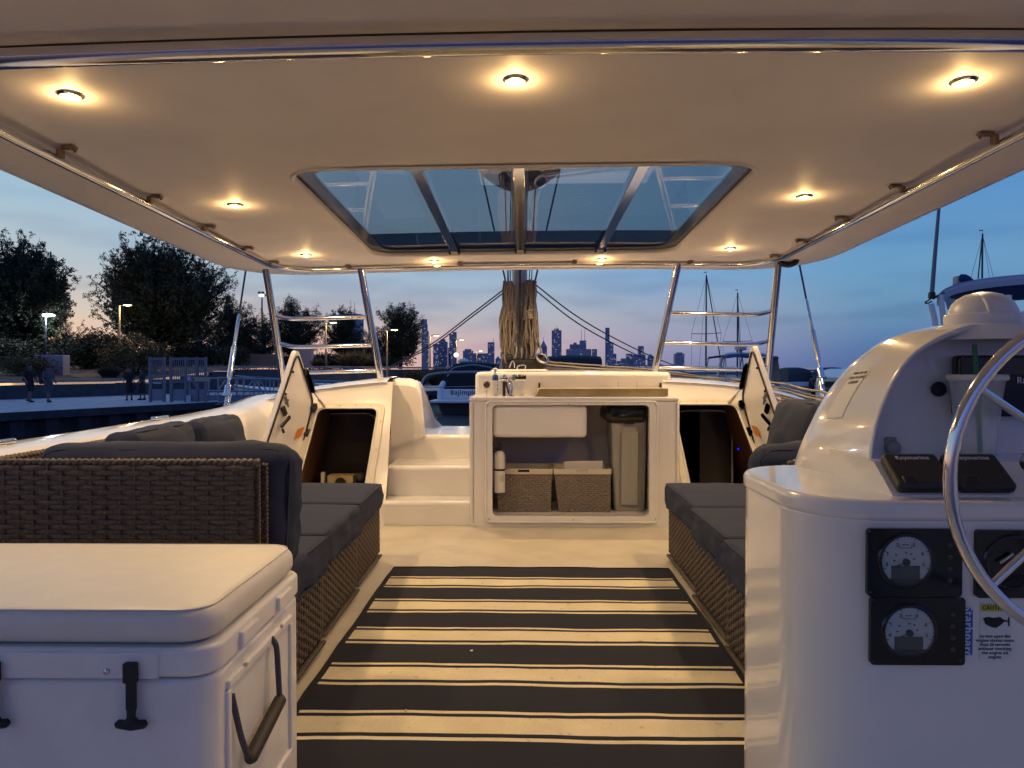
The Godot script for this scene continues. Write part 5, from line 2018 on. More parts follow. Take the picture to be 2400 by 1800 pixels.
# ---------------------------------------------------------------- things in and on the galley
func galley_things() -> void:
	var d := 5.45
	# two woven baskets
	for k in [[1160, 1295, 1168, 1291, "with the fire extinguisher standing before it"], [1297, 1433, 1310, 1431, "with white papers in it, beside the grey bin"]]:
		var x0 := at(k[0], 1100, d).x
		var x1 := at(k[1], 1100, d).x
		var b0 := at(k[2], 1200, d).x
		var b1 := at(k[3], 1200, d).x
		var cx := (x0 + x1) / 2
		var wt := x1 - x0
		var wb := b1 - b0
		var t := thing("storage_basket", "brown woven plastic basket with cream rim " + k[4], "basket", Vector3(cx, 0.08, -d - 0.15), 0.0, "storage baskets in the locker")
		var y0 := 0.082
		var y1 := 0.395
		var bod := sh()
		var bb := PackedVector3Array([Vector3(b0, y0, -d), Vector3(b1, y0, -d), Vector3(b1 - 0.0, y0, -d - 0.28), Vector3(b0, y0, -d - 0.28)])
		var tt := PackedVector3Array([Vector3(x0 + 0.006, y1 - 0.035, -d), Vector3(x1 - 0.006, y1 - 0.035, -d), Vector3(x1 - 0.006, y1 - 0.035, -d - 0.3), Vector3(x0 + 0.006, y1 - 0.035, -d - 0.3)])
		for i in 4:
			bod.quad(bb[i], bb[(i + 1) % 4], tt[(i + 1) % 4], tt[i])
		bod.quad(bb[0], bb[1], bb[2], bb[3])
		var bp := part(bod, "basket_wall", wicker_dark, t)
		var rows := 17
		for i in rows:
			var u := (i + 0.5) / rows
			var w := lerpf(wb, wt - 0.012, u)
			var c := lerpf((b0 + b1) / 2, cx, u)
			var me := strand_mesh(0.42, 0.0175, 0.024, 0.0048, 0.0 if i % 2 else PI)
			again(me, "strand", mats["basket_strand"], bp, placed(t).affine_inverse() * Transform3D(Basis().scaled(Vector3(w / 0.42, 1, 1)), Vector3(c, lerpf(y0, y1 - 0.035, u), -d + 0.004)))
		var rim := sh()
		var zc := -d - 0.15
		var hgt := 0.04
		for q in [[-(wt / 4 + 0.021), wt / 2 - 0.042], [wt / 4 + 0.021, wt / 2 - 0.042]]:
			rim.rbox(Vector3(cx + q[0], y1 - 0.018, -d + 0.004), Vector3(q[1], hgt, 0.012), 0.004)
		rim.box(Vector3(cx, y1 - 0.0015, -d + 0.004), Vector3(0.09, 0.007, 0.0115))
		rim.box(Vector3(cx, y1 - 0.0305, -d + 0.004), Vector3(0.09, 0.015, 0.0115))
		rim.rbox(Vector3(cx, y1 - 0.018, -d - 0.304), Vector3(wt, hgt, 0.012), 0.004)
		rim.rbox(Vector3(x0 + 0.006, y1 - 0.018, zc), Vector3(0.0115, hgt - 0.001, 0.31), 0.004)
		rim.rbox(Vector3(x1 - 0.006, y1 - 0.018, zc), Vector3(0.0115, hgt - 0.001, 0.31), 0.004)
		part(rim, "basket_rim", mats["cream_plastic"], t)
	# papers standing in the right basket
	var pa := thing("paper_stack", "white papers sticking out of the basket beside the bin", "paper", at(1368, 1097, d + 0.12))
	for q in [[1323, 1413, 1081, 0.06, 0.04], [1340, 1408, 1083, 0.09, -0.03]]:
		var a := at(q[0], q[2] + 1, d + q[3])
		var b := at(q[1], q[2] + 1, d + q[3])
		var p := sh()
		p.box((a + b) / 2 - Vector3(0, 0.06, 0), Vector3(a.distance_to(b), 0.13, 0.003), Basis(Vector3.BACK, q[4] * 0.5))
		part(p, "paper_sheet", mat("paper", Color(0.66, 0.62, 0.56), 0.8), pa)
	# bin with a black bag
	var bx0 := at(1431, 1000, d).x
	var bx1 := at(1517, 1000, d).x
	var bi := thing("waste_bin", "tall grey plastic bin lined with a black bag in the locker", "bin", Vector3((bx0 + bx1) / 2, 0.08, -d - 0.14))
	var c := (bx0 + bx1) / 2
	var rows2 := []
	for q in [[0.08, 0.8], [0.09, 0.84], [0.2, 0.87], [0.45, 0.93], [0.7, 0.98], [0.745, 1.0], [0.745, 1.03], [0.758, 1.03]]:
		var row := PackedVector3Array()
		for p in rrect(0.268 * q[1], 0.3 * q[1], 0.03, 4):
			row.push_back(Vector3(c + 0.012 * (1 - q[1]) * 10 * 0.6 + p.x, q[0], -d - 0.15 + p.y))
		rows2.push_back(row)
	var bs := sh()
	bs.grid(rows2, false, true)
	for k in rows2[0].size():
		bs.tri(Vector3(c, 0.081, -d - 0.15), rows2[0][k], rows2[0][(k + 1) % rows2[0].size()], Vector3.DOWN, Vector3.DOWN, Vector3.DOWN)
	part(bs, "bin_body", mats["grey_plastic"], bi)
	var rp := sh()
	rp.rbox(Vector3(c + 0.006, 0.4, -d + 0.0105), Vector3(0.125, 0.54, 0.016), 0.006, Basis(Vector3.RIGHT, 0.035))
	part(rp, "bin_front_panel", mats["grey_plastic"], bi)
	var gr := sh()
	gr.prism(rrect(0.105, 0.08, 0.02, 4), 0, 0.004, Transform3D(Basis(), Vector3(c + 0.004, 0.66, -d + 0.0175)))
	part(gr, "bin_grip", mats["grey_plastic"], bi)
	var lt := sh()
	lt.rbox(Vector3(c, 0.735, -d + 0.014), Vector3(0.07, 0.016, 0.012), 0.003)
	part(lt, "bin_latch", black, bi)
	var bag := sh()
	var nz := FastNoiseLite.new()
	nz.seed = 12
	nz.frequency = 9.0
	bag.rbox(Vector3(c - 0.02, 0.805, -d - 0.12), Vector3(0.33, 0.13, 0.34), 0.055, Basis(), 4, Vector3(0, 0.01, 0.0), 10, func(p: Vector3) -> Vector3: return p * (1.0 + 0.09 * nz.get_noise_3d(p.x, p.y, p.z)))
	part(bag, "bin_bag", mat("bag_plastic", Color(0.012, 0.012, 0.01), 0.28), bi)
	# extinguisher
	var ep := at(1171, 1155, 5.36)
	var ex := thing("fire_extinguisher", "white fire extinguisher strapped upright at the left of the locker", "extinguisher", Vector3(ep.x, 0.225, -5.36))
	var er := 0.04
	var ec := Transform3D(Basis(), Vector3(ep.x, ep.y, -5.37))
	var es := sh()
	es.lathe([Vector2(0.0, 0.0), Vector2(er * 0.94, 0.002), Vector2(er, 0.01), Vector2(er, 0.255), Vector2(er * 0.92, 0.275), Vector2(er * 0.7, 0.292), Vector2(er * 0.4, 0.3), Vector2(er * 0.35, 0.306)], 28, ec)
	part(es, "cylinder", mat("enamel_white", Color(0.72, 0.7, 0.62), 0.3), ex)
	var st := sh()
	st.lathe([Vector2(er + 0.0015, 0.162), Vector2(er + 0.003, 0.164), Vector2(er + 0.003, 0.174), Vector2(er + 0.0015, 0.176)], 28, ec)
	part(st, "strap", black, ex)
	var vl := sh()
	vl.rod(ec * Vector3(0, 0.3, 0), ec * Vector3(0, 0.33, 0), 0.012, 10)
	vl.rbox(ec * Vector3(0.0, 0.345, 0.005), Vector3(0.02, 0.04, 0.06), 0.006)
	vl.rbox(ec * Vector3(-0.03, 0.31, 0.0), Vector3(0.05, 0.02, 0.02), 0.006, Basis(Vector3.BACK, 0.5))
	part(vl, "valve_lever", black, ex)
	var lb := sh()
	for q in [[0.012, 0.11, 0.03, 0.03]]:
		var row := []
		for yy in [q[1] - 0.024, q[1] + 0.024]:
			var rw := PackedVector3Array()
			for i in 7:
				var a := lerpf(0.2, 1.2, i / 6.0)
				rw.push_back(ec * Vector3(sin(a - 0.2) * (er + 0.0008), yy, cos(a - 0.2) * (er + 0.0008)))
			row.push_back(rw)
		lb.grid(row)
	part(lb, "print_label", mat("label_cream", Color(0.55, 0.55, 0.38), 0.5), ex)
	# ---- on the counter
	var cd := 5.5
	var y := 0.933
	var cad := thing("dish_caddy", "white slotted plastic dish caddy behind the tap", "caddy", Vector3(at(1193, 925, cd).x, y, -cd))
	var cs := sh()
	var ccx := at(1193, 925, cd).x
	for q in [[0.0265, 0.029], [0.063, 0.017], [0.098, 0.027]]:
		cs.box(Vector3(ccx, y + q[0], -cd), Vector3(0.25, q[1], 0.012))
	for k in 6:
		var lx := [[-0.1065, 0.037], [-0.065, 0.034], [-0.025, 0.034], [0.015, 0.034], [0.055, 0.034], [0.1015, 0.047]]
		cs.box(Vector3(ccx + lx[k][0], y + 0.062, -cd), Vector3(lx[k][1], 0.072, 0.0116))
	cs.rbox(Vector3(ccx, y + 0.062, -cd - 0.1), Vector3(0.25, 0.1, 0.012), 0.004)
	cs.rbox(Vector3(ccx - 0.119, y + 0.062, -cd - 0.05), Vector3(0.0115, 0.099, 0.1), 0.004)
	cs.rbox(Vector3(ccx + 0.119, y + 0.062, -cd - 0.05), Vector3(0.0115, 0.099, 0.1), 0.004)
	cs.rbox(Vector3(ccx, y + 0.014, -cd - 0.05), Vector3(0.24, 0.01, 0.1), 0.004)
	part(cs, "caddy_tray", mats["white_plastic"], cad)
	for x in [-0.1, 0.1]:
		var ft := sh()
		ft.box(Vector3(ccx + x, y + 0.006, -cd - 0.05), Vector3(0.02, 0.012, 0.09))
		part(ft, "caddy_foot", mats["white_plastic"], cad)
	# blue soap bottle with a white pump
	var bp := Vector3(at(1161, 900, cd + 0.05).x, y + 0.019, -cd - 0.05)
	var so := thing("soap_bottle", "blue washing-up bottle with a white pump top in the caddy", "bottle", bp)
	var ss := sh()
	ss.lathe([Vector2(0.0, 0.0), Vector2(0.02, 0.0), Vector2(0.022, 0.01), Vector2(0.019, 0.06), Vector2(0.023, 0.1), Vector2(0.021, 0.128), Vector2(0.012, 0.136)], 20, Transform3D(Basis(), bp))
	part(ss, "bottle_body", mat("soap_blue", Color(0.01, 0.07, 0.3), 0.2), so)
	var sp := sh()
	sp.lathe([Vector2(0.013, 0.134), Vector2(0.013, 0.15), Vector2(0.006, 0.152), Vector2(0.006, 0.165), Vector2(0.016, 0.168), Vector2(0.018, 0.176), Vector2(0.012, 0.186), Vector2(0.0, 0.188)], 16, Transform3D(Basis(), bp))
	sp.rbox(bp + Vector3(-0.012, 0.158, 0.012), Vector3(0.012, 0.008, 0.03), 0.003)
	part(sp, "pump", mats["white_plastic"], so)
	# sponge holder lump left of the caddy
	var kb := at(1141, 903, cd)
	var ko := thing("filter_knob", "round dark brown knob on a wire left of the caddy", "knob", Vector3(kb.x, y, kb.z))
	var ks := sh()
	ks.lathe([Vector2(0, 0.026), Vector2(0.014, 0.024), Vector2(0.024, 0.014), Vector2(0.027, 0.0), Vector2(0.024, -0.012), Vector2(0.012, -0.022), Vector2(0, -0.024)], 20, Transform3D(Basis(Vector3.RIGHT, PI / 2), kb + Vector3(0, 0.004, 0)))
	part(ks, "knob_ball", mat("brown_gloss", Color(0.03, 0.012, 0.008), 0.2), ko)
	var kw := sh()
	kw.tube(curve([kb + Vector3(-0.02, -0.015, 0.01), kb + Vector3(-0.012, -0.042, 0.02), kb + Vector3(0.01, -0.045, 0.02), kb + Vector3(0.028, -0.02, 0.01)], 5), 0.0022, 6)
	kw.rod(kb + Vector3(0, -0.02, 0), Vector3(kb.x, y, kb.z), 0.004, 6)
	part(kw, "wire_loop", mats["brushed_steel"], ko)
	# tap, and the domed steel flask beside it
	var tp := at(1197, 926, 5.42)
	var ta := thing("sink_tap", "chrome sink tap standing at the counter edge", "tap", Vector3(tp.x, y, tp.z))
	var ts := sh()
	ts.tube(curve([Vector3(tp.x, y, tp.z), Vector3(tp.x + 0.003, y + 0.05, tp.z), Vector3(tp.x - 0.004, y + 0.11, tp.z - 0.01), Vector3(tp.x + 0.014, y + 0.138, tp.z + 0.012), Vector3(tp.x + 0.022, y + 0.128, tp.z + 0.06)], 6), 0.0155, 14)
	part(ts, "tap_spout", chrome, ta)
	var tb := sh()
	tb.lathe([Vector2(0.03, 0.0), Vector2(0.03, 0.006), Vector2(0.018, 0.012)], 20, Transform3D(Basis(), Vector3(tp.x, y, tp.z)))
	part(tb, "tap_base", chrome, ta)
	var th := sh()
	th.tube(curve([Vector3(tp.x - 0.012, y + 0.01, tp.z), Vector3(tp.x - 0.025, y + 0.06, tp.z + 0.01), Vector3(tp.x - 0.034, y + 0.1, tp.z)], 5), 0.007, 8)
	part(th, "spray_hose", black, ta)
	var fp := at(1181.5, 886, 5.44)
	var fl := thing("spray_head", "chrome ball-shaped spray head with dark collar left of the tap", "spray head", Vector3(fp.x, y, fp.z))
	var fs := sh()
	fs.lathe([Vector2(0, 0.027), Vector2(0.014, 0.024), Vector2(0.024, 0.012), Vector2(0.026, 0.0), Vector2(0.022, -0.012), Vector2(0.016, -0.02), Vector2(0.018, -0.028)], 24, Transform3D(Basis(), fp))
	part(fs, "spray_ball", chrome, fl)
	var fc := sh()
	fc.lathe([Vector2(0.027, -0.004), Vector2(0.0285, 0.0), Vector2(0.027, 0.004)], 24, Transform3D(Basis(), fp + Vector3(0, -0.004, 0)))
	fc.rod(fp + Vector3(0, -0.02, 0), Vector3(fp.x, y, fp.z), 0.012, 10)
	part(fc, "spray_neck", black, fl)
	# dark brush lying on the caddy
	var br := thing("scrub_brush", "black scrubbing brush with ragged bristles on the caddy", "brush", Vector3(at(1217, 893, cd + 0.05).x, y + 0.113, -cd - 0.05))
	var bb2 := sh()
	var bc := Vector3(at(1217, 893, cd + 0.05).x, y + 0.13, -cd - 0.05)
	bb2.rbox(bc, Vector3(0.105, 0.018, 0.05), 0.005)
	var r2 := RandomNumberGenerator.new()
	r2.seed = 4
	for i in 60:
		var q := bc + Vector3(r2.randf_range(-0.05, 0.05), 0.008, r2.randf_range(-0.02, 0.02))
		bb2.rod(q, q + Vector3(r2.randf_range(-0.006, 0.006), r2.randf_range(0.008, 0.02), 0), 0.0025, 4, 0.001)
	bb2.rod(bc - Vector3(0.045, 0.008, 0), bc + Vector3(-0.045, -0.03, 0), 0.004, 6)
	part(bb2, "brush_head", mat("brush_black", Color(0.014, 0.008, 0.006), 0.7), br)

func companionway_things() -> void:
	# open carton at the foot of the left companionway
	var a := at(757, 1128, 5.8)
	var t := thing("carton", "small cream cardboard carton inside the left companionway", "box", Vector3(a.x + 0.15, 0.2, -5.85))
	var c := at(800, 1122, 5.8)
	var s := sh()
	s.box(Vector3(c.x, c.y - 0.07, -5.82), Vector3(0.2, 0.2, 0.12))
	part(s, "carton_side", mat("carton_cream", Color(0.55, 0.45, 0.25), 0.8), t)
	var st := sh()
	st.box(Vector3(c.x - 0.01, c.y - 0.07, -5.757), Vector3(0.05, 0.198, 0.004))
	part(st, "tape_strip", mat("tape_tan", Color(0.5, 0.3, 0.1), 0.5), t)
	var ov := sh()
	ov.prism(circle(0.045, 20), 0, 0.003, Transform3D(Basis(), Vector3(c.x + 0.005, c.y - 0.03, -5.752)))
	part(ov, "dark_mark", black, t)
	var p := thing("folded_cloth", "grey cloth lying in the dark of the left companionway", "cloth", at(820, 1112, 6.0))
	var ps := sh()
	ps.rbox(at(822, 1120, 5.95), Vector3(0.22, 0.05, 0.1), 0.02, Basis(Vector3.BACK, 0.1), 3, Vector3(0, 0.02, 0))
	part(ps, "cloth_fold", mat("cloth_grey", Color(0.12, 0.11, 0.11), 0.9), p)
	var k := thing("bottle_stack", "small white lidded tub left of the carton", "tub", at(758, 1130, 5.85))
	var ks := sh()
	ks.rbox(at(758, 1130, 5.83), Vector3(0.03, 0.16, 0.05), 0.006)
	part(ks, "tub_body", mats["white_plastic"], k)
	# blue lit instrument inside the right companionway
	var b := at(1735, 1048, 5.9)
	var g := thing("cabin_display", "small blue glowing display inside the right companionway", "display", b)
	var gs := sh()
	gs.rbox(b + Vector3(0, 0, -0.012), Vector3(0.06, 0.06, 0.02), 0.006)
	part(gs, "display_case", black, g)
	for q in [[0.0, 0.008, 0.03, 0.018, Color(0.5, 0.7, 1.0), 6.0], [-0.014, -0.014, 0.014, 0.012, Color(0.03, 0.08, 1.0), 3.0], [0.014, -0.014, 0.014, 0.012, Color(0.03, 0.08, 1.0), 3.0]]:
		var l := sh()
		l.box(b + Vector3(q[0], q[1], 0.0), Vector3(q[2], q[3], 0.004))
		var m := mat("display_glow_%d" % int(q[5]), Color(0.01, 0.01, 0.02), 0.3)
		m.emission_enabled = true
		m.emission = q[4]
		m.emission_energy_multiplier = q[5]
		part(l, "display_screen", m, g)
	var li := OmniLight3D.new()
	li.name = "display_light"
	li.light_color = Color(0.2, 0.3, 1.0)
	li.light_energy = 0.002
	li.light_size = 0.02
	li.omni_attenuation = 2.0
	li.omni_range = 3.0
	li.shadow_enabled = true
	g.add_child(li)
	li.position = Vector3(0, 0, 0.03)

# ---------------------------------------------------------------- the bank with its promenade
func bank_at(s: float, o: float, y: float) -> Vector3:      # s along the quay, o inland
	return Vector3(-13.8 + 0.3846 * s - 0.923 * o, y, -31.0 - 0.923 * s - 0.3846 * o)

func wall_top(s: float) -> float:
	return lerpf(0.56, 1.35, smoothstep(5.0, 16.0, s))

func land(s: float, o: float) -> float:
	var w := wall_top(s)
	var k := clampf((o - 11.4) / 26.0, 0.0, 1.0)
	return lerpf(w - 0.05, 1.75, k) + 0.1 * sin(s * 0.7) * sin(o * 0.45) * minf(1.0, k * 3.0)

func bank() -> void:
	var s := sh()
	var a := -70.0
	var b := 62.0
	s.quad(bank_at(a, 0, -0.25), bank_at(b, 0, -0.25), bank_at(b, 11.2, -0.25), bank_at(a, 11.2, -0.25))
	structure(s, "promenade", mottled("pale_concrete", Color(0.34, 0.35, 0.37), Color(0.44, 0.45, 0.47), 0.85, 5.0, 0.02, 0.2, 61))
	# terrain behind the wall
	var rows := []
	for i in 45:
		var row := PackedVector3Array()
		var ss := lerpf(a, b, i / 44.0)
		for o in [11.3, 13.0, 15.0, 18.0, 22.0, 28.0, 36.0, 48.0, 70.0, 110.0, 220.0]:
			var y := land(ss, o)
			if o > 100: y = 1.5
			row.push_back(bank_at(ss, o, y))
		rows.push_back(row)
	var g := sh()
	g.grid(rows)
	structure(g, "park_ground", mottled("dry_grass", Color(0.05, 0.04, 0.026), Color(0.15, 0.105, 0.06), 0.95, 9.0, 0.03, 2.0, 62))
	# quay: steel sheet piles, each a folded pan
	var q := thing("quay_wall", "dark steel sheet pile quay wall along the promenade", "wall", bank_at(0, 0, WATER))
	var pan := sh()
	var w := 1.2
	var prof := [[-0.6, 0.0], [-0.36, 0.0], [-0.24, -0.22], [0.24, -0.22], [0.36, 0.0], [0.6, 0.0]]
	for i in prof.size() - 1:
		pan.quad(Vector3(prof[i][0], WATER - 1.0, prof[i][1]), Vector3(prof[i + 1][0], WATER - 1.0, prof[i + 1][1]), Vector3(prof[i + 1][0], -0.5, prof[i + 1][1]), Vector3(prof[i][0], -0.5, prof[i][1]))
	var pm := pan.mesh()
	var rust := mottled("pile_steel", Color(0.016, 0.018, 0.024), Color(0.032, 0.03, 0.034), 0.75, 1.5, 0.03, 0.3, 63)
	var bs := Basis(Vector3(0.3846, 0, -0.923), Vector3.UP, Vector3(0.923, 0, 0.3846))
	var inv := placed(q).affine_inverse()
	for i in 64:
		var ss := -20.0 + i * 1.2
		again(pm, "sheet_pile", rust, q, inv * Transform3D(bs, bank_at(ss, 0.0, 0)))
	var cap := sh()
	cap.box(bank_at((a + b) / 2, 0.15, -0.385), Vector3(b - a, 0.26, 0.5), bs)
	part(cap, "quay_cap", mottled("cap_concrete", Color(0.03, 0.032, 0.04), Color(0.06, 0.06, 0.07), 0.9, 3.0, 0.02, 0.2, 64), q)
	var fillq := sh()
	fillq.quad(bank_at(a, 0.3, -0.5), bank_at(-20.6, 0.3, -0.5), bank_at(-20.6, 0.3, -2), bank_at(a, 0.3, -2))
	part(fillq, "quay_face", rust, q)
	# wall behind the promenade with a pale coping, in cast panels
	var r := thing("promenade_wall", "low dark concrete wall with pale coping behind the promenade", "wall", bank_at(0, 11, -0.25))
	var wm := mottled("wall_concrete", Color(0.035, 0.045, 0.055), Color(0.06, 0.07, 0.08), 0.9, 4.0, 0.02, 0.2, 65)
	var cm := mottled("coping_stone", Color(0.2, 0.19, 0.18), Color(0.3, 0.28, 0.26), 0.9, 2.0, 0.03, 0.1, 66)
	for i in 42:
		var s0 := -30.0 + i * 2.2
		var t := wall_top(s0 + 1.1)
		var p := sh()
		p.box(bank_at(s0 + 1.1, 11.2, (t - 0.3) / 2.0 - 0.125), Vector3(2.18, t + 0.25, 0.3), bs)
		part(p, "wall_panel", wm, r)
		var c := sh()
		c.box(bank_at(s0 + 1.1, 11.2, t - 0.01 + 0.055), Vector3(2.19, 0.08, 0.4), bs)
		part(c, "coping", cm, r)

# ---------------------------------------------------------------- skyline
var lit_box: ArrayMesh

func tower(label: String, blocks: Array, d: float, lit: int, seed_: int, spikes := []) -> void:
	var r := RandomNumberGenerator.new()
	r.seed = seed_
	var first: Array = blocks[0]
	var c := at((first[0] + first[1]) / 2.0, 868, d)
	var t := thing("skyscraper", label, "building", Vector3(c.x, WATER, -d), 0.0, "far towers of the city skyline")
	var fm := mottled("tower_hazy_facade", Color(0.19, 0.225, 0.32), Color(0.25, 0.285, 0.39), 0.55, 120.0, 0.02, 0.0, 70)  # distance haze is mixed into the facade colours
	var pale := mottled("tower_hazy_facade_pale", Color(0.26, 0.29, 0.37), Color(0.33, 0.35, 0.43), 0.55, 120.0, 0.02, 0.0, 71)
	var wm := mat("city_window", Color(0.3, 0.3, 0.3), 0.4)
	wm.emission_enabled = true
	wm.emission = Color(1.0, 0.92, 0.84)
	wm.emission_energy_multiplier = 0.55
	if lit_box == null:
		var b := sh()
		b.box(Vector3.ZERO, Vector3(1, 1, 1))
		lit_box = b.mesh()
	var k := 0
	for q in blocks:
		var x0 := at(q[0], 868, d).x
		var x1 := at(q[1], 868, d).x
		var top := at(q[0], q[2], d).y
		var w := x1 - x0
		var s := sh()
		s.box(Vector3((x0 + x1) / 2, (top + WATER) / 2, -d - w * 0.4 - k * 0.7), Vector3(w - k * 0.5, top - WATER, w * 0.8))
		if q.size() > 3:
			# gabled or pointed crown
			var apex := at((q[0] + q[1]) / 2.0, q[3], d).y
			var zc := -d - w * 0.4 - k * 0.7
			var p := PackedVector3Array([Vector3(x0, top, zc + w * 0.4), Vector3(x1, top, zc + w * 0.4), Vector3(x1, top, zc - w * 0.4), Vector3(x0, top, zc - w * 0.4)])
			var ap := Vector3((x0 + x1) / 2, apex, zc)
			for i in 4:
				s.flat_tri(p[i], p[(i + 1) % 4], ap)
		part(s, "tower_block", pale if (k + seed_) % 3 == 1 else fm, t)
		var nw := int(lit / float(blocks.size())) + (lit % blocks.size() if k == 0 else 0)
		for i in nw:
			var px: float = lerpf(x0 + 3.0, x1 - 3.0, r.randf())
			var py: float = lerpf(WATER + 12.0, top - 6.0, r.randf())
			px = x0 + 2.0 + snappedf(px - x0 - 2.0, 4.0)
			py = snappedf(py, 5.0)
			again(lit_box, "window", wm, t, placed(t).affine_inverse() * Transform3D(Basis().scaled(Vector3(r.randf_range(2.0, 4.5), 1.8, 0.6)), Vector3(px, py, -d - k * 0.7 + 0.3)))
		k += 1
	for q in spikes:
		var a := at(q[0], q[1], d + 8)
		var b := at(q[0], q[2], d + 8)
		var s := sh()
		s.rod(a, b, 1.1, 5, 0.7)
		part(s, "antenna", mats["galvanised"], t)

func skyline() -> void:
	var d := 3000.0
	tower("stepped slim tower half behind the round lakeside tree", [[988, 1000, 748], [1000, 1002.5, 760], [1002, 1005, 776]], d, 22, 1)
	tower("lower slab tower right of the stepped tower", [[1015, 1029, 806]], d, 20, 2)
	tower("broad tower with a domed top between two slim towers", [[1029, 1048, 801], [1032, 1044, 796, 793]], d + 40, 18, 3)
	tower("tall twin-slab tower under the slanting sheet", [[1053, 1062, 783], [1061, 1070, 778]], d, 16, 4)
	tower("small squat block left of the globe lamp's boat", [[1050, 1056, 815]], d, 4, 5)
	tower("wide low block with a raised roof behind the moored boat", [[1085, 1108, 822], [1089, 1104, 818]], d, 12, 6)
	tower("long low row of flats stretching to the pointed mast tower", [[1108, 1146, 828]], d + 100, 16, 7)
	tower("rectangular tower with a thin roof mast left of the ropes", [[1143, 1158.5, 802]], d, 14, 8, [[1156, 802, 792]])
	tower("small gabled house-shaped block left of the mast", [[1161, 1173, 842, 834]], d, 5, 9)
	tower("narrow block half hidden by the left rope coil", [[1173, 1181, 826]], d + 60, 4, 10)
	tower("tower with a sharply pointed crystal top right of the mast", [[1266, 1282, 813, 797]], d, 16, 11, [[1274, 797, 790]])
	tower("big rectangular tower covered in lit windows", [[1293.5, 1316, 774], [1299, 1310, 770]], d, 46, 12, [[1305, 770, 764]])
	tower("wide terraced block with flat disc roofs", [[1329, 1386, 818], [1336, 1362, 807], [1344, 1352, 803], [1388, 1400, 818]], d - 60, 22, 13)
	tower("dark tower with two tall white antennas", [[1359, 1374, 798]], d + 50, 6, 14, [[1362.5, 798, 773], [1370.5, 798, 770]])
	tower("tallest slim tower rising between the slanting sheets", [[1419, 1428.5, 768], [1427, 1438, 802], [1436, 1445, 829]], d, 18, 15)
	tower("stepped cluster of mid-height blocks left of the lantern tower", [[1456, 1470, 840], [1468, 1482, 829], [1446, 1458, 846]], d + 30, 18, 16)
	tower("tower with a lantern-like upper part", [[1484, 1513, 831], [1496, 1509, 811]], d, 26, 17)
	tower("block with a rounded top beside the right inner pole", [[1519, 1532, 836, 829]], d, 8, 18)
	tower("lone squat dark tower between the right ladder rungs", [[1582, 1604, 829], [1586, 1600, 826]], d - 40, 8, 19)
	tower("low lakefront row of buildings along the right of the skyline", [[1430, 1585, 856]], d - 20, 60, 20)
	tower("tower with twin antennas over the middle trees", [[806, 846, 736]], d - 200, 0, 21, [[822, 736, 705], [831, 736, 708]])
	# far shore
	var s := sh()
	s.box(Vector3(-200, WATER + 2.0, -3030), Vector3(3400, 6.0, 40))
	structure(s, "far_shore", mat("far_land", Color(0.05, 0.06, 0.08), 0.9))

# ---------------------------------------------------------------- vegetation
var leaf_meshes := {}

func leaf_clump(key: String, count: int, spread: float, lw: float, ll: float) -> ArrayMesh:
	if leaf_meshes.has(key):
		return leaf_meshes[key]
	var r := RandomNumberGenerator.new()
	r.seed = key.hash()
	var s := sh()
	for i in count:
		var p := Vector3(r.randf_range(-1, 1), r.randf_range(-1, 1), r.randf_range(-1, 1)) * spread
		var b := Basis.from_euler(Vector3(r.randf() * TAU, r.randf() * TAU, r.randf() * TAU))
		s.quad(p + b * Vector3(-lw * 0.3, -ll / 2, 0), p + b * Vector3(-lw / 2, 0, lw * 0.2), p + b * Vector3(0, ll / 2, 0), p + b * Vector3(lw / 2, 0, lw * 0.2))
	leaf_meshes[key] = s.mesh()
	return leaf_meshes[key]

func scatter(parent: Node3D, called: String, me: Mesh, m: Material, list: Array) -> void:
	var mm := MultiMesh.new()
	mm.transform_format = MultiMesh.TRANSFORM_3D
	mm.mesh = me
	mm.instance_count = list.size()
	var inv := placed(parent).affine_inverse()
	for i in list.size():
		mm.set_instance_transform(i, inv * list[i])
	var o := MultiMeshInstance3D.new()
	o.name = numbered(parent, called)
	o.multimesh = mm
	o.material_override = m
	o.set_meta("kind", "stuff")
	parent.add_child(o)

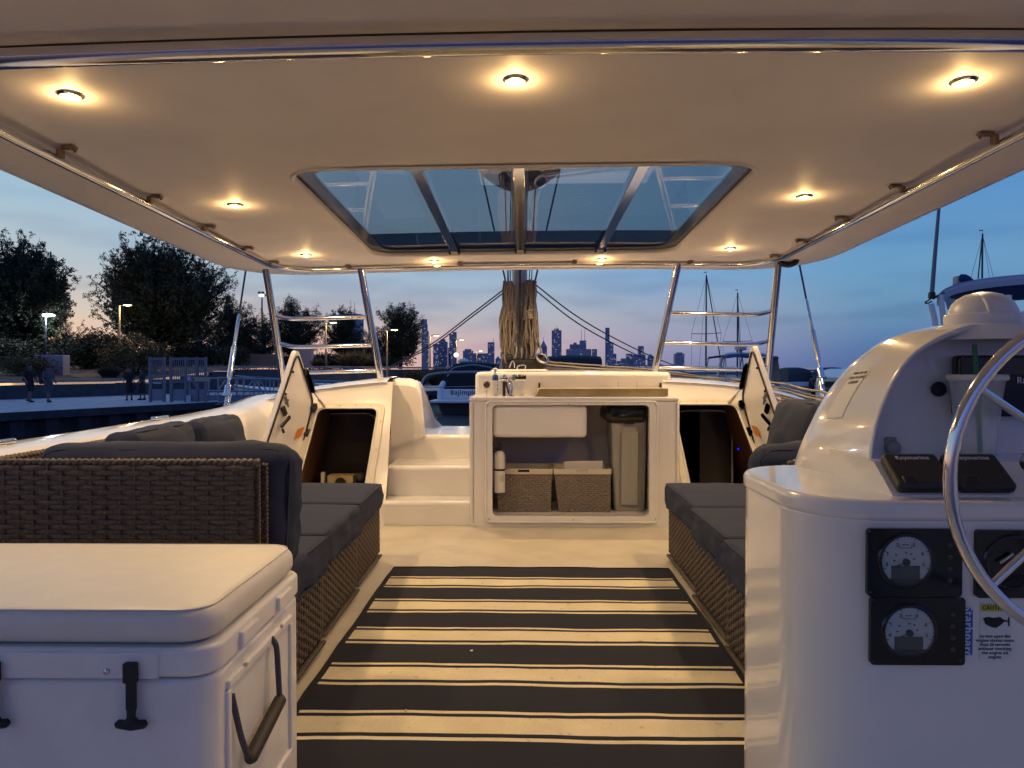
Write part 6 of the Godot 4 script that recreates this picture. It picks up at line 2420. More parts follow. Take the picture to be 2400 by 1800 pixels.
func tree(label: String, foot: Vector3, h: float, w: float, seed_: int, density: int, low := 0.22) -> void:
	var r := RandomNumberGenerator.new()
	r.seed = seed_
	var t := thing("tree", label, "tree", foot, 0.0, "park trees along the bank")
	var bark := mottled("tree_bark", Color(0.018, 0.014, 0.011), Color(0.04, 0.03, 0.024), 0.95, 0.8, 0.05, 0.6, 80)
	var lm := mottled("tree_leaf", Color(0.014, 0.026, 0.014), Color(0.03, 0.05, 0.024), 0.7, 1.1, 0.05, 0.0, 81)
	lm.backlight_enabled = true
	lm.backlight = Color(0.12, 0.16, 0.06)
	var trunk := sh()
	var top := foot + Vector3(r.randf_range(-0.2, 0.2), h * 0.55, 0)
	trunk.tube(curve([foot - Vector3(0, 0.2, 0), foot + Vector3(0.05, h * 0.15, 0), foot + Vector3(-0.08, h * 0.32, 0.1), top], 4), [0.032 * h, 0.03 * h, 0.029 * h, 0.028 * h, 0.027 * h, 0.026 * h, 0.024 * h, 0.022 * h, 0.02 * h, 0.018 * h, 0.015 * h, 0.012 * h, 0.008 * h], 8)
	part(trunk, "trunk", bark, t)
	var limbs := sh()
	var leaves := []
	var cy := foot.y + h * (low + (1 - low) * 0.45)
	var ry := h * (1 - low) * 0.52
	var n := int(density / 16.0)
	for i in n:
		var th := r.randf() * TAU
		var up := r.randf_range(-0.75, 1.0)
		var fl := sqrt(1.0 - up * up)
		var reach := r.randf_range(0.7, 1.1) * (1.0 + 0.16 * sin(th * 3.0 + seed_) + 0.08 * sin(up * 6.0 + th * 2.0))
		var e := Vector3(foot.x + cos(th) * fl * w * 0.5 * reach, cy + up * ry * reach, foot.z + sin(th) * fl * w * 0.5 * reach)
		var st := foot + Vector3(0, h * lerpf(0.16, 0.5, clampf((up + 0.75) / 1.75, 0, 1)), 0)
		var mid := st.lerp(e, 0.5) + Vector3(0, -0.04 * h * fl, 0)
		var pts := curve([st, mid, e], 4)
		limbs.tube(pts, [0.011 * h, 0.009 * h, 0.008 * h, 0.006 * h, 0.005 * h, 0.004 * h, 0.0028 * h, 0.002 * h, 0.0008 * h], 4, false)
		for k in 16:
			var u := lerpf(0.34, 1.02, pow(r.randf(), 0.75))
			var f := minf(u, 1.0) * 8.0
			var p := pts[int(f)].lerp(pts[mini(int(f) + 1, 8)], f - int(f))
			var j := (0.075 * (1.15 - u) + 0.014) * h
			p += Vector3(r.randf_range(-j, j), r.randf_range(-j, j) * 0.8, r.randf_range(-j, j))
			var sc := r.randf_range(0.7, 1.25) * (1.0 if u < 0.85 else 0.7)
			leaves.push_back(Transform3D(Basis.from_euler(Vector3(r.randf() * TAU, r.randf() * TAU, 0)).scaled(Vector3.ONE * sc), p))
	part(limbs, "limbs", bark, t)
	scatter(t, "crown", leaf_clump("tree", 9, 0.026 * h, 0.013 * h, 0.026 * h) if false else leaf_clump("tree%d" % int(h), 9, 0.026 * h, 0.012 * h, 0.025 * h), lm, leaves)

func shrub(called: String, label: String, c: Vector3, rx: float, ry: float, n: int, seed_: int, m: Material, group := "shrubs on the bank", big := 1.0) -> void:
	var r := RandomNumberGenerator.new()
	r.seed = seed_
	var t := thing(called, label, "shrub", c, 0.0, group)
	var list := []
	for i in n:
		var d := Vector3(r.randfn(), r.randfn(), r.randfn()).normalized() * pow(r.randf(), 0.4)
		d *= 1.0 + 0.25 * sin(d.x * 5.0 + seed_) * cos(d.z * 4.0)
		var p := c + Vector3(d.x * rx, ry * 0.85 + d.y * ry * 0.95, d.z * rx)
		list.push_back(Transform3D(Basis.from_euler(Vector3(r.randf() * TAU, r.randf() * TAU, 0)).scaled(Vector3.ONE * r.randf_range(0.6, 1.3) * big), p))
	scatter(t, "foliage", leaf_clump("shrub", 8, 0.2, 0.07, 0.16), m, list)
	var st := sh()
	for i in 5:
		var a := TAU * i / 5
		st.rod(c, c + Vector3(cos(a) * rx * 0.5, ry * 1.0, sin(a) * rx * 0.5), 0.05, 5, 0.015)
	part(st, "stem", mats["tree_bark"], t)

func grass_mound(label: String, c: Vector3, r0: float, seed_: int) -> void:
	var r := RandomNumberGenerator.new()
	r.seed = seed_
	var t := thing("ornamental_grass", label, "grass clump", c, 0.0, "ornamental grasses on the bank")
	if not leaf_meshes.has("blade"):
		var b := sh()
		for i in 6:
			var a := TAU * i / 6.0
			var dir := Vector3(cos(a), 0, sin(a))
			var sd := Vector3(-sin(a), 0, cos(a)) * 0.02
			var p := Vector3.ZERO
			var q := dir * 0.25 + Vector3(0, 0.6, 0)
			var e := dir * 0.55 + Vector3(0, 0.85 + 0.1 * sin(i * 2.0), 0)
			b.quad(p - sd, p + sd, q + sd, q - sd)
			b.flat_tri(q - sd, q + sd, e)
		leaf_meshes["blade"] = b.mesh()
	var list := []
	for i in 90:
		var a := r.randf() * TAU
		var k := sqrt(r.randf()) * 0.5
		list.push_back(Transform3D(Basis(Vector3.UP, r.randf() * TAU).rotated(Vector3(-sin(a), 0, cos(a)), -k * 1.0).scaled(Vector3.ONE * r0 * r.randf_range(0.7, 1.15)), c + Vector3(cos(a), 0, sin(a)) * k * r0))
	scatter(t, "grass_blades", leaf_meshes["blade"], mottled("grass_blade", Color(0.035, 0.034, 0.02), Color(0.085, 0.075, 0.04), 0.9, 0.7, 0.05, 0.0, 83), list)

func bank_px(px: float, py: float, d: float) -> Vector3:    # the spot on the park ground seen at px, about d away
	var p := at(px, py, d)
	# find its inland offset to set it on the land
	var rx := p.x + 13.8
	var rz := -(p.z + 31.0)
	var s := rx * 0.3846 + rz * 0.923
	var o := -rx * 0.923 + rz * 0.3846
	p.y = land(s, o) if o > 11.3 else -0.25
	return p

func trees() -> void:
	tree("large dark tree cut by the edge of the view above two walkers", bank_px(48, 868, 52), 9.2, 7.2, 101, 5600, 0.28)
	tree("big round-crowned tree standing behind the lit promenade lamp", bank_px(378, 868, 55), 9.6, 9.0, 102, 6800, 0.22)
	tree("smaller tree just left of the left shroud turnbuckle", bank_px(548, 868, 72), 6.8, 5.0, 103, 2600, 0.2)
	tree("low broad tree behind the left ladder's top rung", bank_px(690, 868, 78), 7.2, 6.2, 104, 3000, 0.2)
	tree("dark tree right of the middle lamp behind the ladder", bank_px(806, 868, 82), 6.9, 4.8, 105, 2600, 0.2)
	tree("rounded solitary tree beside the first skyline towers", bank_px(938, 868, 84), 7.6, 5.8, 106, 3200, 0.18)
	tree("slender tree among the shrubs beyond the big tree", bank_px(470, 868, 90), 6.5, 7.0, 107, 2200, 0.05)
	tree("distant dark tree closing the gap left of the ladder", bank_px(620, 868, 100), 6.6, 8.0, 108, 2400, 0.02)
	tree("far tree between the ladder and the round tree", bank_px(872, 868, 110), 5.6, 5.0, 109, 1600, 0.05)
	tree("thin young tree with sparse leaves near the bright lamp", bank_px(155, 868, 60), 4.3, 2.8, 110, 420, 0.25)
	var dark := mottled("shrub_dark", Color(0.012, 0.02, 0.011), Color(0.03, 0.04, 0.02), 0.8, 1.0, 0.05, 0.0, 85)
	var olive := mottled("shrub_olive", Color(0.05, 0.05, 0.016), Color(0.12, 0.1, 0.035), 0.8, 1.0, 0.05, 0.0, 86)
	shrub("shrub", "dark rounded shrub left of the lit promenade lamp", bank_px(228, 868, 50), 2.3, 1.35, 1100, 1, dark, "shrubs on the bank", 1.4)
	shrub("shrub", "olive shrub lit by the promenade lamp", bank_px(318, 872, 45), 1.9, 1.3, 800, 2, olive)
	shrub("shrub", "low dark shrub under the cut-off tree", bank_px(20, 868, 50), 2.6, 1.1, 900, 3, dark, "shrubs on the bank", 1.4)
	shrub("shrub", "wide dark shrub behind the grey utility box", bank_px(140, 868, 54), 3.4, 1.0, 1000, 4, dark, "shrubs on the bank", 1.5)
	shrub("shrub", "dark hedge-like shrub beneath the big round tree", bank_px(440, 868, 58), 3.2, 0.9, 900, 5, dark, "shrubs on the bank", 1.5)
	shrub("shrub", "dark ball-shaped shrub right of the left shroud", bank_px(553, 868, 56), 1.2, 0.9, 350, 6, dark)
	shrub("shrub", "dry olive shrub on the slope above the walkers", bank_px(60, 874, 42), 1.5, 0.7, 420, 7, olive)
	for k in 9:
		shrub("hedge_bush", "dark bush of the hedge row far behind the park trees", bank_px(40 + k * 105, 868, 92 + k * 4), 5.6, 0.75 + 0.25 * (k % 3), 1100, 20 + k, dark, "far hedge row behind the trees", 2.6)
	grass_mound("rounded grass clump in the middle of the slope", bank_px(826, 868, 62), 1.5, 1)
	grass_mound("grass clump left of the small round bush lamp", bank_px(748, 868, 60), 0.8, 2)
	grass_mound("grass clump behind the left inner pole", bank_px(872, 868, 64), 1.4, 3)
	grass_mound("grass clump below the round solitary tree", bank_px(974, 868, 66), 1.5, 4)
	grass_mound("low grass clump left of the dark canopied boat", bank_px(1032, 868, 68), 1.6, 5)
	grass_mound("dry grass clump under the promenade lamp", bank_px(255, 880, 43), 0.7, 6)

# ---------------------------------------------------------------- street furniture on the bank
func street_lamp(label: String, foot: Vector3, top_y: float, arm: float, glow: float, energy: float) -> void:
	var t := thing("street_lamp", label, "lamp", foot, 0.0, "lit lamps along the promenade")
	var h := top_y - foot.y
	var p := sh()
	p.tube(PackedVector3Array([foot, foot + Vector3(0, h * 0.5, 0), foot + Vector3(0, h, 0)]), [0.085, 0.07, 0.05], 8)
	part(p, "lamp_post", mat("post_tan", Color(0.3, 0.24, 0.16), 0.5), t)
	var b := sh()
	b.lathe([Vector2(0.2, 0.0), Vector2(0.2, 0.06), Vector2(0.12, 0.12)], 10, Transform3D(Basis(), foot))
	part(b, "post_base", mats["cap_concrete"], t)
	var a := sh()
	a.rod(foot + Vector3(0, h - 0.02, 0), foot + Vector3(arm * 0.7, h + 0.06, 0), 0.03, 6)
	a.rbox(foot + Vector3(arm * 0.85, h + 0.08, 0), Vector3(absf(arm) * 0.9, 0.09, 0.2), 0.04, Basis(), 2)
	part(a, "lamp_head", mats["dark_steel"], t)
	var l := sh()
	l.rbox(foot + Vector3(arm * 0.88, h + 0.02, 0), Vector3(absf(arm) * 0.75, 0.06, 0.18), 0.025, Basis(), 2)
	var m := mat("street_lamp_glow", Color(0.9, 0.8, 0.6), 0.4)
	m.emission_enabled = true
	m.emission = Color(1.0, 0.84, 0.58)
	m.emission_energy_multiplier = 5.0
	part(l, "lamp_glass", m, t)
	var li := OmniLight3D.new()
	li.name = "lamp"
	li.light_color = Color(1.0, 0.82, 0.55)
	li.light_energy = energy
	li.light_size = 0.1
	li.omni_range = 40.0
	li.omni_attenuation = 2.0
	li.shadow_enabled = true
	t.add_child(li)
	li.position = Vector3(arm * 0.88, h - 0.08, 0)

func promenade_things() -> void:
	var spec := [[281, 868, 46, 716, 0.6, 9.0, "slim tan lamp post glowing before the big round tree"], [764, 855, 60, 757, 0.7, 7.0, "tan lamp post glowing between the two ladder trees"], [907, 858, 60, 774, 0.7, 7.0, "tan lamp post glowing left of the round solitary tree"], [1008, 862, 72, 787, 0.7, 6.0, "lamp post glowing at the foot of the stepped slim tower"], [1069, 866, 84, 797, 0.7, 6.0, "lamp post glowing before the twin-slab tower"], [1117, 868, 96, 823, 0.6, 5.0, "short lamp post glowing above the low row of flats"]]
	for k in spec:
		var f := bank_px(k[0], k[1], k[2])
		street_lamp(k[6], f, at(k[0], k[3], k[2]).y, k[4], 1.0, k[5])
	# bright white lamp in the left tree
	var wl := bank_px(108, 868, 50)
	var t := thing("flood_lamp", "bright white lamp on a thin post under the cut-off tree", "lamp", wl)
	var p := sh()
	p.rod(wl, Vector3(wl.x, at(108, 742, 50).y, wl.z), 0.07, 6)
	part(p, "lamp_post", mats["dark_steel"], t)
	var hd := sh()
	var hc := Vector3(wl.x + 0.25, at(108, 738, 50).y, wl.z)
	hd.rbox(hc + Vector3(0, 0.07, 0), Vector3(0.85, 0.12, 0.3), 0.05, Basis(), 2)
	part(hd, "lamp_head", mats["dark_steel"], t)
	var gl := sh()
	gl.rbox(hc + Vector3(0, -0.02, 0.05), Vector3(0.75, 0.16, 0.3), 0.06, Basis(), 2)
	var m := mat("white_lamp_glow", Color(0.9, 0.9, 1.0), 0.4)
	m.emission_enabled = true
	m.emission = Color(0.92, 0.93, 1.0)
	m.emission_energy_multiplier = 8.0
	part(gl, "lamp_glass", m, t)
	var li := OmniLight3D.new()
	li.name = "lamp"
	li.light_color = Color(0.95, 0.96, 1.0)
	li.light_energy = 10.0
	li.light_size = 0.12
	li.omni_range = 40.0
	li.omni_attenuation = 2.0
	li.shadow_enabled = true
	t.add_child(li)
	li.position = hc - wl + Vector3(0, -0.2, 0.1)
	# floodlight mast beyond the trees
	var fb := bank_px(615, 868, 130)
	var ft := thing("floodlight_mast", "tall floodlight mast with white lamps above the trees", "lamp", fb)
	var fp := sh()
	fp.rod(fb, Vector3(fb.x, at(615, 690, 130).y, fb.z), 0.22, 8, 0.12)
	part(fp, "mast_pole", mats["dark_steel"], ft)
	for k in 4:
		var c := at(608 + k * 4.0, 686 + (k % 2) * 6, 130)
		var fh := sh()
		fh.rbox(c, Vector3(0.45, 0.4, 0.4), 0.08, Basis(), 2)
		part(fh, "flood_head", mats["dark_steel"], ft)
	for k in 2:
		var c := at(612 + k * 5.0, 693, 130) + Vector3(0, 0, 0.35)
		var fg := sh()
		fg.rbox(c, Vector3(0.42, 0.4, 0.1), 0.04, Basis(), 2)
		part(fg, "flood_glass", m, ft)
	# globe lamp by the boat
	var gb := at(1069, 832, 60)
	var gt := thing("globe_lamp", "round white globe lamp on a short post left of the dark boat", "lamp", Vector3(gb.x, 0.3, gb.z))
	var gp := sh()
	gp.rod(Vector3(gb.x, -0.25, gb.z), gb, 0.05, 6)
	part(gp, "lamp_post", mats["dark_steel"], gt)
	var gg := sh()
	gg.lathe([Vector2(0, -0.2), Vector2(0.12, -0.16), Vector2(0.19, -0.06), Vector2(0.19, 0.06), Vector2(0.12, 0.16), Vector2(0, 0.2)], 16, Transform3D(Basis(), gb))
	var gm := mat("globe_glow", Color(0.95, 0.9, 0.8), 0.4)
	gm.emission_enabled = true
	gm.emission = Color(1.0, 0.95, 0.85)
	gm.emission_energy_multiplier = 1.6
	part(gg, "lamp_globe", gm, gt)
	# far small lights through the trees
	for k in [[660, 822, 95], [560, 812, 110], [330, 812, 100], [520, 800, 120], [715, 772, 120], [822, 818, 110]]:
		var q := at(k[0], k[1], k[2])
		var lt := thing("distant_light", "tiny warm light glimmering through the park trees", "light", Vector3(q.x, 1.4, q.z), 0.0, "tiny lights through the trees")
		var post := sh()
		post.rod(Vector3(q.x, 1.4, q.z), q, 0.05, 5)
		part(post, "lamp_post", mats["dark_steel"], lt)
		var s := sh()
		s.rbox(q, Vector3(0.45, 0.3, 0.3), 0.1, Basis(), 2)
		part(s, "lamp_glass", mats["street_lamp_glow"], lt)
	# pale utility box
	var ua := bank_px(122, 872, 44)
	var ut := thing("utility_box", "large pale grey utility cabinet behind the two walkers", "cabinet", ua)
	var ub := sh()
	ub.rbox(ua + Vector3(0, 0.62, 0), Vector3(1.75, 1.24, 0.7), 0.03, Basis(), 2)
	part(ub, "cabinet_body", mat("cabinet_grey", Color(0.24, 0.25, 0.32), 0.6), ut)
	var ud := sh()
	ud.box(ua + Vector3(0, 0.6, 0.353), Vector3(0.02, 1.1, 0.006))
	part(ud, "cabinet_seam", mats["dark_steel"], ut)
	var ub2a := bank_px(712, 868, 66)
	var ut2 := thing("utility_box", "upright blue-grey cabinet left of the ladder lamp", "cabinet", ub2a)
	var ub2 := sh()
	ub2.rbox(ub2a + Vector3(0, 0.9, 0), Vector3(1.6, 1.8, 0.8), 0.04, Basis(), 2)
	part(ub2, "cabinet_body", mats["cabinet_grey"], ut2)
	var lid := sh()
	lid.box(ub2a + Vector3(0, 1.83, 0), Vector3(1.7, 0.06, 0.9))
	part(lid, "cabinet_lid", mats["galvanised"], ut2)
	# picket fence right of the left shroud
	var fe := thing("picket_fence", "pale slatted fence on the slope behind the left shroud", "fence", bank_px(600, 868, 62))
	for k in 24:
		var q := bank_px(566 + k * 3.6, 868, 62)
		var s := sh()
		s.box(q + Vector3(0, 0.55, 0), Vector3(0.1, 1.1, 0.03))
		part(s, "picket", mat("fence_grey", Color(0.19, 0.17, 0.15), 0.8), fe)
	for y in [0.3, 0.9]:
		var a := bank_px(566, 868, 62) + Vector3(0, y, -0.03)
		var b := bank_px(649, 868, 62) + Vector3(0, y, -0.03)
		var s := sh()
		s.box((a + b) / 2, Vector3(a.distance_to(b), 0.07, 0.03), Basis.looking_at(b - a) * Basis(Vector3.UP, PI / 2))
		part(s, "fence_rail", mats["fence_grey"], fe)
	# playground frame
	var pf := bank_px(470, 868, 62)
	var pt := thing("playground_frame", "thin pale climbing frame behind the gate", "frame", pf)
	for k in [[-1.4, 0.0], [-0.4, 0.3], [0.6, 0.0], [1.4, 0.3]]:
		var s := sh()
		s.rod(pf + Vector3(k[0], 0, k[1]), pf + Vector3(k[0], 2.1, k[1]), 0.05, 6)
		part(s, "frame_post", mats["galvanised"], pt)
	for y in [1.2, 2.05]:
		var s := sh()
		s.rod(pf + Vector3(-1.4, y, 0.1), pf + Vector3(1.4, y, 0.15), 0.04, 6)
		part(s, "frame_bar", mats["galvanised"], pt)
	gate()
	gangway()

func gate() -> void:
	var d := 32.0
	var c := at(415, 945, d)
	var t := thing("dock_gate", "blue-grey metal security gate at the head of the gangway", "gate", Vector3(c.x, -0.25, c.z))
	var m := mat("gate_blue", Color(0.13, 0.15, 0.2), 0.5, 0.2)
	var pale := mat("gate_panel", Color(0.17, 0.19, 0.25), 0.45, 0.1)
	for px in [352, 385, 401, 436, 462, 482]:
		var x := at(px, 900, d).x
		var s := sh()
		s.box(Vector3(x, 0.72, c.z), Vector3(0.1, 1.95, 0.1))
		part(s, "gate_post", m, t)
	for k in [[352, 385], [401, 436], [436, 482]]:
		var x0 := at(k[0], 900, d).x
		var x1 := at(k[1], 900, d).x
		var s := sh()
		s.box(Vector3((x0 + x1) / 2, 1.62, c.z), Vector3(x1 - x0, 0.1, 0.08))
		s.box(Vector3((x0 + x1) / 2, 0.62, c.z), Vector3(x1 - x0, 0.06, 0.08))
		part(s, "gate_rail", m, t)
		var p := sh()
		p.box(Vector3((x0 + x1) / 2, 0.05, c.z - 0.02), Vector3(x1 - x0 - 0.08, 0.5, 0.04))
		part(p, "kick_panel", pale, t)
		var nb := int((x1 - x0) / 0.085)
		for i in nb:
			var q := sh()
			q.box(Vector3(lerpf(x0, x1, (i + 0.5) / nb), 1.12, c.z), Vector3(0.028, 0.92, 0.028))
			part(q, "gate_bar", m, t)
	for k in [[368, 898, 0.36, 0.05], [346, 898, 0.12, 0.05], [443, 887, 0.14, 0.18], [442, 935, 0.2, 0.32]]:
		var q := at(k[0], k[1], d - 0.1)
		var s := sh()
		s.box(q, Vector3(k[2], k[3], 0.02))
		part(s, "gate_notice", mat("notice_white", Color(0.42, 0.44, 0.5), 0.6), t)
	var b := at(474, 889, d - 0.1)
	var s2 := sh()
	s2.box(b, Vector3(0.68, 0.18, 0.03))
	part(s2, "gate_sign", mat("notice_cream", Color(0.36, 0.33, 0.26), 0.6), t)
	var s3 := sh()
	s3.rod(at(452, 856, d), at(490, 878, d), 0.03, 6)
	part(s3, "gate_stay", mats["galvanised"], t)

func gangway() -> void:
	var a0 := at(478, 940, 32.0)
	a0.y = -0.32
	var a1 := at(860, 900, 46.0)
	a1.y = -0.75
	var t := thing("gangway", "galvanised truss gangway leading from the gate to the moorings", "gangway", a0)
	var m: Material = mats["galvanised"]
	var dir := (a1 - a0).normalized()
	var sd := dir.cross(Vector3.UP).normalized() * 0.75
	var len_ := a0.distance_to(a1)
	var n := 12
	for s in [-1.0, 1.0]:
		for y in [0.06, 0.55, 1.12]:
			var p := sh()
			p.rod(a0 + sd * s + Vector3(0, y, 0), a1 + sd * s + Vector3(0, y, 0), 0.045, 6)
			part(p, "chord", m, t)
		for i in n + 1:
			var q = a0.lerp(a1, float(i) / n) + sd * s
			var p := sh()
			p.rod(q, q + Vector3(0, 1.12, 0), 0.035, 6)
			part(p, "upright", m, t)
			if i < n:
				var q2 = a0.lerp(a1, float(i + 1) / n) + sd * s
				var e := sh()
				if i % 2:
					e.rod(q, q2 + Vector3(0, 1.12, 0), 0.03, 6)
				else:
					e.rod(q + Vector3(0, 1.12, 0), q2, 0.03, 6)
				part(e, "diagonal", m, t)
	for i in 40:
		var q := a0.lerp(a1, (i + 0.5) / 40.0)
		var p := sh()
		p.box(q - Vector3(0, 0.03, 0), Vector3(1.44, 0.06, len_ / 40.0 - 0.03), Basis.looking_at(dir))
		part(p, "deck_board", mat("gangway_deck", Color(0.2, 0.22, 0.27), 0.7), t)
	for s in [-1.0, 1.0]:
		var k := sh()
		k.quad(a0 + sd * s * 1.02, a1 + sd * s * 1.02, a1 + sd * s * 1.02 + Vector3(0, 0.36, 0), a0 + sd * s * 1.02 + Vector3(0, 0.36, 0))
		part(k, "toe_board", mats["gangway_deck"], t)
	# the floating dock it lands on
	var f := thing("floating_dock", "low floating dock at the foot of the gangway", "dock", Vector3(a1.x, WATER, a1.z))
	var fs := sh()
	fs.box(a1 + dir * 12 + Vector3(0, -0.15, 0), Vector3(2.4, 0.5, 26), Basis.looking_at(Vector3(dir.x, 0, dir.z)))
	part(fs, "dock_float", mat("dock_grey", Color(0.14, 0.15, 0.17), 0.85), f)

# ---------------------------------------------------------------- other boats; local axes: stern at z = 0, bow towards -z, waterline y = 0
func hull(t: Node3D, L: float, beam: float, fb: float, hm: Material, dm: Material) -> void:
	var rows := []
	var deck := []
	for i in 13:
		var u := i / 12.0
		var w := beam * 0.5 * (1.0 - pow(maxf(0.0, u - 0.4) / 0.6, 2.3)) * (0.94 + 0.06 * minf(1, u * 4))
		var y := fb * (1.0 + 0.4 * u * u)
		var z := -L * u
		var k := maxf(w, 0.02)
		rows.push_back(PackedVector3Array([Vector3(-k, y, z - 0.3 * u), Vector3(-k * 1.0, y - 0.08, z - 0.3 * u), Vector3(-k * 0.97, y * 0.5, z), Vector3(-k * 0.86, 0.02, z), Vector3(-k * 0.6, -0.35, z), Vector3(0, -0.55, z), Vector3(k * 0.6, -0.35, z), Vector3(k * 0.86, 0.02, z), Vector3(k * 0.97, y * 0.5, z), Vector3(k * 1.0, y - 0.08, z - 0.3 * u), Vector3(k, y, z - 0.3 * u)]))
		deck.push_back(PackedVector3Array([Vector3(-k, y, z - 0.3 * u), Vector3(-k * 0.9, y + 0.04, z - 0.3 * u), Vector3(0, y + 0.07, z - 0.3 * u), Vector3(k * 0.9, y + 0.04, z - 0.3 * u), Vector3(k, y, z - 0.3 * u)]))
	var s := sh()
	s.grid(rows)
	var r0: PackedVector3Array = rows[0]
	for i in range(1, r0.size() - 1):
		s.tri(r0[0], r0[i], r0[i + 1], Vector3.BACK, Vector3.BACK, Vector3.BACK)
	part(s, "hull", hm, t, "", true)
	var d := sh()
	d.grid(deck)
	part(d, "deck", dm, t, "", true)
	var rub := sh()
	for sd in [0, 10]:
		var p := PackedVector3Array()
		for r in rows:
			p.push_back(r[sd] + Vector3(0.02 * (-1 if sd == 0 else 1), -0.05, 0))
		rub.tube(p, 0.035, 5)
	part(rub, "rubbing_strake", mats["dark_steel"], t, "", true)

# canvas enclosure: rounded top on a frame
func enclosure(t: Node3D, c: Vector3, w0: float, w1: float, h: float, len_: float, m: Material, called := "canvas_cover", crown := 0.12) -> void:
	var rows := []
	for k in [[0.0, 0.0, 1.0], [-0.03, 0.5, 0.96], [-0.08, 0.9, 0.9], [-0.3, 1.0, 0.84], [-0.7, 1.0, 0.84], [-0.94, 0.92, 0.9], [-1.0, 0.4, 0.97], [-1.02, 0.0, 1.0]]:
		var row := PackedVector3Array()
		for j in 9:
			var v := j / 8.0 * 2 - 1
			var w := lerpf(w0, w1, k[1]) * 0.5
			row.push_back(c + Vector3(v * w, h * k[1] * (1.0 - crown * v * v), len_ * k[0]))
		rows.push_back(row)
	var s := sh()
	s.grid(rows)
	for sg in [0, 8]:
		var e := PackedVector3Array()
		for r in rows:
			e.push_back(r[sg])
		for i in range(1, e.size() - 1):
			s.flat_tri(e[0], e[i], e[i + 1])
	part(s, called, m, t, "", true)

func bow_rail(t: Node3D, L: float, beam: float, fb: float) -> void:
	var top := []
	var s := sh()
	for sd in [-1.0, 1.0]:
		for i in 6:
			var u: float = lerpf(0.45, 0.98, i / 5.0)
			var w := beam * 0.46 * (1.0 - pow(maxf(0.0, u - 0.4) / 0.6, 2.3)) + 0.04
			var y := fb * (1.0 + 0.4 * u * u)
			var p := Vector3(sd * w, y, -L * u - 0.3 * u)
			s.rod(p, p + Vector3(0, 0.6, 0), 0.014, 5)
			if sd < 0: top.push_back(p + Vector3(0, 0.6, 0))
			else: top.insert(6, p + Vector3(0, 0.6, 0))
	s.tube(PackedVector3Array(top), 0.02, 6)
	part(s, "pulpit_rail", mats["galvanised"], t, "", true)

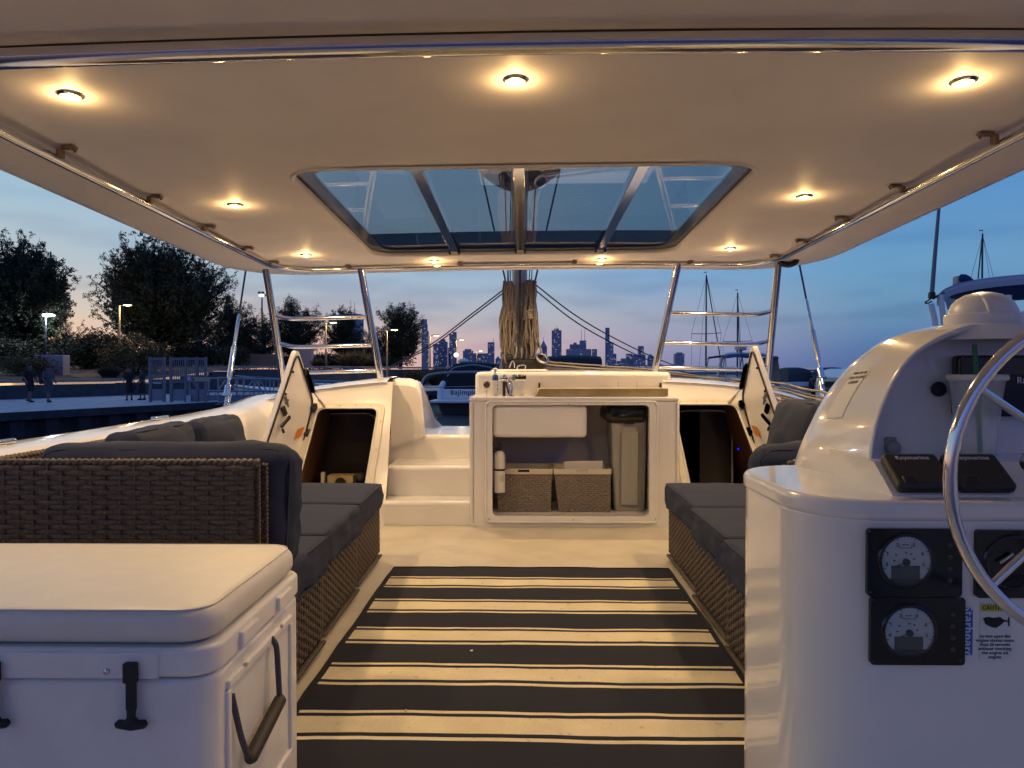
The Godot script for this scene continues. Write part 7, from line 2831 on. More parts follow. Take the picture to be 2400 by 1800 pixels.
func boats() -> void:
	var white: Material = mats["boat_hull"]
	var deck: Material = mats["white_paint"]
	var canvas: Material = mats["dark_canvas"]
	# --- black canopied boat, stern towards us
	var p := at(1106, 970, 38.0)
	var t := thing("motor_yacht", "white motor yacht with black canopy seen from astern beside the galley", "boat")
	hull(t, 10.0, 3.9, 1.0, mat("hull_dark", Color(0.03, 0.033, 0.045), 0.4), deck)
	var tr := sh()
	tr.rbox(Vector3(0, 0.98, 0.04), Vector3(3.5, 0.56, 0.16), 0.05)
	part(tr, "transom", deck, t, "", true)
	var sp := sh()
	sp.rbox(Vector3(0, 0.66, 0.7), Vector3(3.9, 0.14, 1.3), 0.05)
	part(sp, "swim_platform", deck, t, "", true)
	var nb := sh()
	nb.rbox(Vector3(-0.55, 1.0, 0.125), Vector3(2.1, 0.42, 0.03), 0.01)
	part(nb, "name_board", mats["white_plastic"], t, "", true)
	enclosure(t, Vector3(0, 1.2, -0.25), 3.5, 2.7, 1.32, 3.4, canvas)
	enclosure(t, Vector3(0, 2.1, -0.6), 2.6, 2.1, 0.55, 2.6, canvas, "flybridge_cover")
	var arch := sh()
	arch.tube(bend([Vector3(-1.3, 1.9, -0.2), Vector3(-1.05, 2.36, -0.3), Vector3(0, 2.52, -0.35), Vector3(1.05, 2.36, -0.3), Vector3(1.35, 1.2, -0.2)], 0.25), 0.035, 8)
	part(arch, "canopy_arch", mats["galvanised"], t, "", true)
	var rd := sh()
	rd.lathe([Vector2(0.0, 0.0), Vector2(0.3, 0.02), Vector2(0.3, 0.14), Vector2(0.2, 0.22), Vector2(0, 0.24)], 16, Transform3D(Basis(), Vector3(-0.6, 2.6, -1.2)))
	part(rd, "radar_dome", deck, t, "", true)
	bow_rail(t, 10.0, 3.9, 1.0)
	for x in [-1.62, 1.62]:
		var hs := sh()
		hs.tube(bend([Vector3(x, 0.7, 0.1), Vector3(x, 1.3, 0.05), Vector3(x * 0.94, 1.55, -0.4)], 0.2), 0.16, 8)
		part(hs, "quarter_moulding", deck, t, "", true)
	lettering("Bajimpler", "lettering", mat("print_navy", Color(0.012, 0.016, 0.04), 0.5), t, Vector3(-0.35, 1.08, 0.142), Basis(), 0.24, 0.004)
	t.position = Vector3(p.x, WATER, p.z)
	t.rotation.y = deg_to_rad(-3.0)
	# --- boat with wide dark bimini right of the mast
	p = at(1349, 905, 46.0)
	t = thing("cabin_cruiser", "cabin cruiser under a wide dark cover right of the mast", "boat")
	hull(t, 9.0, 3.6, 0.95, white, deck)
	enclosure(t, Vector3(0, 0.95, -0.6), 3.5, 3.45, 2.25, 4.2, mat("cover_navy", Color(0.016, 0.02, 0.032), 0.8), "canvas_cover", 0.04)
	for x in [-1.1, 0.15, 1.25]:
		var w := sh()
		w.prism(rrect(1.0, 0.55, 0.1, 4), 0, 0.02, Transform3D(Basis(), Vector3(x, 2.15, -0.58)))
		part(w, "cover_window", mats["boat_window"], t, "", true)
	bow_rail(t, 9.0, 3.6, 0.95)
	var st := sh()
	st.rbox(Vector3(0, 1.08, 0.05), Vector3(3.5, 0.12, 0.2), 0.04)
	part(st, "stern_coaming", mat("hull_blue_white", Color(0.35, 0.5, 0.62), 0.4), t, "", true)
	t.position = Vector3(p.x, WATER, p.z)
	# --- express cruiser with arch and radar
	p = at(1762, 920, 44.0)
	t = thing("express_cruiser", "white express cruiser with blue bimini and radar dome behind the right door", "boat")
	hull(t, 10.5, 3.5, 1.05, white, deck)
	var bm := sh()
	var brows := []
	for k in [[0.2, 3.05], [-0.2, 3.18], [-1.2, 3.25], [-2.4, 3.2], [-3.0, 3.05]]:
		var row := PackedVector3Array()
		for j in 7:
			var v := j / 6.0 * 2 - 1
			row.push_back(Vector3(v * 1.62, k[1] - 0.14 * v * v, k[0]))
		brows.push_back(row)
	bm.grid(brows)
	part(bm, "bimini_top", mats["navy_canvas"], t, "", true)
	for x in [-1.6, -0.55, 0.55, 1.6]:
		var f := sh()
		f.tube(bend([Vector3(x * 1.05, 1.1, 0.1), Vector3(x * 1.02, 2.6, 0.05), Vector3(x * 0.97, 3.08, -0.2)], 0.2), 0.03, 6)
		f.tube(bend([Vector3(x * 1.05, 1.3, -3.2), Vector3(x * 1.0, 3.1, -2.6)], 0.2), 0.03, 6)
		part(f, "bimini_frame", mats["galvanised"], t, "", true)
	for x in [-1.1, 0.0, 1.1]:
		var g := sh()
		g.quad(Vector3(x - 0.5, 1.6, -3.4), Vector3(x + 0.5, 1.6, -3.4), Vector3(x + 0.48, 2.5, -2.9), Vector3(x - 0.48, 2.5, -2.9))
		part(g, "windscreen_pane", mats["tinted_glass"], t, "", true)
	var ar := sh()
	ar.tube(bend([Vector3(-1.65, 1.1, -1.4), Vector3(-1.45, 3.2, -0.9), Vector3(1.45, 3.2, -0.9), Vector3(1.65, 1.1, -1.4)], 0.5), 0.1, 8)
	part(ar, "radar_arch", deck, t, "", true)
	var dome := sh()
	dome.lathe([Vector2(0.0, 0.0), Vector2(0.1, 0.0), Vector2(0.1, 0.2), Vector2(0.34, 0.24), Vector2(0.36, 0.5), Vector2(0.28, 0.62), Vector2(0, 0.66)], 20, Transform3D(Basis(), Vector3(-0.3, 3.2, -0.9)))
	part(dome, "radar_dome", deck, t, "", true)
	var sc := sh()
	sc.quad(Vector3(1.66, 1.0, 0.15), Vector3(1.9, 1.0, -2.0), Vector3(1.62, 3.0, -2.4), Vector3(1.58, 3.06, 0.1))
	part(sc, "side_curtain", mat("curtain_grey", Color(0.16, 0.18, 0.2), 0.7), t, "", true)
	var ck := sh()
	ck.rbox(Vector3(-0.5, 1.35, -0.5), Vector3(2.0, 0.5, 0.9), 0.12)
	part(ck, "cockpit_seat", mats["dark_canvas"], t, "", true)
	var tr2 := sh()
	tr2.rbox(Vector3(0, 0.98, 0.08), Vector3(3.2, 0.5, 0.2), 0.08)
	part(tr2, "transom", deck, t, "", true)
	bow_rail(t, 10.5, 3.5, 1.05)
	t.position = Vector3(p.x, WATER, p.z)
	t.rotation.y = deg_to_rad(8.0)
	# --- smaller boats on the right
	var smalls := [[1890, 916, 66.0, 12.0, "white sports boat with black outboard engine right of the right shroud"], [1962, 918, 64.0, -6.0, "white sports boat with a dark cover close to the helm pod"], [1590, 903, 58.0, 20.0, "small open boat low behind the roof edge ropes"], [1660, 905, 56.0, -10.0, "white runabout under the right ladder"]]
	var k := 0
	for q in smalls:
		p = at(q[0], q[1], q[2])
		t = thing("sports_boat", q[4], "boat", Vector3.ZERO, 0.0, "small boats moored on the right")
		hull(t, 6.5, 2.5, 0.85, white, deck)
		var ws := sh()
		ws.tube(bend([Vector3(-1.05, 0.95, -2.2), Vector3(-0.8, 1.55, -2.5), Vector3(0.8, 1.55, -2.5), Vector3(1.05, 0.95, -2.2)], 0.25), 0.03, 6)
		part(ws, "windscreen_frame", mats["dark_steel"], t, "", true)
		var wg := sh()
		wg.quad(Vector3(-1.0, 0.95, -2.22), Vector3(1.0, 0.95, -2.22), Vector3(0.78, 1.52, -2.5), Vector3(-0.78, 1.52, -2.5))
		part(wg, "windscreen_pane", mats["tinted_glass"], t, "", true)
		if k < 2:
			enclosure(t, Vector3(0.2, 0.95, -1.0), 2.0, 1.7, 1.0, 2.2, mat("cover_slate", Color(0.03, 0.036, 0.045), 0.7))
		var ob := sh()
		ob.rbox(Vector3(0.35, 0.85, 0.3), Vector3(0.5, 0.7, 0.6), 0.16, Basis(), 3)
		ob.rbox(Vector3(0.35, 0.2, 0.3), Vector3(0.22, 0.9, 0.3), 0.06)
		part(ob, "outboard_engine", black, t, "", true)
		var tn := sh()
		tn.rbox(Vector3(-0.1, 0.78, 0.03), Vector3(2.2, 0.3, 0.12), 0.04)
		part(tn, "transom", deck, t, "", true)
		t.position = Vector3(p.x, WATER, p.z)
		t.rotation.y = deg_to_rad(q[3])
		t.scale = Vector3.ONE * 1.28
		k += 1
	# --- runabout moored against the bank, left of the steps
	p = at(860, 915, 44.0)
	t = thing("runabout", "white runabout with curved bow rail in front of the bank wall", "boat")
	hull(t, 7.5, 2.7, 0.95, white, deck)
	bow_rail(t, 7.5, 2.7, 0.95)
	var cb := sh()
	cb.rbox(Vector3(0, 1.25, -3.0), Vector3(1.7, 0.45, 2.2), 0.2, Basis(), 3)
	part(cb, "cuddy", deck, t, "", true)
	var cw := sh()
	cw.rbox(Vector3(0, 1.34, -3.0), Vector3(1.74, 0.16, 1.8), 0.05)
	part(cw, "cuddy_window", mats["boat_window"], t, "", true)
	t.position = Vector3(p.x, WATER, p.z + 2)
	t.rotation.y = deg_to_rad(80.0)
	# --- pale boat whose bow shows over the left coaming
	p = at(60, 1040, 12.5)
	t = thing("day_boat", "pale day boat tinted by painted sky light, its bow beyond the left coaming", "boat")
	hull(t, 6.0, 2.3, 0.7, mat("hull_skylit", Color(0.3, 0.45, 0.62), 0.35), mat("deck_skylit", Color(0.42, 0.52, 0.64), 0.4))  # blue of hull and deck is sky light put into their colour
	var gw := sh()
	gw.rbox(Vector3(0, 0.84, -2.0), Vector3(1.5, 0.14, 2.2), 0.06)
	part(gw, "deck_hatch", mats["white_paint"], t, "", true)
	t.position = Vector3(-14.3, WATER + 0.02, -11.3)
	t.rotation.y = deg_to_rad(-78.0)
	# --- neighbour at the right: flybridge with blue canvas
	neighbour()
	# --- sailing boats
	sail_boat("slim sailing mast with crosstrees between the right ladder poles", 1655.5, 645, 75.0, 1617 - 1655.5, 1000)
	sail_boat("shorter sailing mast with twin stays right of the taller one", 1729, 686, 82.0, 1722 - 1729, 1001)
	sail_boat("sailing mast rising behind the blue-canvas flybridge", 2303, 548, 64.0, 2288 - 2303, 1002)
	# --- pontoons, piles and dock lights on the right
	var a := at_y(1500, 905, WATER + 0.35)
	var f := thing("pontoon", "long low pontoon with piles among the boats on the right", "dock", Vector3(22, WATER, -75))
	var fs := sh()
	fs.box(Vector3(28, WATER + 0.2, -78), Vector3(52, 0.55, 2.2))
	part(fs, "pontoon_deck", mats["dock_grey"], f)
	for i in 9:
		var s := sh()
		s.rod(Vector3(6 + i * 6.0, WATER - 1, -79.3), Vector3(6 + i * 6.0, 0.9 + 0.2 * sin(i * 3.0), -79.3), 0.14, 8)
		part(s, "mooring_pile", mat("pile_wood", Color(0.05, 0.042, 0.036), 0.9), f)
	for q in [[1826, 880], [1839, 879], [1852, 885], [1940, 885], [1971, 885], [1868, 905]]:
		var c := at(q[0], q[1], 74.0)
		var dl := thing("dock_light", "small cool white light on the pontoon at the right", "light", Vector3(c.x, WATER + 0.4, c.z), 0.0, "cool lights along the pontoon")
		var pl := sh()
		pl.rod(Vector3(c.x, WATER + 0.4, c.z), c, 0.05, 6)
		part(pl, "light_post", mats["dark_steel"], dl)
		var lg := sh()
		lg.rbox(c, Vector3(0.62 if q[0] > 1900 and q[1] < 900 else 0.3, 0.14, 0.2), 0.05, Basis(), 2)
		var m := mat("cool_light_glow", Color(0.8, 0.9, 1.0), 0.4)
		m.emission_enabled = true
		m.emission = Color(0.72, 0.92, 1.0)
		m.emission_energy_multiplier = 1.6
		part(lg, "light_glass", m, dl)
	for i in 7:
		var c := at(1818 + i * 11.0, 884, 88.0 + i)
		var mb := thing("moored_boat", "small far boat packed along the pontoon at the right", "boat", Vector3.ZERO, 0.0, "far boats packed along the pontoon")
		hull(mb, 6.0, 2.2, 0.8, white, deck)
		var cs := sh()
		cs.rbox(Vector3(0, 1.2, -2.2), Vector3(1.5, 0.8, 1.8), 0.2, Basis(), 2)
		part(cs, "cabin", mats["cover_slate"], mb, "", true)
		mb.position = Vector3(c.x, WATER, c.z)
		mb.rotation.y = 0.4 * sin(i * 2.0)
	# dark breakwater at the right horizon
	var bw := sh()
	bw.box(Vector3(330, WATER + 0.5, -420), Vector3(560, 1.6, 6))
	tag(part(bw, "breakwater", mat("breakwater_stone", Color(0.05, 0.05, 0.055), 0.9)), "low dark breakwater along the lake horizon at the right", "breakwater")

func sail_boat(label: String, px: float, top: float, d: float, lean: float, sd: int) -> void:
	var m := at(px, top, d)
	var t := thing("sailing_boat", label, "boat")
	hull(t, 9.5, 3.0, 0.95, mats["boat_hull"], mats["white_paint"])
	var mz := -4.5
	var h := m.y - WATER
	var s := sh()
	s.rod(Vector3(0, 0.9, mz), Vector3(0, h, mz), 0.1, 8, 0.07)
	part(s, "mast", mats["dark_steel"], t, "", true)
	var cr := sh()
	var ch := h * 0.5
	cr.tube(PackedVector3Array([Vector3(-1.55, ch + 0.06, mz), Vector3(0, ch, mz), Vector3(1.55, ch + 0.06, mz)]), 0.035, 5)
	part(cr, "crosstrees", mats["dark_steel"], t, "", true)
	for q in [[Vector3(-1.4, 0.95, mz + 0.3), Vector3(-1.55, ch + 0.06, mz)], [Vector3(1.4, 0.95, mz + 0.3), Vector3(1.55, ch + 0.06, mz)], [Vector3(-1.55, ch + 0.06, mz), Vector3(0, h - 0.1, mz)], [Vector3(1.55, ch + 0.06, mz), Vector3(0, h - 0.1, mz)], [Vector3(0, 1.3, -9.6), Vector3(0, h, mz)], [Vector3(0.9, 1.0, -0.2), Vector3(0, h, mz)]]:
		var w := sh()
		var fore: bool = q[0].z < -9.0
		w.rod(q[0], q[1], 0.055 if fore else 0.016, 5)
		part(w, "furled_headsail" if fore else "stay_wire", mats["dark_steel"], t, "", true)
	var bo := sh()
	bo.tube(PackedVector3Array([Vector3(0, 1.9, mz), Vector3(0, 1.9, mz + 3.8)]), 0.16, 8)
	part(bo, "boom_cover", mats["navy_canvas"], t, "", true)
	var cb := sh()
	cb.rbox(Vector3(0, 1.2, -4.6), Vector3(1.8, 0.4, 3.2), 0.15, Basis(), 2)
	part(cb, "coachroof", mats["white_paint"], t, "", true)
	var vane := sh()
	vane.rod(Vector3(0, h, mz), Vector3(0, h + 0.35, mz), 0.012, 4)
	vane.box(Vector3(-0.12, h + 0.3, mz), Vector3(0.3, 0.08, 0.01))
	part(vane, "wind_vane", mats["dark_steel"], t, "", true)
	t.rotation.y = deg_to_rad(-20.0 if lean > -16 else -35.0)
	var off := t.basis * Vector3(0, 0, mz)
	t.position = Vector3(m.x - off.x, WATER, m.z - off.z)

func neighbour() -> void:
	var t := thing("flybridge_cruiser", "white cruiser with blue canvas bimini and antenna beyond the helm pod", "boat", Vector3(6.4, WATER, -7.5))
	var d := 8.0
	# hull and cabin in world axes, lying beside us
	var hs := sh()
	hs.rbox(Vector3(6.7, -0.45, -10.0), Vector3(3.4, 1.7, 10.0), 0.3, Basis(), 3)
	part(hs, "hull", mats["boat_hull"], t)
	var cs := sh()
	cs.rbox(Vector3(6.7, 0.75, -10.6), Vector3(2.9, 0.8, 6.0), 0.25, Basis(), 3)
	part(cs, "cabin", mats["white_paint"], t)
	var cw := sh()
	cw.rbox(Vector3(6.7, 0.85, -10.6), Vector3(2.94, 0.34, 5.4), 0.1, Basis(), 2)
	part(cw, "cabin_window", mats["boat_window"], t)
	# hard top edge curving up to the right, blue canvas under it
	var e := [at(2196, 708, d), at(2212, 690, d), at(2250, 675, d), at(2310, 664, d), at(2400, 655, d), at(2520, 648, d), at(2640, 650, d)]
	var top := sh()
	var rows := []
	var c := curve(e, 4)
	for k in [[0.0, 0.0], [0.02, 0.05], [-0.5, 0.12], [-1.6, 0.14], [-2.6, 0.02]]:
		var row := PackedVector3Array()
		for p in c:
			row.push_back(p + Vector3(-k[0] * 0.62, k[1], k[0]))
		rows.push_back(row)
	var und := PackedVector3Array()
	for p in c:
		und.push_back(p + Vector3(0.01, -0.05, -0.02))
	rows.push_front(und)
	top.grid(rows)
	part(top, "hard_top", mat("top_violet_white", Color(0.5, 0.52, 0.6), 0.4), t)
	var blue = mats["navy_canvas"]
	var cv := sh()
	var r1 := PackedVector3Array(); var r2 := PackedVector3Array(); var r3 := PackedVector3Array()
	for q in [[2228, 686, 697, 700], [2270, 682, 700, 690], [2310, 676, 702, 686], [2350, 670, 703, 680], [2400, 664, 699, 674], [2500, 660, 694, 668], [2620, 660, 690, 668]]:
		r1.push_back(at(q[0], q[1], d + 0.1)); r2.push_back(at(q[0], q[2], d + 0.25)); r3.push_back(at(q[0], q[2] + 4, d + 2.2))
	cv.grid([r1, r2, r3])
	part(cv, "canvas_valance", blue, t)
	# lamp and horn on top
	var lp := sh()
	var a := at(2249, 658, d + 0.2)
	lp.rbox(a, Vector3(0.11, 0.1, 0.1), 0.02)
	part(lp, "lamp_box", mats["galvanised"], t)
	var hn := sh()
	hn.lathe([Vector2(0.02, -0.09), Vector2(0.045, -0.02), Vector2(0.05, 0.03), Vector2(0.035, 0.07), Vector2(0, 0.08)], 14, Transform3D(Basis(Vector3.BACK, 1.2), at(2264, 655, d + 0.15)))
	part(hn, "search_light", mats["navy_canvas"], t)
	# tall antenna, its clamp, wire loop and the white post below
	var an := sh()
	an.tube(PackedVector3Array([at(2184, 690, d), at(2191, 600, d), at(2202, 470, d), at(2222, 250, d)]), [0.024, 0.021, 0.016, 0.01], 8)
	part(an, "whip_antenna", mat("antenna_grey", Color(0.14, 0.16, 0.2), 0.5), t)
	var cl := sh()
	cl.rbox(at(2184, 692, d), Vector3(0.06, 0.07, 0.06), 0.015)
	cl.tube(curve([at(2186, 696, d), at(2176, 704, d), at(2168, 709, d), at(2174, 711, d), at(2184, 706, d)], 4), 0.008, 6)
	cl.rod(at(2186, 700, d), at(2212, 686, d), 0.014, 6)
	part(cl, "antenna_clamp", black, t)
	var ps := sh()
	ps.tube(PackedVector3Array([at(2182, 712, d), at(2190, 745, d), at(2196, 800, d), at(2196, 900, d)]), 0.03, 8)
	part(ps, "white_post", mats["white_paint"], t)
	for q in [[2204, 690, 2218, 745], [2365, 692, 2340, 735], [2398, 730, 2394, 760]]:
		var s := sh()
		s.rod(at(q[0], q[1], d), at(q[2], q[3] + 60, d), 0.03, 8)
		part(s, "canopy_strut", mats["white_paint"], t)

# ---------------------------------------------------------------- people
func capsule(p: Vector3, a: Vector3, b: Vector3, ra: float, rb: float) -> float:
	var ab := b - a
	var t := clampf((p - a).dot(ab) / maxf(ab.length_squared(), 1e-9), 0.0, 1.0)
	return p.distance_to(a + ab * t) - lerpf(ra, rb, t)

func smin(a: float, b: float, k: float) -> float:
	var h := clampf(0.5 + 0.5 * (b - a) / k, 0.0, 1.0)
	return lerpf(b, a, h) - k * h * (1.0 - h)

func surface(bones: Array, cell: float, k: float, grow := 0.0) -> Shape:
	var lo := Vector3(1e9, 1e9, 1e9)
	var hi := -lo
	for b in bones:
		for e in [[b[0], b[2]], [b[1], b[3]]]:
			lo = lo.min(e[0] - Vector3.ONE * (e[1] + grow + cell * 2))
			hi = hi.max(e[0] + Vector3.ONE * (e[1] + grow + cell * 2))
	var nx := int((hi.x - lo.x) / cell) + 2
	var ny := int((hi.y - lo.y) / cell) + 2
	var nz := int((hi.z - lo.z) / cell) + 2
	var f := PackedFloat32Array()
	f.resize(nx * ny * nz)
	f.fill(1.0)
	for b in bones:
		var r: float = maxf(b[2], b[3]) + grow + cell * 3
		var l: Vector3 = (b[0].min(b[1]) - Vector3.ONE * r - lo) / cell
		var h: Vector3 = (b[0].max(b[1]) + Vector3.ONE * r - lo) / cell
		for z in range(maxi(0, int(l.z)), mini(nz, int(h.z) + 2)):
			for y in range(maxi(0, int(l.y)), mini(ny, int(h.y) + 2)):
				for x in range(maxi(0, int(l.x)), mini(nx, int(h.x) + 2)):
					var i := (z * ny + y) * nx + x
					f[i] = smin(f[i], capsule(lo + Vector3(x, y, z) * cell, b[0], b[1], b[2] + grow, b[3] + grow), k)
	var s := sh()
	var at_ := {}
	for z in nz - 1:
		for y in ny - 1:
			for x in nx - 1:
				var i := (z * ny + y) * nx + x
				var neg := 0
				var c := [f[i], f[i + 1], f[i + nx], f[i + nx + 1], f[i + nx * ny], f[i + nx * ny + 1], f[i + nx * ny + nx], f[i + nx * ny + nx + 1]]
				for q in c:
					if q < 0: neg += 1
				if neg == 0 or neg == 8: continue
				var sum := Vector3.ZERO
				var cnt := 0
				for e in [[0, 1], [2, 3], [4, 5], [6, 7], [0, 2], [1, 3], [4, 6], [5, 7], [0, 4], [1, 5], [2, 6], [3, 7]]:
					if (c[e[0]] < 0) != (c[e[1]] < 0):
						var t: float = c[e[0]] / (c[e[0]] - c[e[1]])
						var pa := Vector3(e[0] & 1, (e[0] >> 1) & 1, e[0] >> 2)
						var pb := Vector3(e[1] & 1, (e[1] >> 1) & 1, e[1] >> 2)
						sum += pa.lerp(pb, t)
						cnt += 1
				at_[i] = s.v.size()
				s.v.push_back(lo + (Vector3(x, y, z) + sum / cnt) * cell)
				s.n.push_back(Vector3(c[1] - c[0] + c[3] - c[2] + c[5] - c[4] + c[7] - c[6], c[2] - c[0] + c[3] - c[1] + c[6] - c[4] + c[7] - c[5], c[4] - c[0] + c[5] - c[1] + c[6] - c[2] + c[7] - c[3]).normalized())
				s.uv.push_back(Vector2.ZERO)
	var st := [1, nx, nx * ny]
	for i in at_:
		for ax in 3:
			var j: int = i + st[ax]
			if (f[i] < 0) == (f[j] < 0): continue
			var u: int = st[(ax + 1) % 3]
			var w: int = st[(ax + 2) % 3]
			if not (at_.has(i - u) and at_.has(i - w) and at_.has(i - u - w)): continue
			var q := [at_[i], at_[i - u], at_[i - u - w], at_[i - w]]
			var a: Vector3 = s.v[q[0]]
			var g: Vector3 = (s.v[q[2]] - a).cross(s.v[q[1]] - a)
			if g.dot(s.n[q[0]]) < 0:
				q = [q[0], q[3], q[2], q[1]]
			for o in [0, 1, 2, 0, 2, 3]:
				s.ix.push_back(q[o])
	return s

func person(label: String, foot: Vector3, h: float, face: float, stride: float, dress: bool, top_c: Color, low_c: Color, hair_long: bool, arm_bend: float) -> Node3D:
	# joints for a figure 1.7 m tall facing +z, scaled and turned afterwards
	var t := thing("person", label, "person", foot, face, "people on the promenade")
	var k := h / 1.7
	var J := func(x: float, y: float, z: float) -> Vector3: return Vector3(x, y, z) * k
	var hipL: Vector3 = J.call(-0.09, 0.88, 0); var hipR: Vector3 = J.call(0.09, 0.88, 0)
	var knL: Vector3 = J.call(-0.1, 0.48, 0.12 * stride + 0.02); var knR: Vector3 = J.call(0.1, 0.48, -0.06 * stride + 0.02)
	var anL: Vector3 = J.call(-0.1, 0.08, 0.2 * stride); var anR: Vector3 = J.call(0.1, 0.08 + 0.06 * stride, -0.28 * stride)
	var toL: Vector3 = anL + J.call(0, -0.045, 0.15); var toR: Vector3 = anR + J.call(0, -0.05, 0.13)
	var shL: Vector3 = J.call(-0.17, 1.38, 0); var shR: Vector3 = J.call(0.17, 1.38, 0)
	var elL: Vector3 = J.call(-0.22, 1.1, -0.08 * stride); var elR: Vector3 = J.call(0.22, 1.1, 0.1 * stride)
	var wrL: Vector3 = J.call(-0.21, 0.86 + arm_bend * 0.15, 0.04 + arm_bend * 0.18); var wrR: Vector3 = J.call(0.21, 0.86 + arm_bend * 0.2, 0.12 + arm_bend * 0.2)
	var fiL: Vector3 = wrL + J.call(0.0, -0.1, 0.04); var fiR: Vector3 = wrR + J.call(0.0, -0.1, 0.04)
	var neck: Vector3 = J.call(0, 1.44, 0.0); var head: Vector3 = J.call(0, 1.57, 0.02); var crown: Vector3 = J.call(0, 1.6, 0.0)
	var chest: Vector3 = J.call(0, 1.26, 0.0); var belly: Vector3 = J.call(0, 1.04, 0.01); var pel: Vector3 = J.call(0, 0.92, 0)
	var bones := [[pel, belly, 0.125 * k, 0.115 * k], [belly, chest, 0.115 * k, 0.14 * k], [chest, neck, 0.12 * k, 0.055 * k], [shL, chest, 0.06 * k, 0.1 * k], [shR, chest, 0.06 * k, 0.1 * k], [neck, head, 0.052 * k, 0.075 * k], [head, crown, 0.085 * k, 0.1 * k],
		[hipL, knL, 0.085 * k, 0.056 * k], [knL, anL, 0.056 * k, 0.038 * k], [anL, toL, 0.04 * k, 0.03 * k], [hipR, knR, 0.085 * k, 0.056 * k], [knR, anR, 0.056 * k, 0.038 * k], [anR, toR, 0.04 * k, 0.03 * k],
		[shL, elL, 0.052 * k, 0.042 * k], [elL, wrL, 0.042 * k, 0.028 * k], [wrL, fiL, 0.03 * k, 0.02 * k], [shR, elR, 0.052 * k, 0.042 * k], [elR, wrR, 0.042 * k, 0.028 * k], [wrR, fiR, 0.03 * k, 0.02 * k]]
	part(surface(bones, 0.028, 0.05 * k), "body", mat("skin_dusk", Color(0.16, 0.1, 0.08), 0.6), t, "", true)
	var shirt := [bones[0], bones[1], bones[2], bones[3], bones[4], [shL, shL.lerp(elL, 0.75), 0.056 * k, 0.05 * k], [shR, shR.lerp(elR, 0.75), 0.056 * k, 0.05 * k]]
	shirt[2] = [chest, chest.lerp(neck, 0.6), 0.12 * k, 0.07 * k]
	part(surface(shirt, 0.03, 0.05 * k, 0.014), "shirt", mat("cloth_" + top_c.to_html(), top_c, 0.9), t, "", true)
	if dress:
		var sk := sh()
		sk.lathe([Vector2(0.13 * k, 1.02 * k), Vector2(0.17 * k, 0.88 * k), Vector2(0.2 * k, 0.66 * k), Vector2(0.235 * k, 0.38 * k)], 16)
		part(sk, "skirt", mat("cloth_" + low_c.to_html(), low_c, 0.9), t, "", true)
	else:
		var sk := [[pel, belly.lerp(pel, 0.6), 0.13 * k, 0.12 * k], [hipL, hipL.lerp(knL, 0.85), 0.1 * k, 0.085 * k], [hipR, hipR.lerp(knR, 0.85), 0.1 * k, 0.085 * k]]
		part(surface(sk, 0.03, 0.05 * k, 0.012), "shorts", mat("cloth_" + low_c.to_html(), low_c, 0.9), t, "", true)
	var hair := [[J.call(0, 1.6, -0.015), J.call(0, 1.64, 0.0), 0.1 * k, 0.095 * k]]
	if hair_long:
		hair.push_back([J.call(0, 1.58, -0.05), J.call(0, 1.38, -0.1), 0.075 * k, 0.05 * k])
	part(surface(hair, 0.03, 0.04 * k, 0.008), "hair", mat("hair_dark", Color(0.012, 0.01, 0.01), 0.8), t, "", true)
	var nose := [[J.call(0, 1.575, 0.11), J.call(0, 1.55, 0.125), 0.012 * k, 0.015 * k]]
	for sg in [-1.0, 1.0]:
		nose.push_back([J.call(0.1 * sg, 1.575, 0.0), J.call(0.1 * sg, 1.55, 0.0), 0.016 * k, 0.014 * k])
	part(surface(nose, 0.012, 0.01 * k), "face_features", mats["skin_dusk"], t, "", true)
	var shoes := [[anL + J.call(0, -0.045, -0.03), toL, 0.045 * k, 0.036 * k], [anR + J.call(0, -0.045, -0.03), toR, 0.045 * k, 0.036 * k]]
	part(surface(shoes, 0.025, 0.02 * k, 0.006), "shoes", mat("shoe_dark", Color(0.015, 0.015, 0.018), 0.8), t, "", true)
	return t

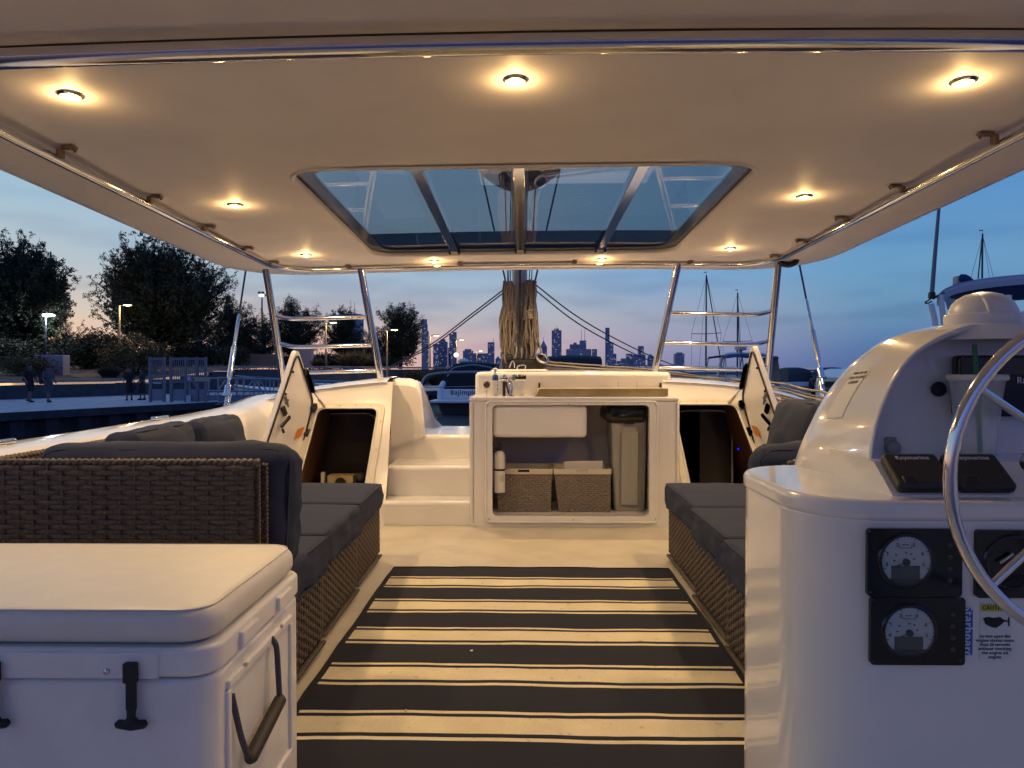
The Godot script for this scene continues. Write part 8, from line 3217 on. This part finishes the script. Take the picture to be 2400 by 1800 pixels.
func people() -> void:
	var g := -0.246
	var a := at(70, 944, 31.5)
	person("person in dark shirt and dark shorts walking ahead of the other walker", Vector3(a.x, g, a.z), 1.64, deg_to_rad(75), 0.8, false, Color(0.014, 0.012, 0.018), Color(0.016, 0.016, 0.024), false, 0.3)
	var b := at(114, 944, 31.6)
	person("person in pale mauve shirt and grey shorts with a shoulder bag", Vector3(b.x, g, b.z), 1.56, deg_to_rad(70), 0.6, false, Color(0.1, 0.075, 0.09), Color(0.06, 0.065, 0.09), false, 0.4)
	var c := at(303, 939, 33.6)
	person("person in a long dark dress standing nearer the utility box", Vector3(c.x, g, c.z), 1.52, deg_to_rad(20), 0.25, true, Color(0.013, 0.013, 0.018), Color(0.014, 0.014, 0.02), true, 0.9)
	var d := at(334, 939, 34.0)
	person("person in a brown knee-length dress standing nearer the gate", Vector3(d.x, g, d.z), 1.44, deg_to_rad(-30), 0.25, true, Color(0.04, 0.028, 0.024), Color(0.028, 0.023, 0.025), true, 0.6)
	bag("dark backpack worn by the walker in dark shorts", Vector3(a.x - 0.19, 1.0, a.z - 0.03), Vector3(0.2, 0.42, 0.26))
	bag("small dark red shoulder bag of the walker in pale mauve", Vector3(b.x - 0.17, 0.86, b.z + 0.12), Vector3(0.3, 0.36, 0.16))
	bag("dark handbag of the person in the long dark dress", Vector3(c.x + 0.26, 0.5, c.z + 0.05), Vector3(0.24, 0.22, 0.12))

func bag(label: String, c: Vector3, s: Vector3) -> void:
	c.y += -0.246 + 0.1
	var t := thing("bag", label, "bag", c - Vector3(0, s.y / 2, 0))
	var b := sh()
	b.rbox(c, s, 0.06, Basis(Vector3.BACK, 0.1), 3)
	part(b, "bag_body", mat("bag_dark", Color(0.016, 0.012, 0.016), 0.85), t)
	var st := sh()
	st.tube(curve([c + Vector3(-s.x * 0.3, s.y * 0.45, 0), c + Vector3(0.0, s.y * 0.5 + 0.16, 0.02), c + Vector3(s.x * 0.3, s.y * 0.45, 0.02)], 4), 0.014, 5)
	part(st, "bag_strap", mats["bag_dark"], t)
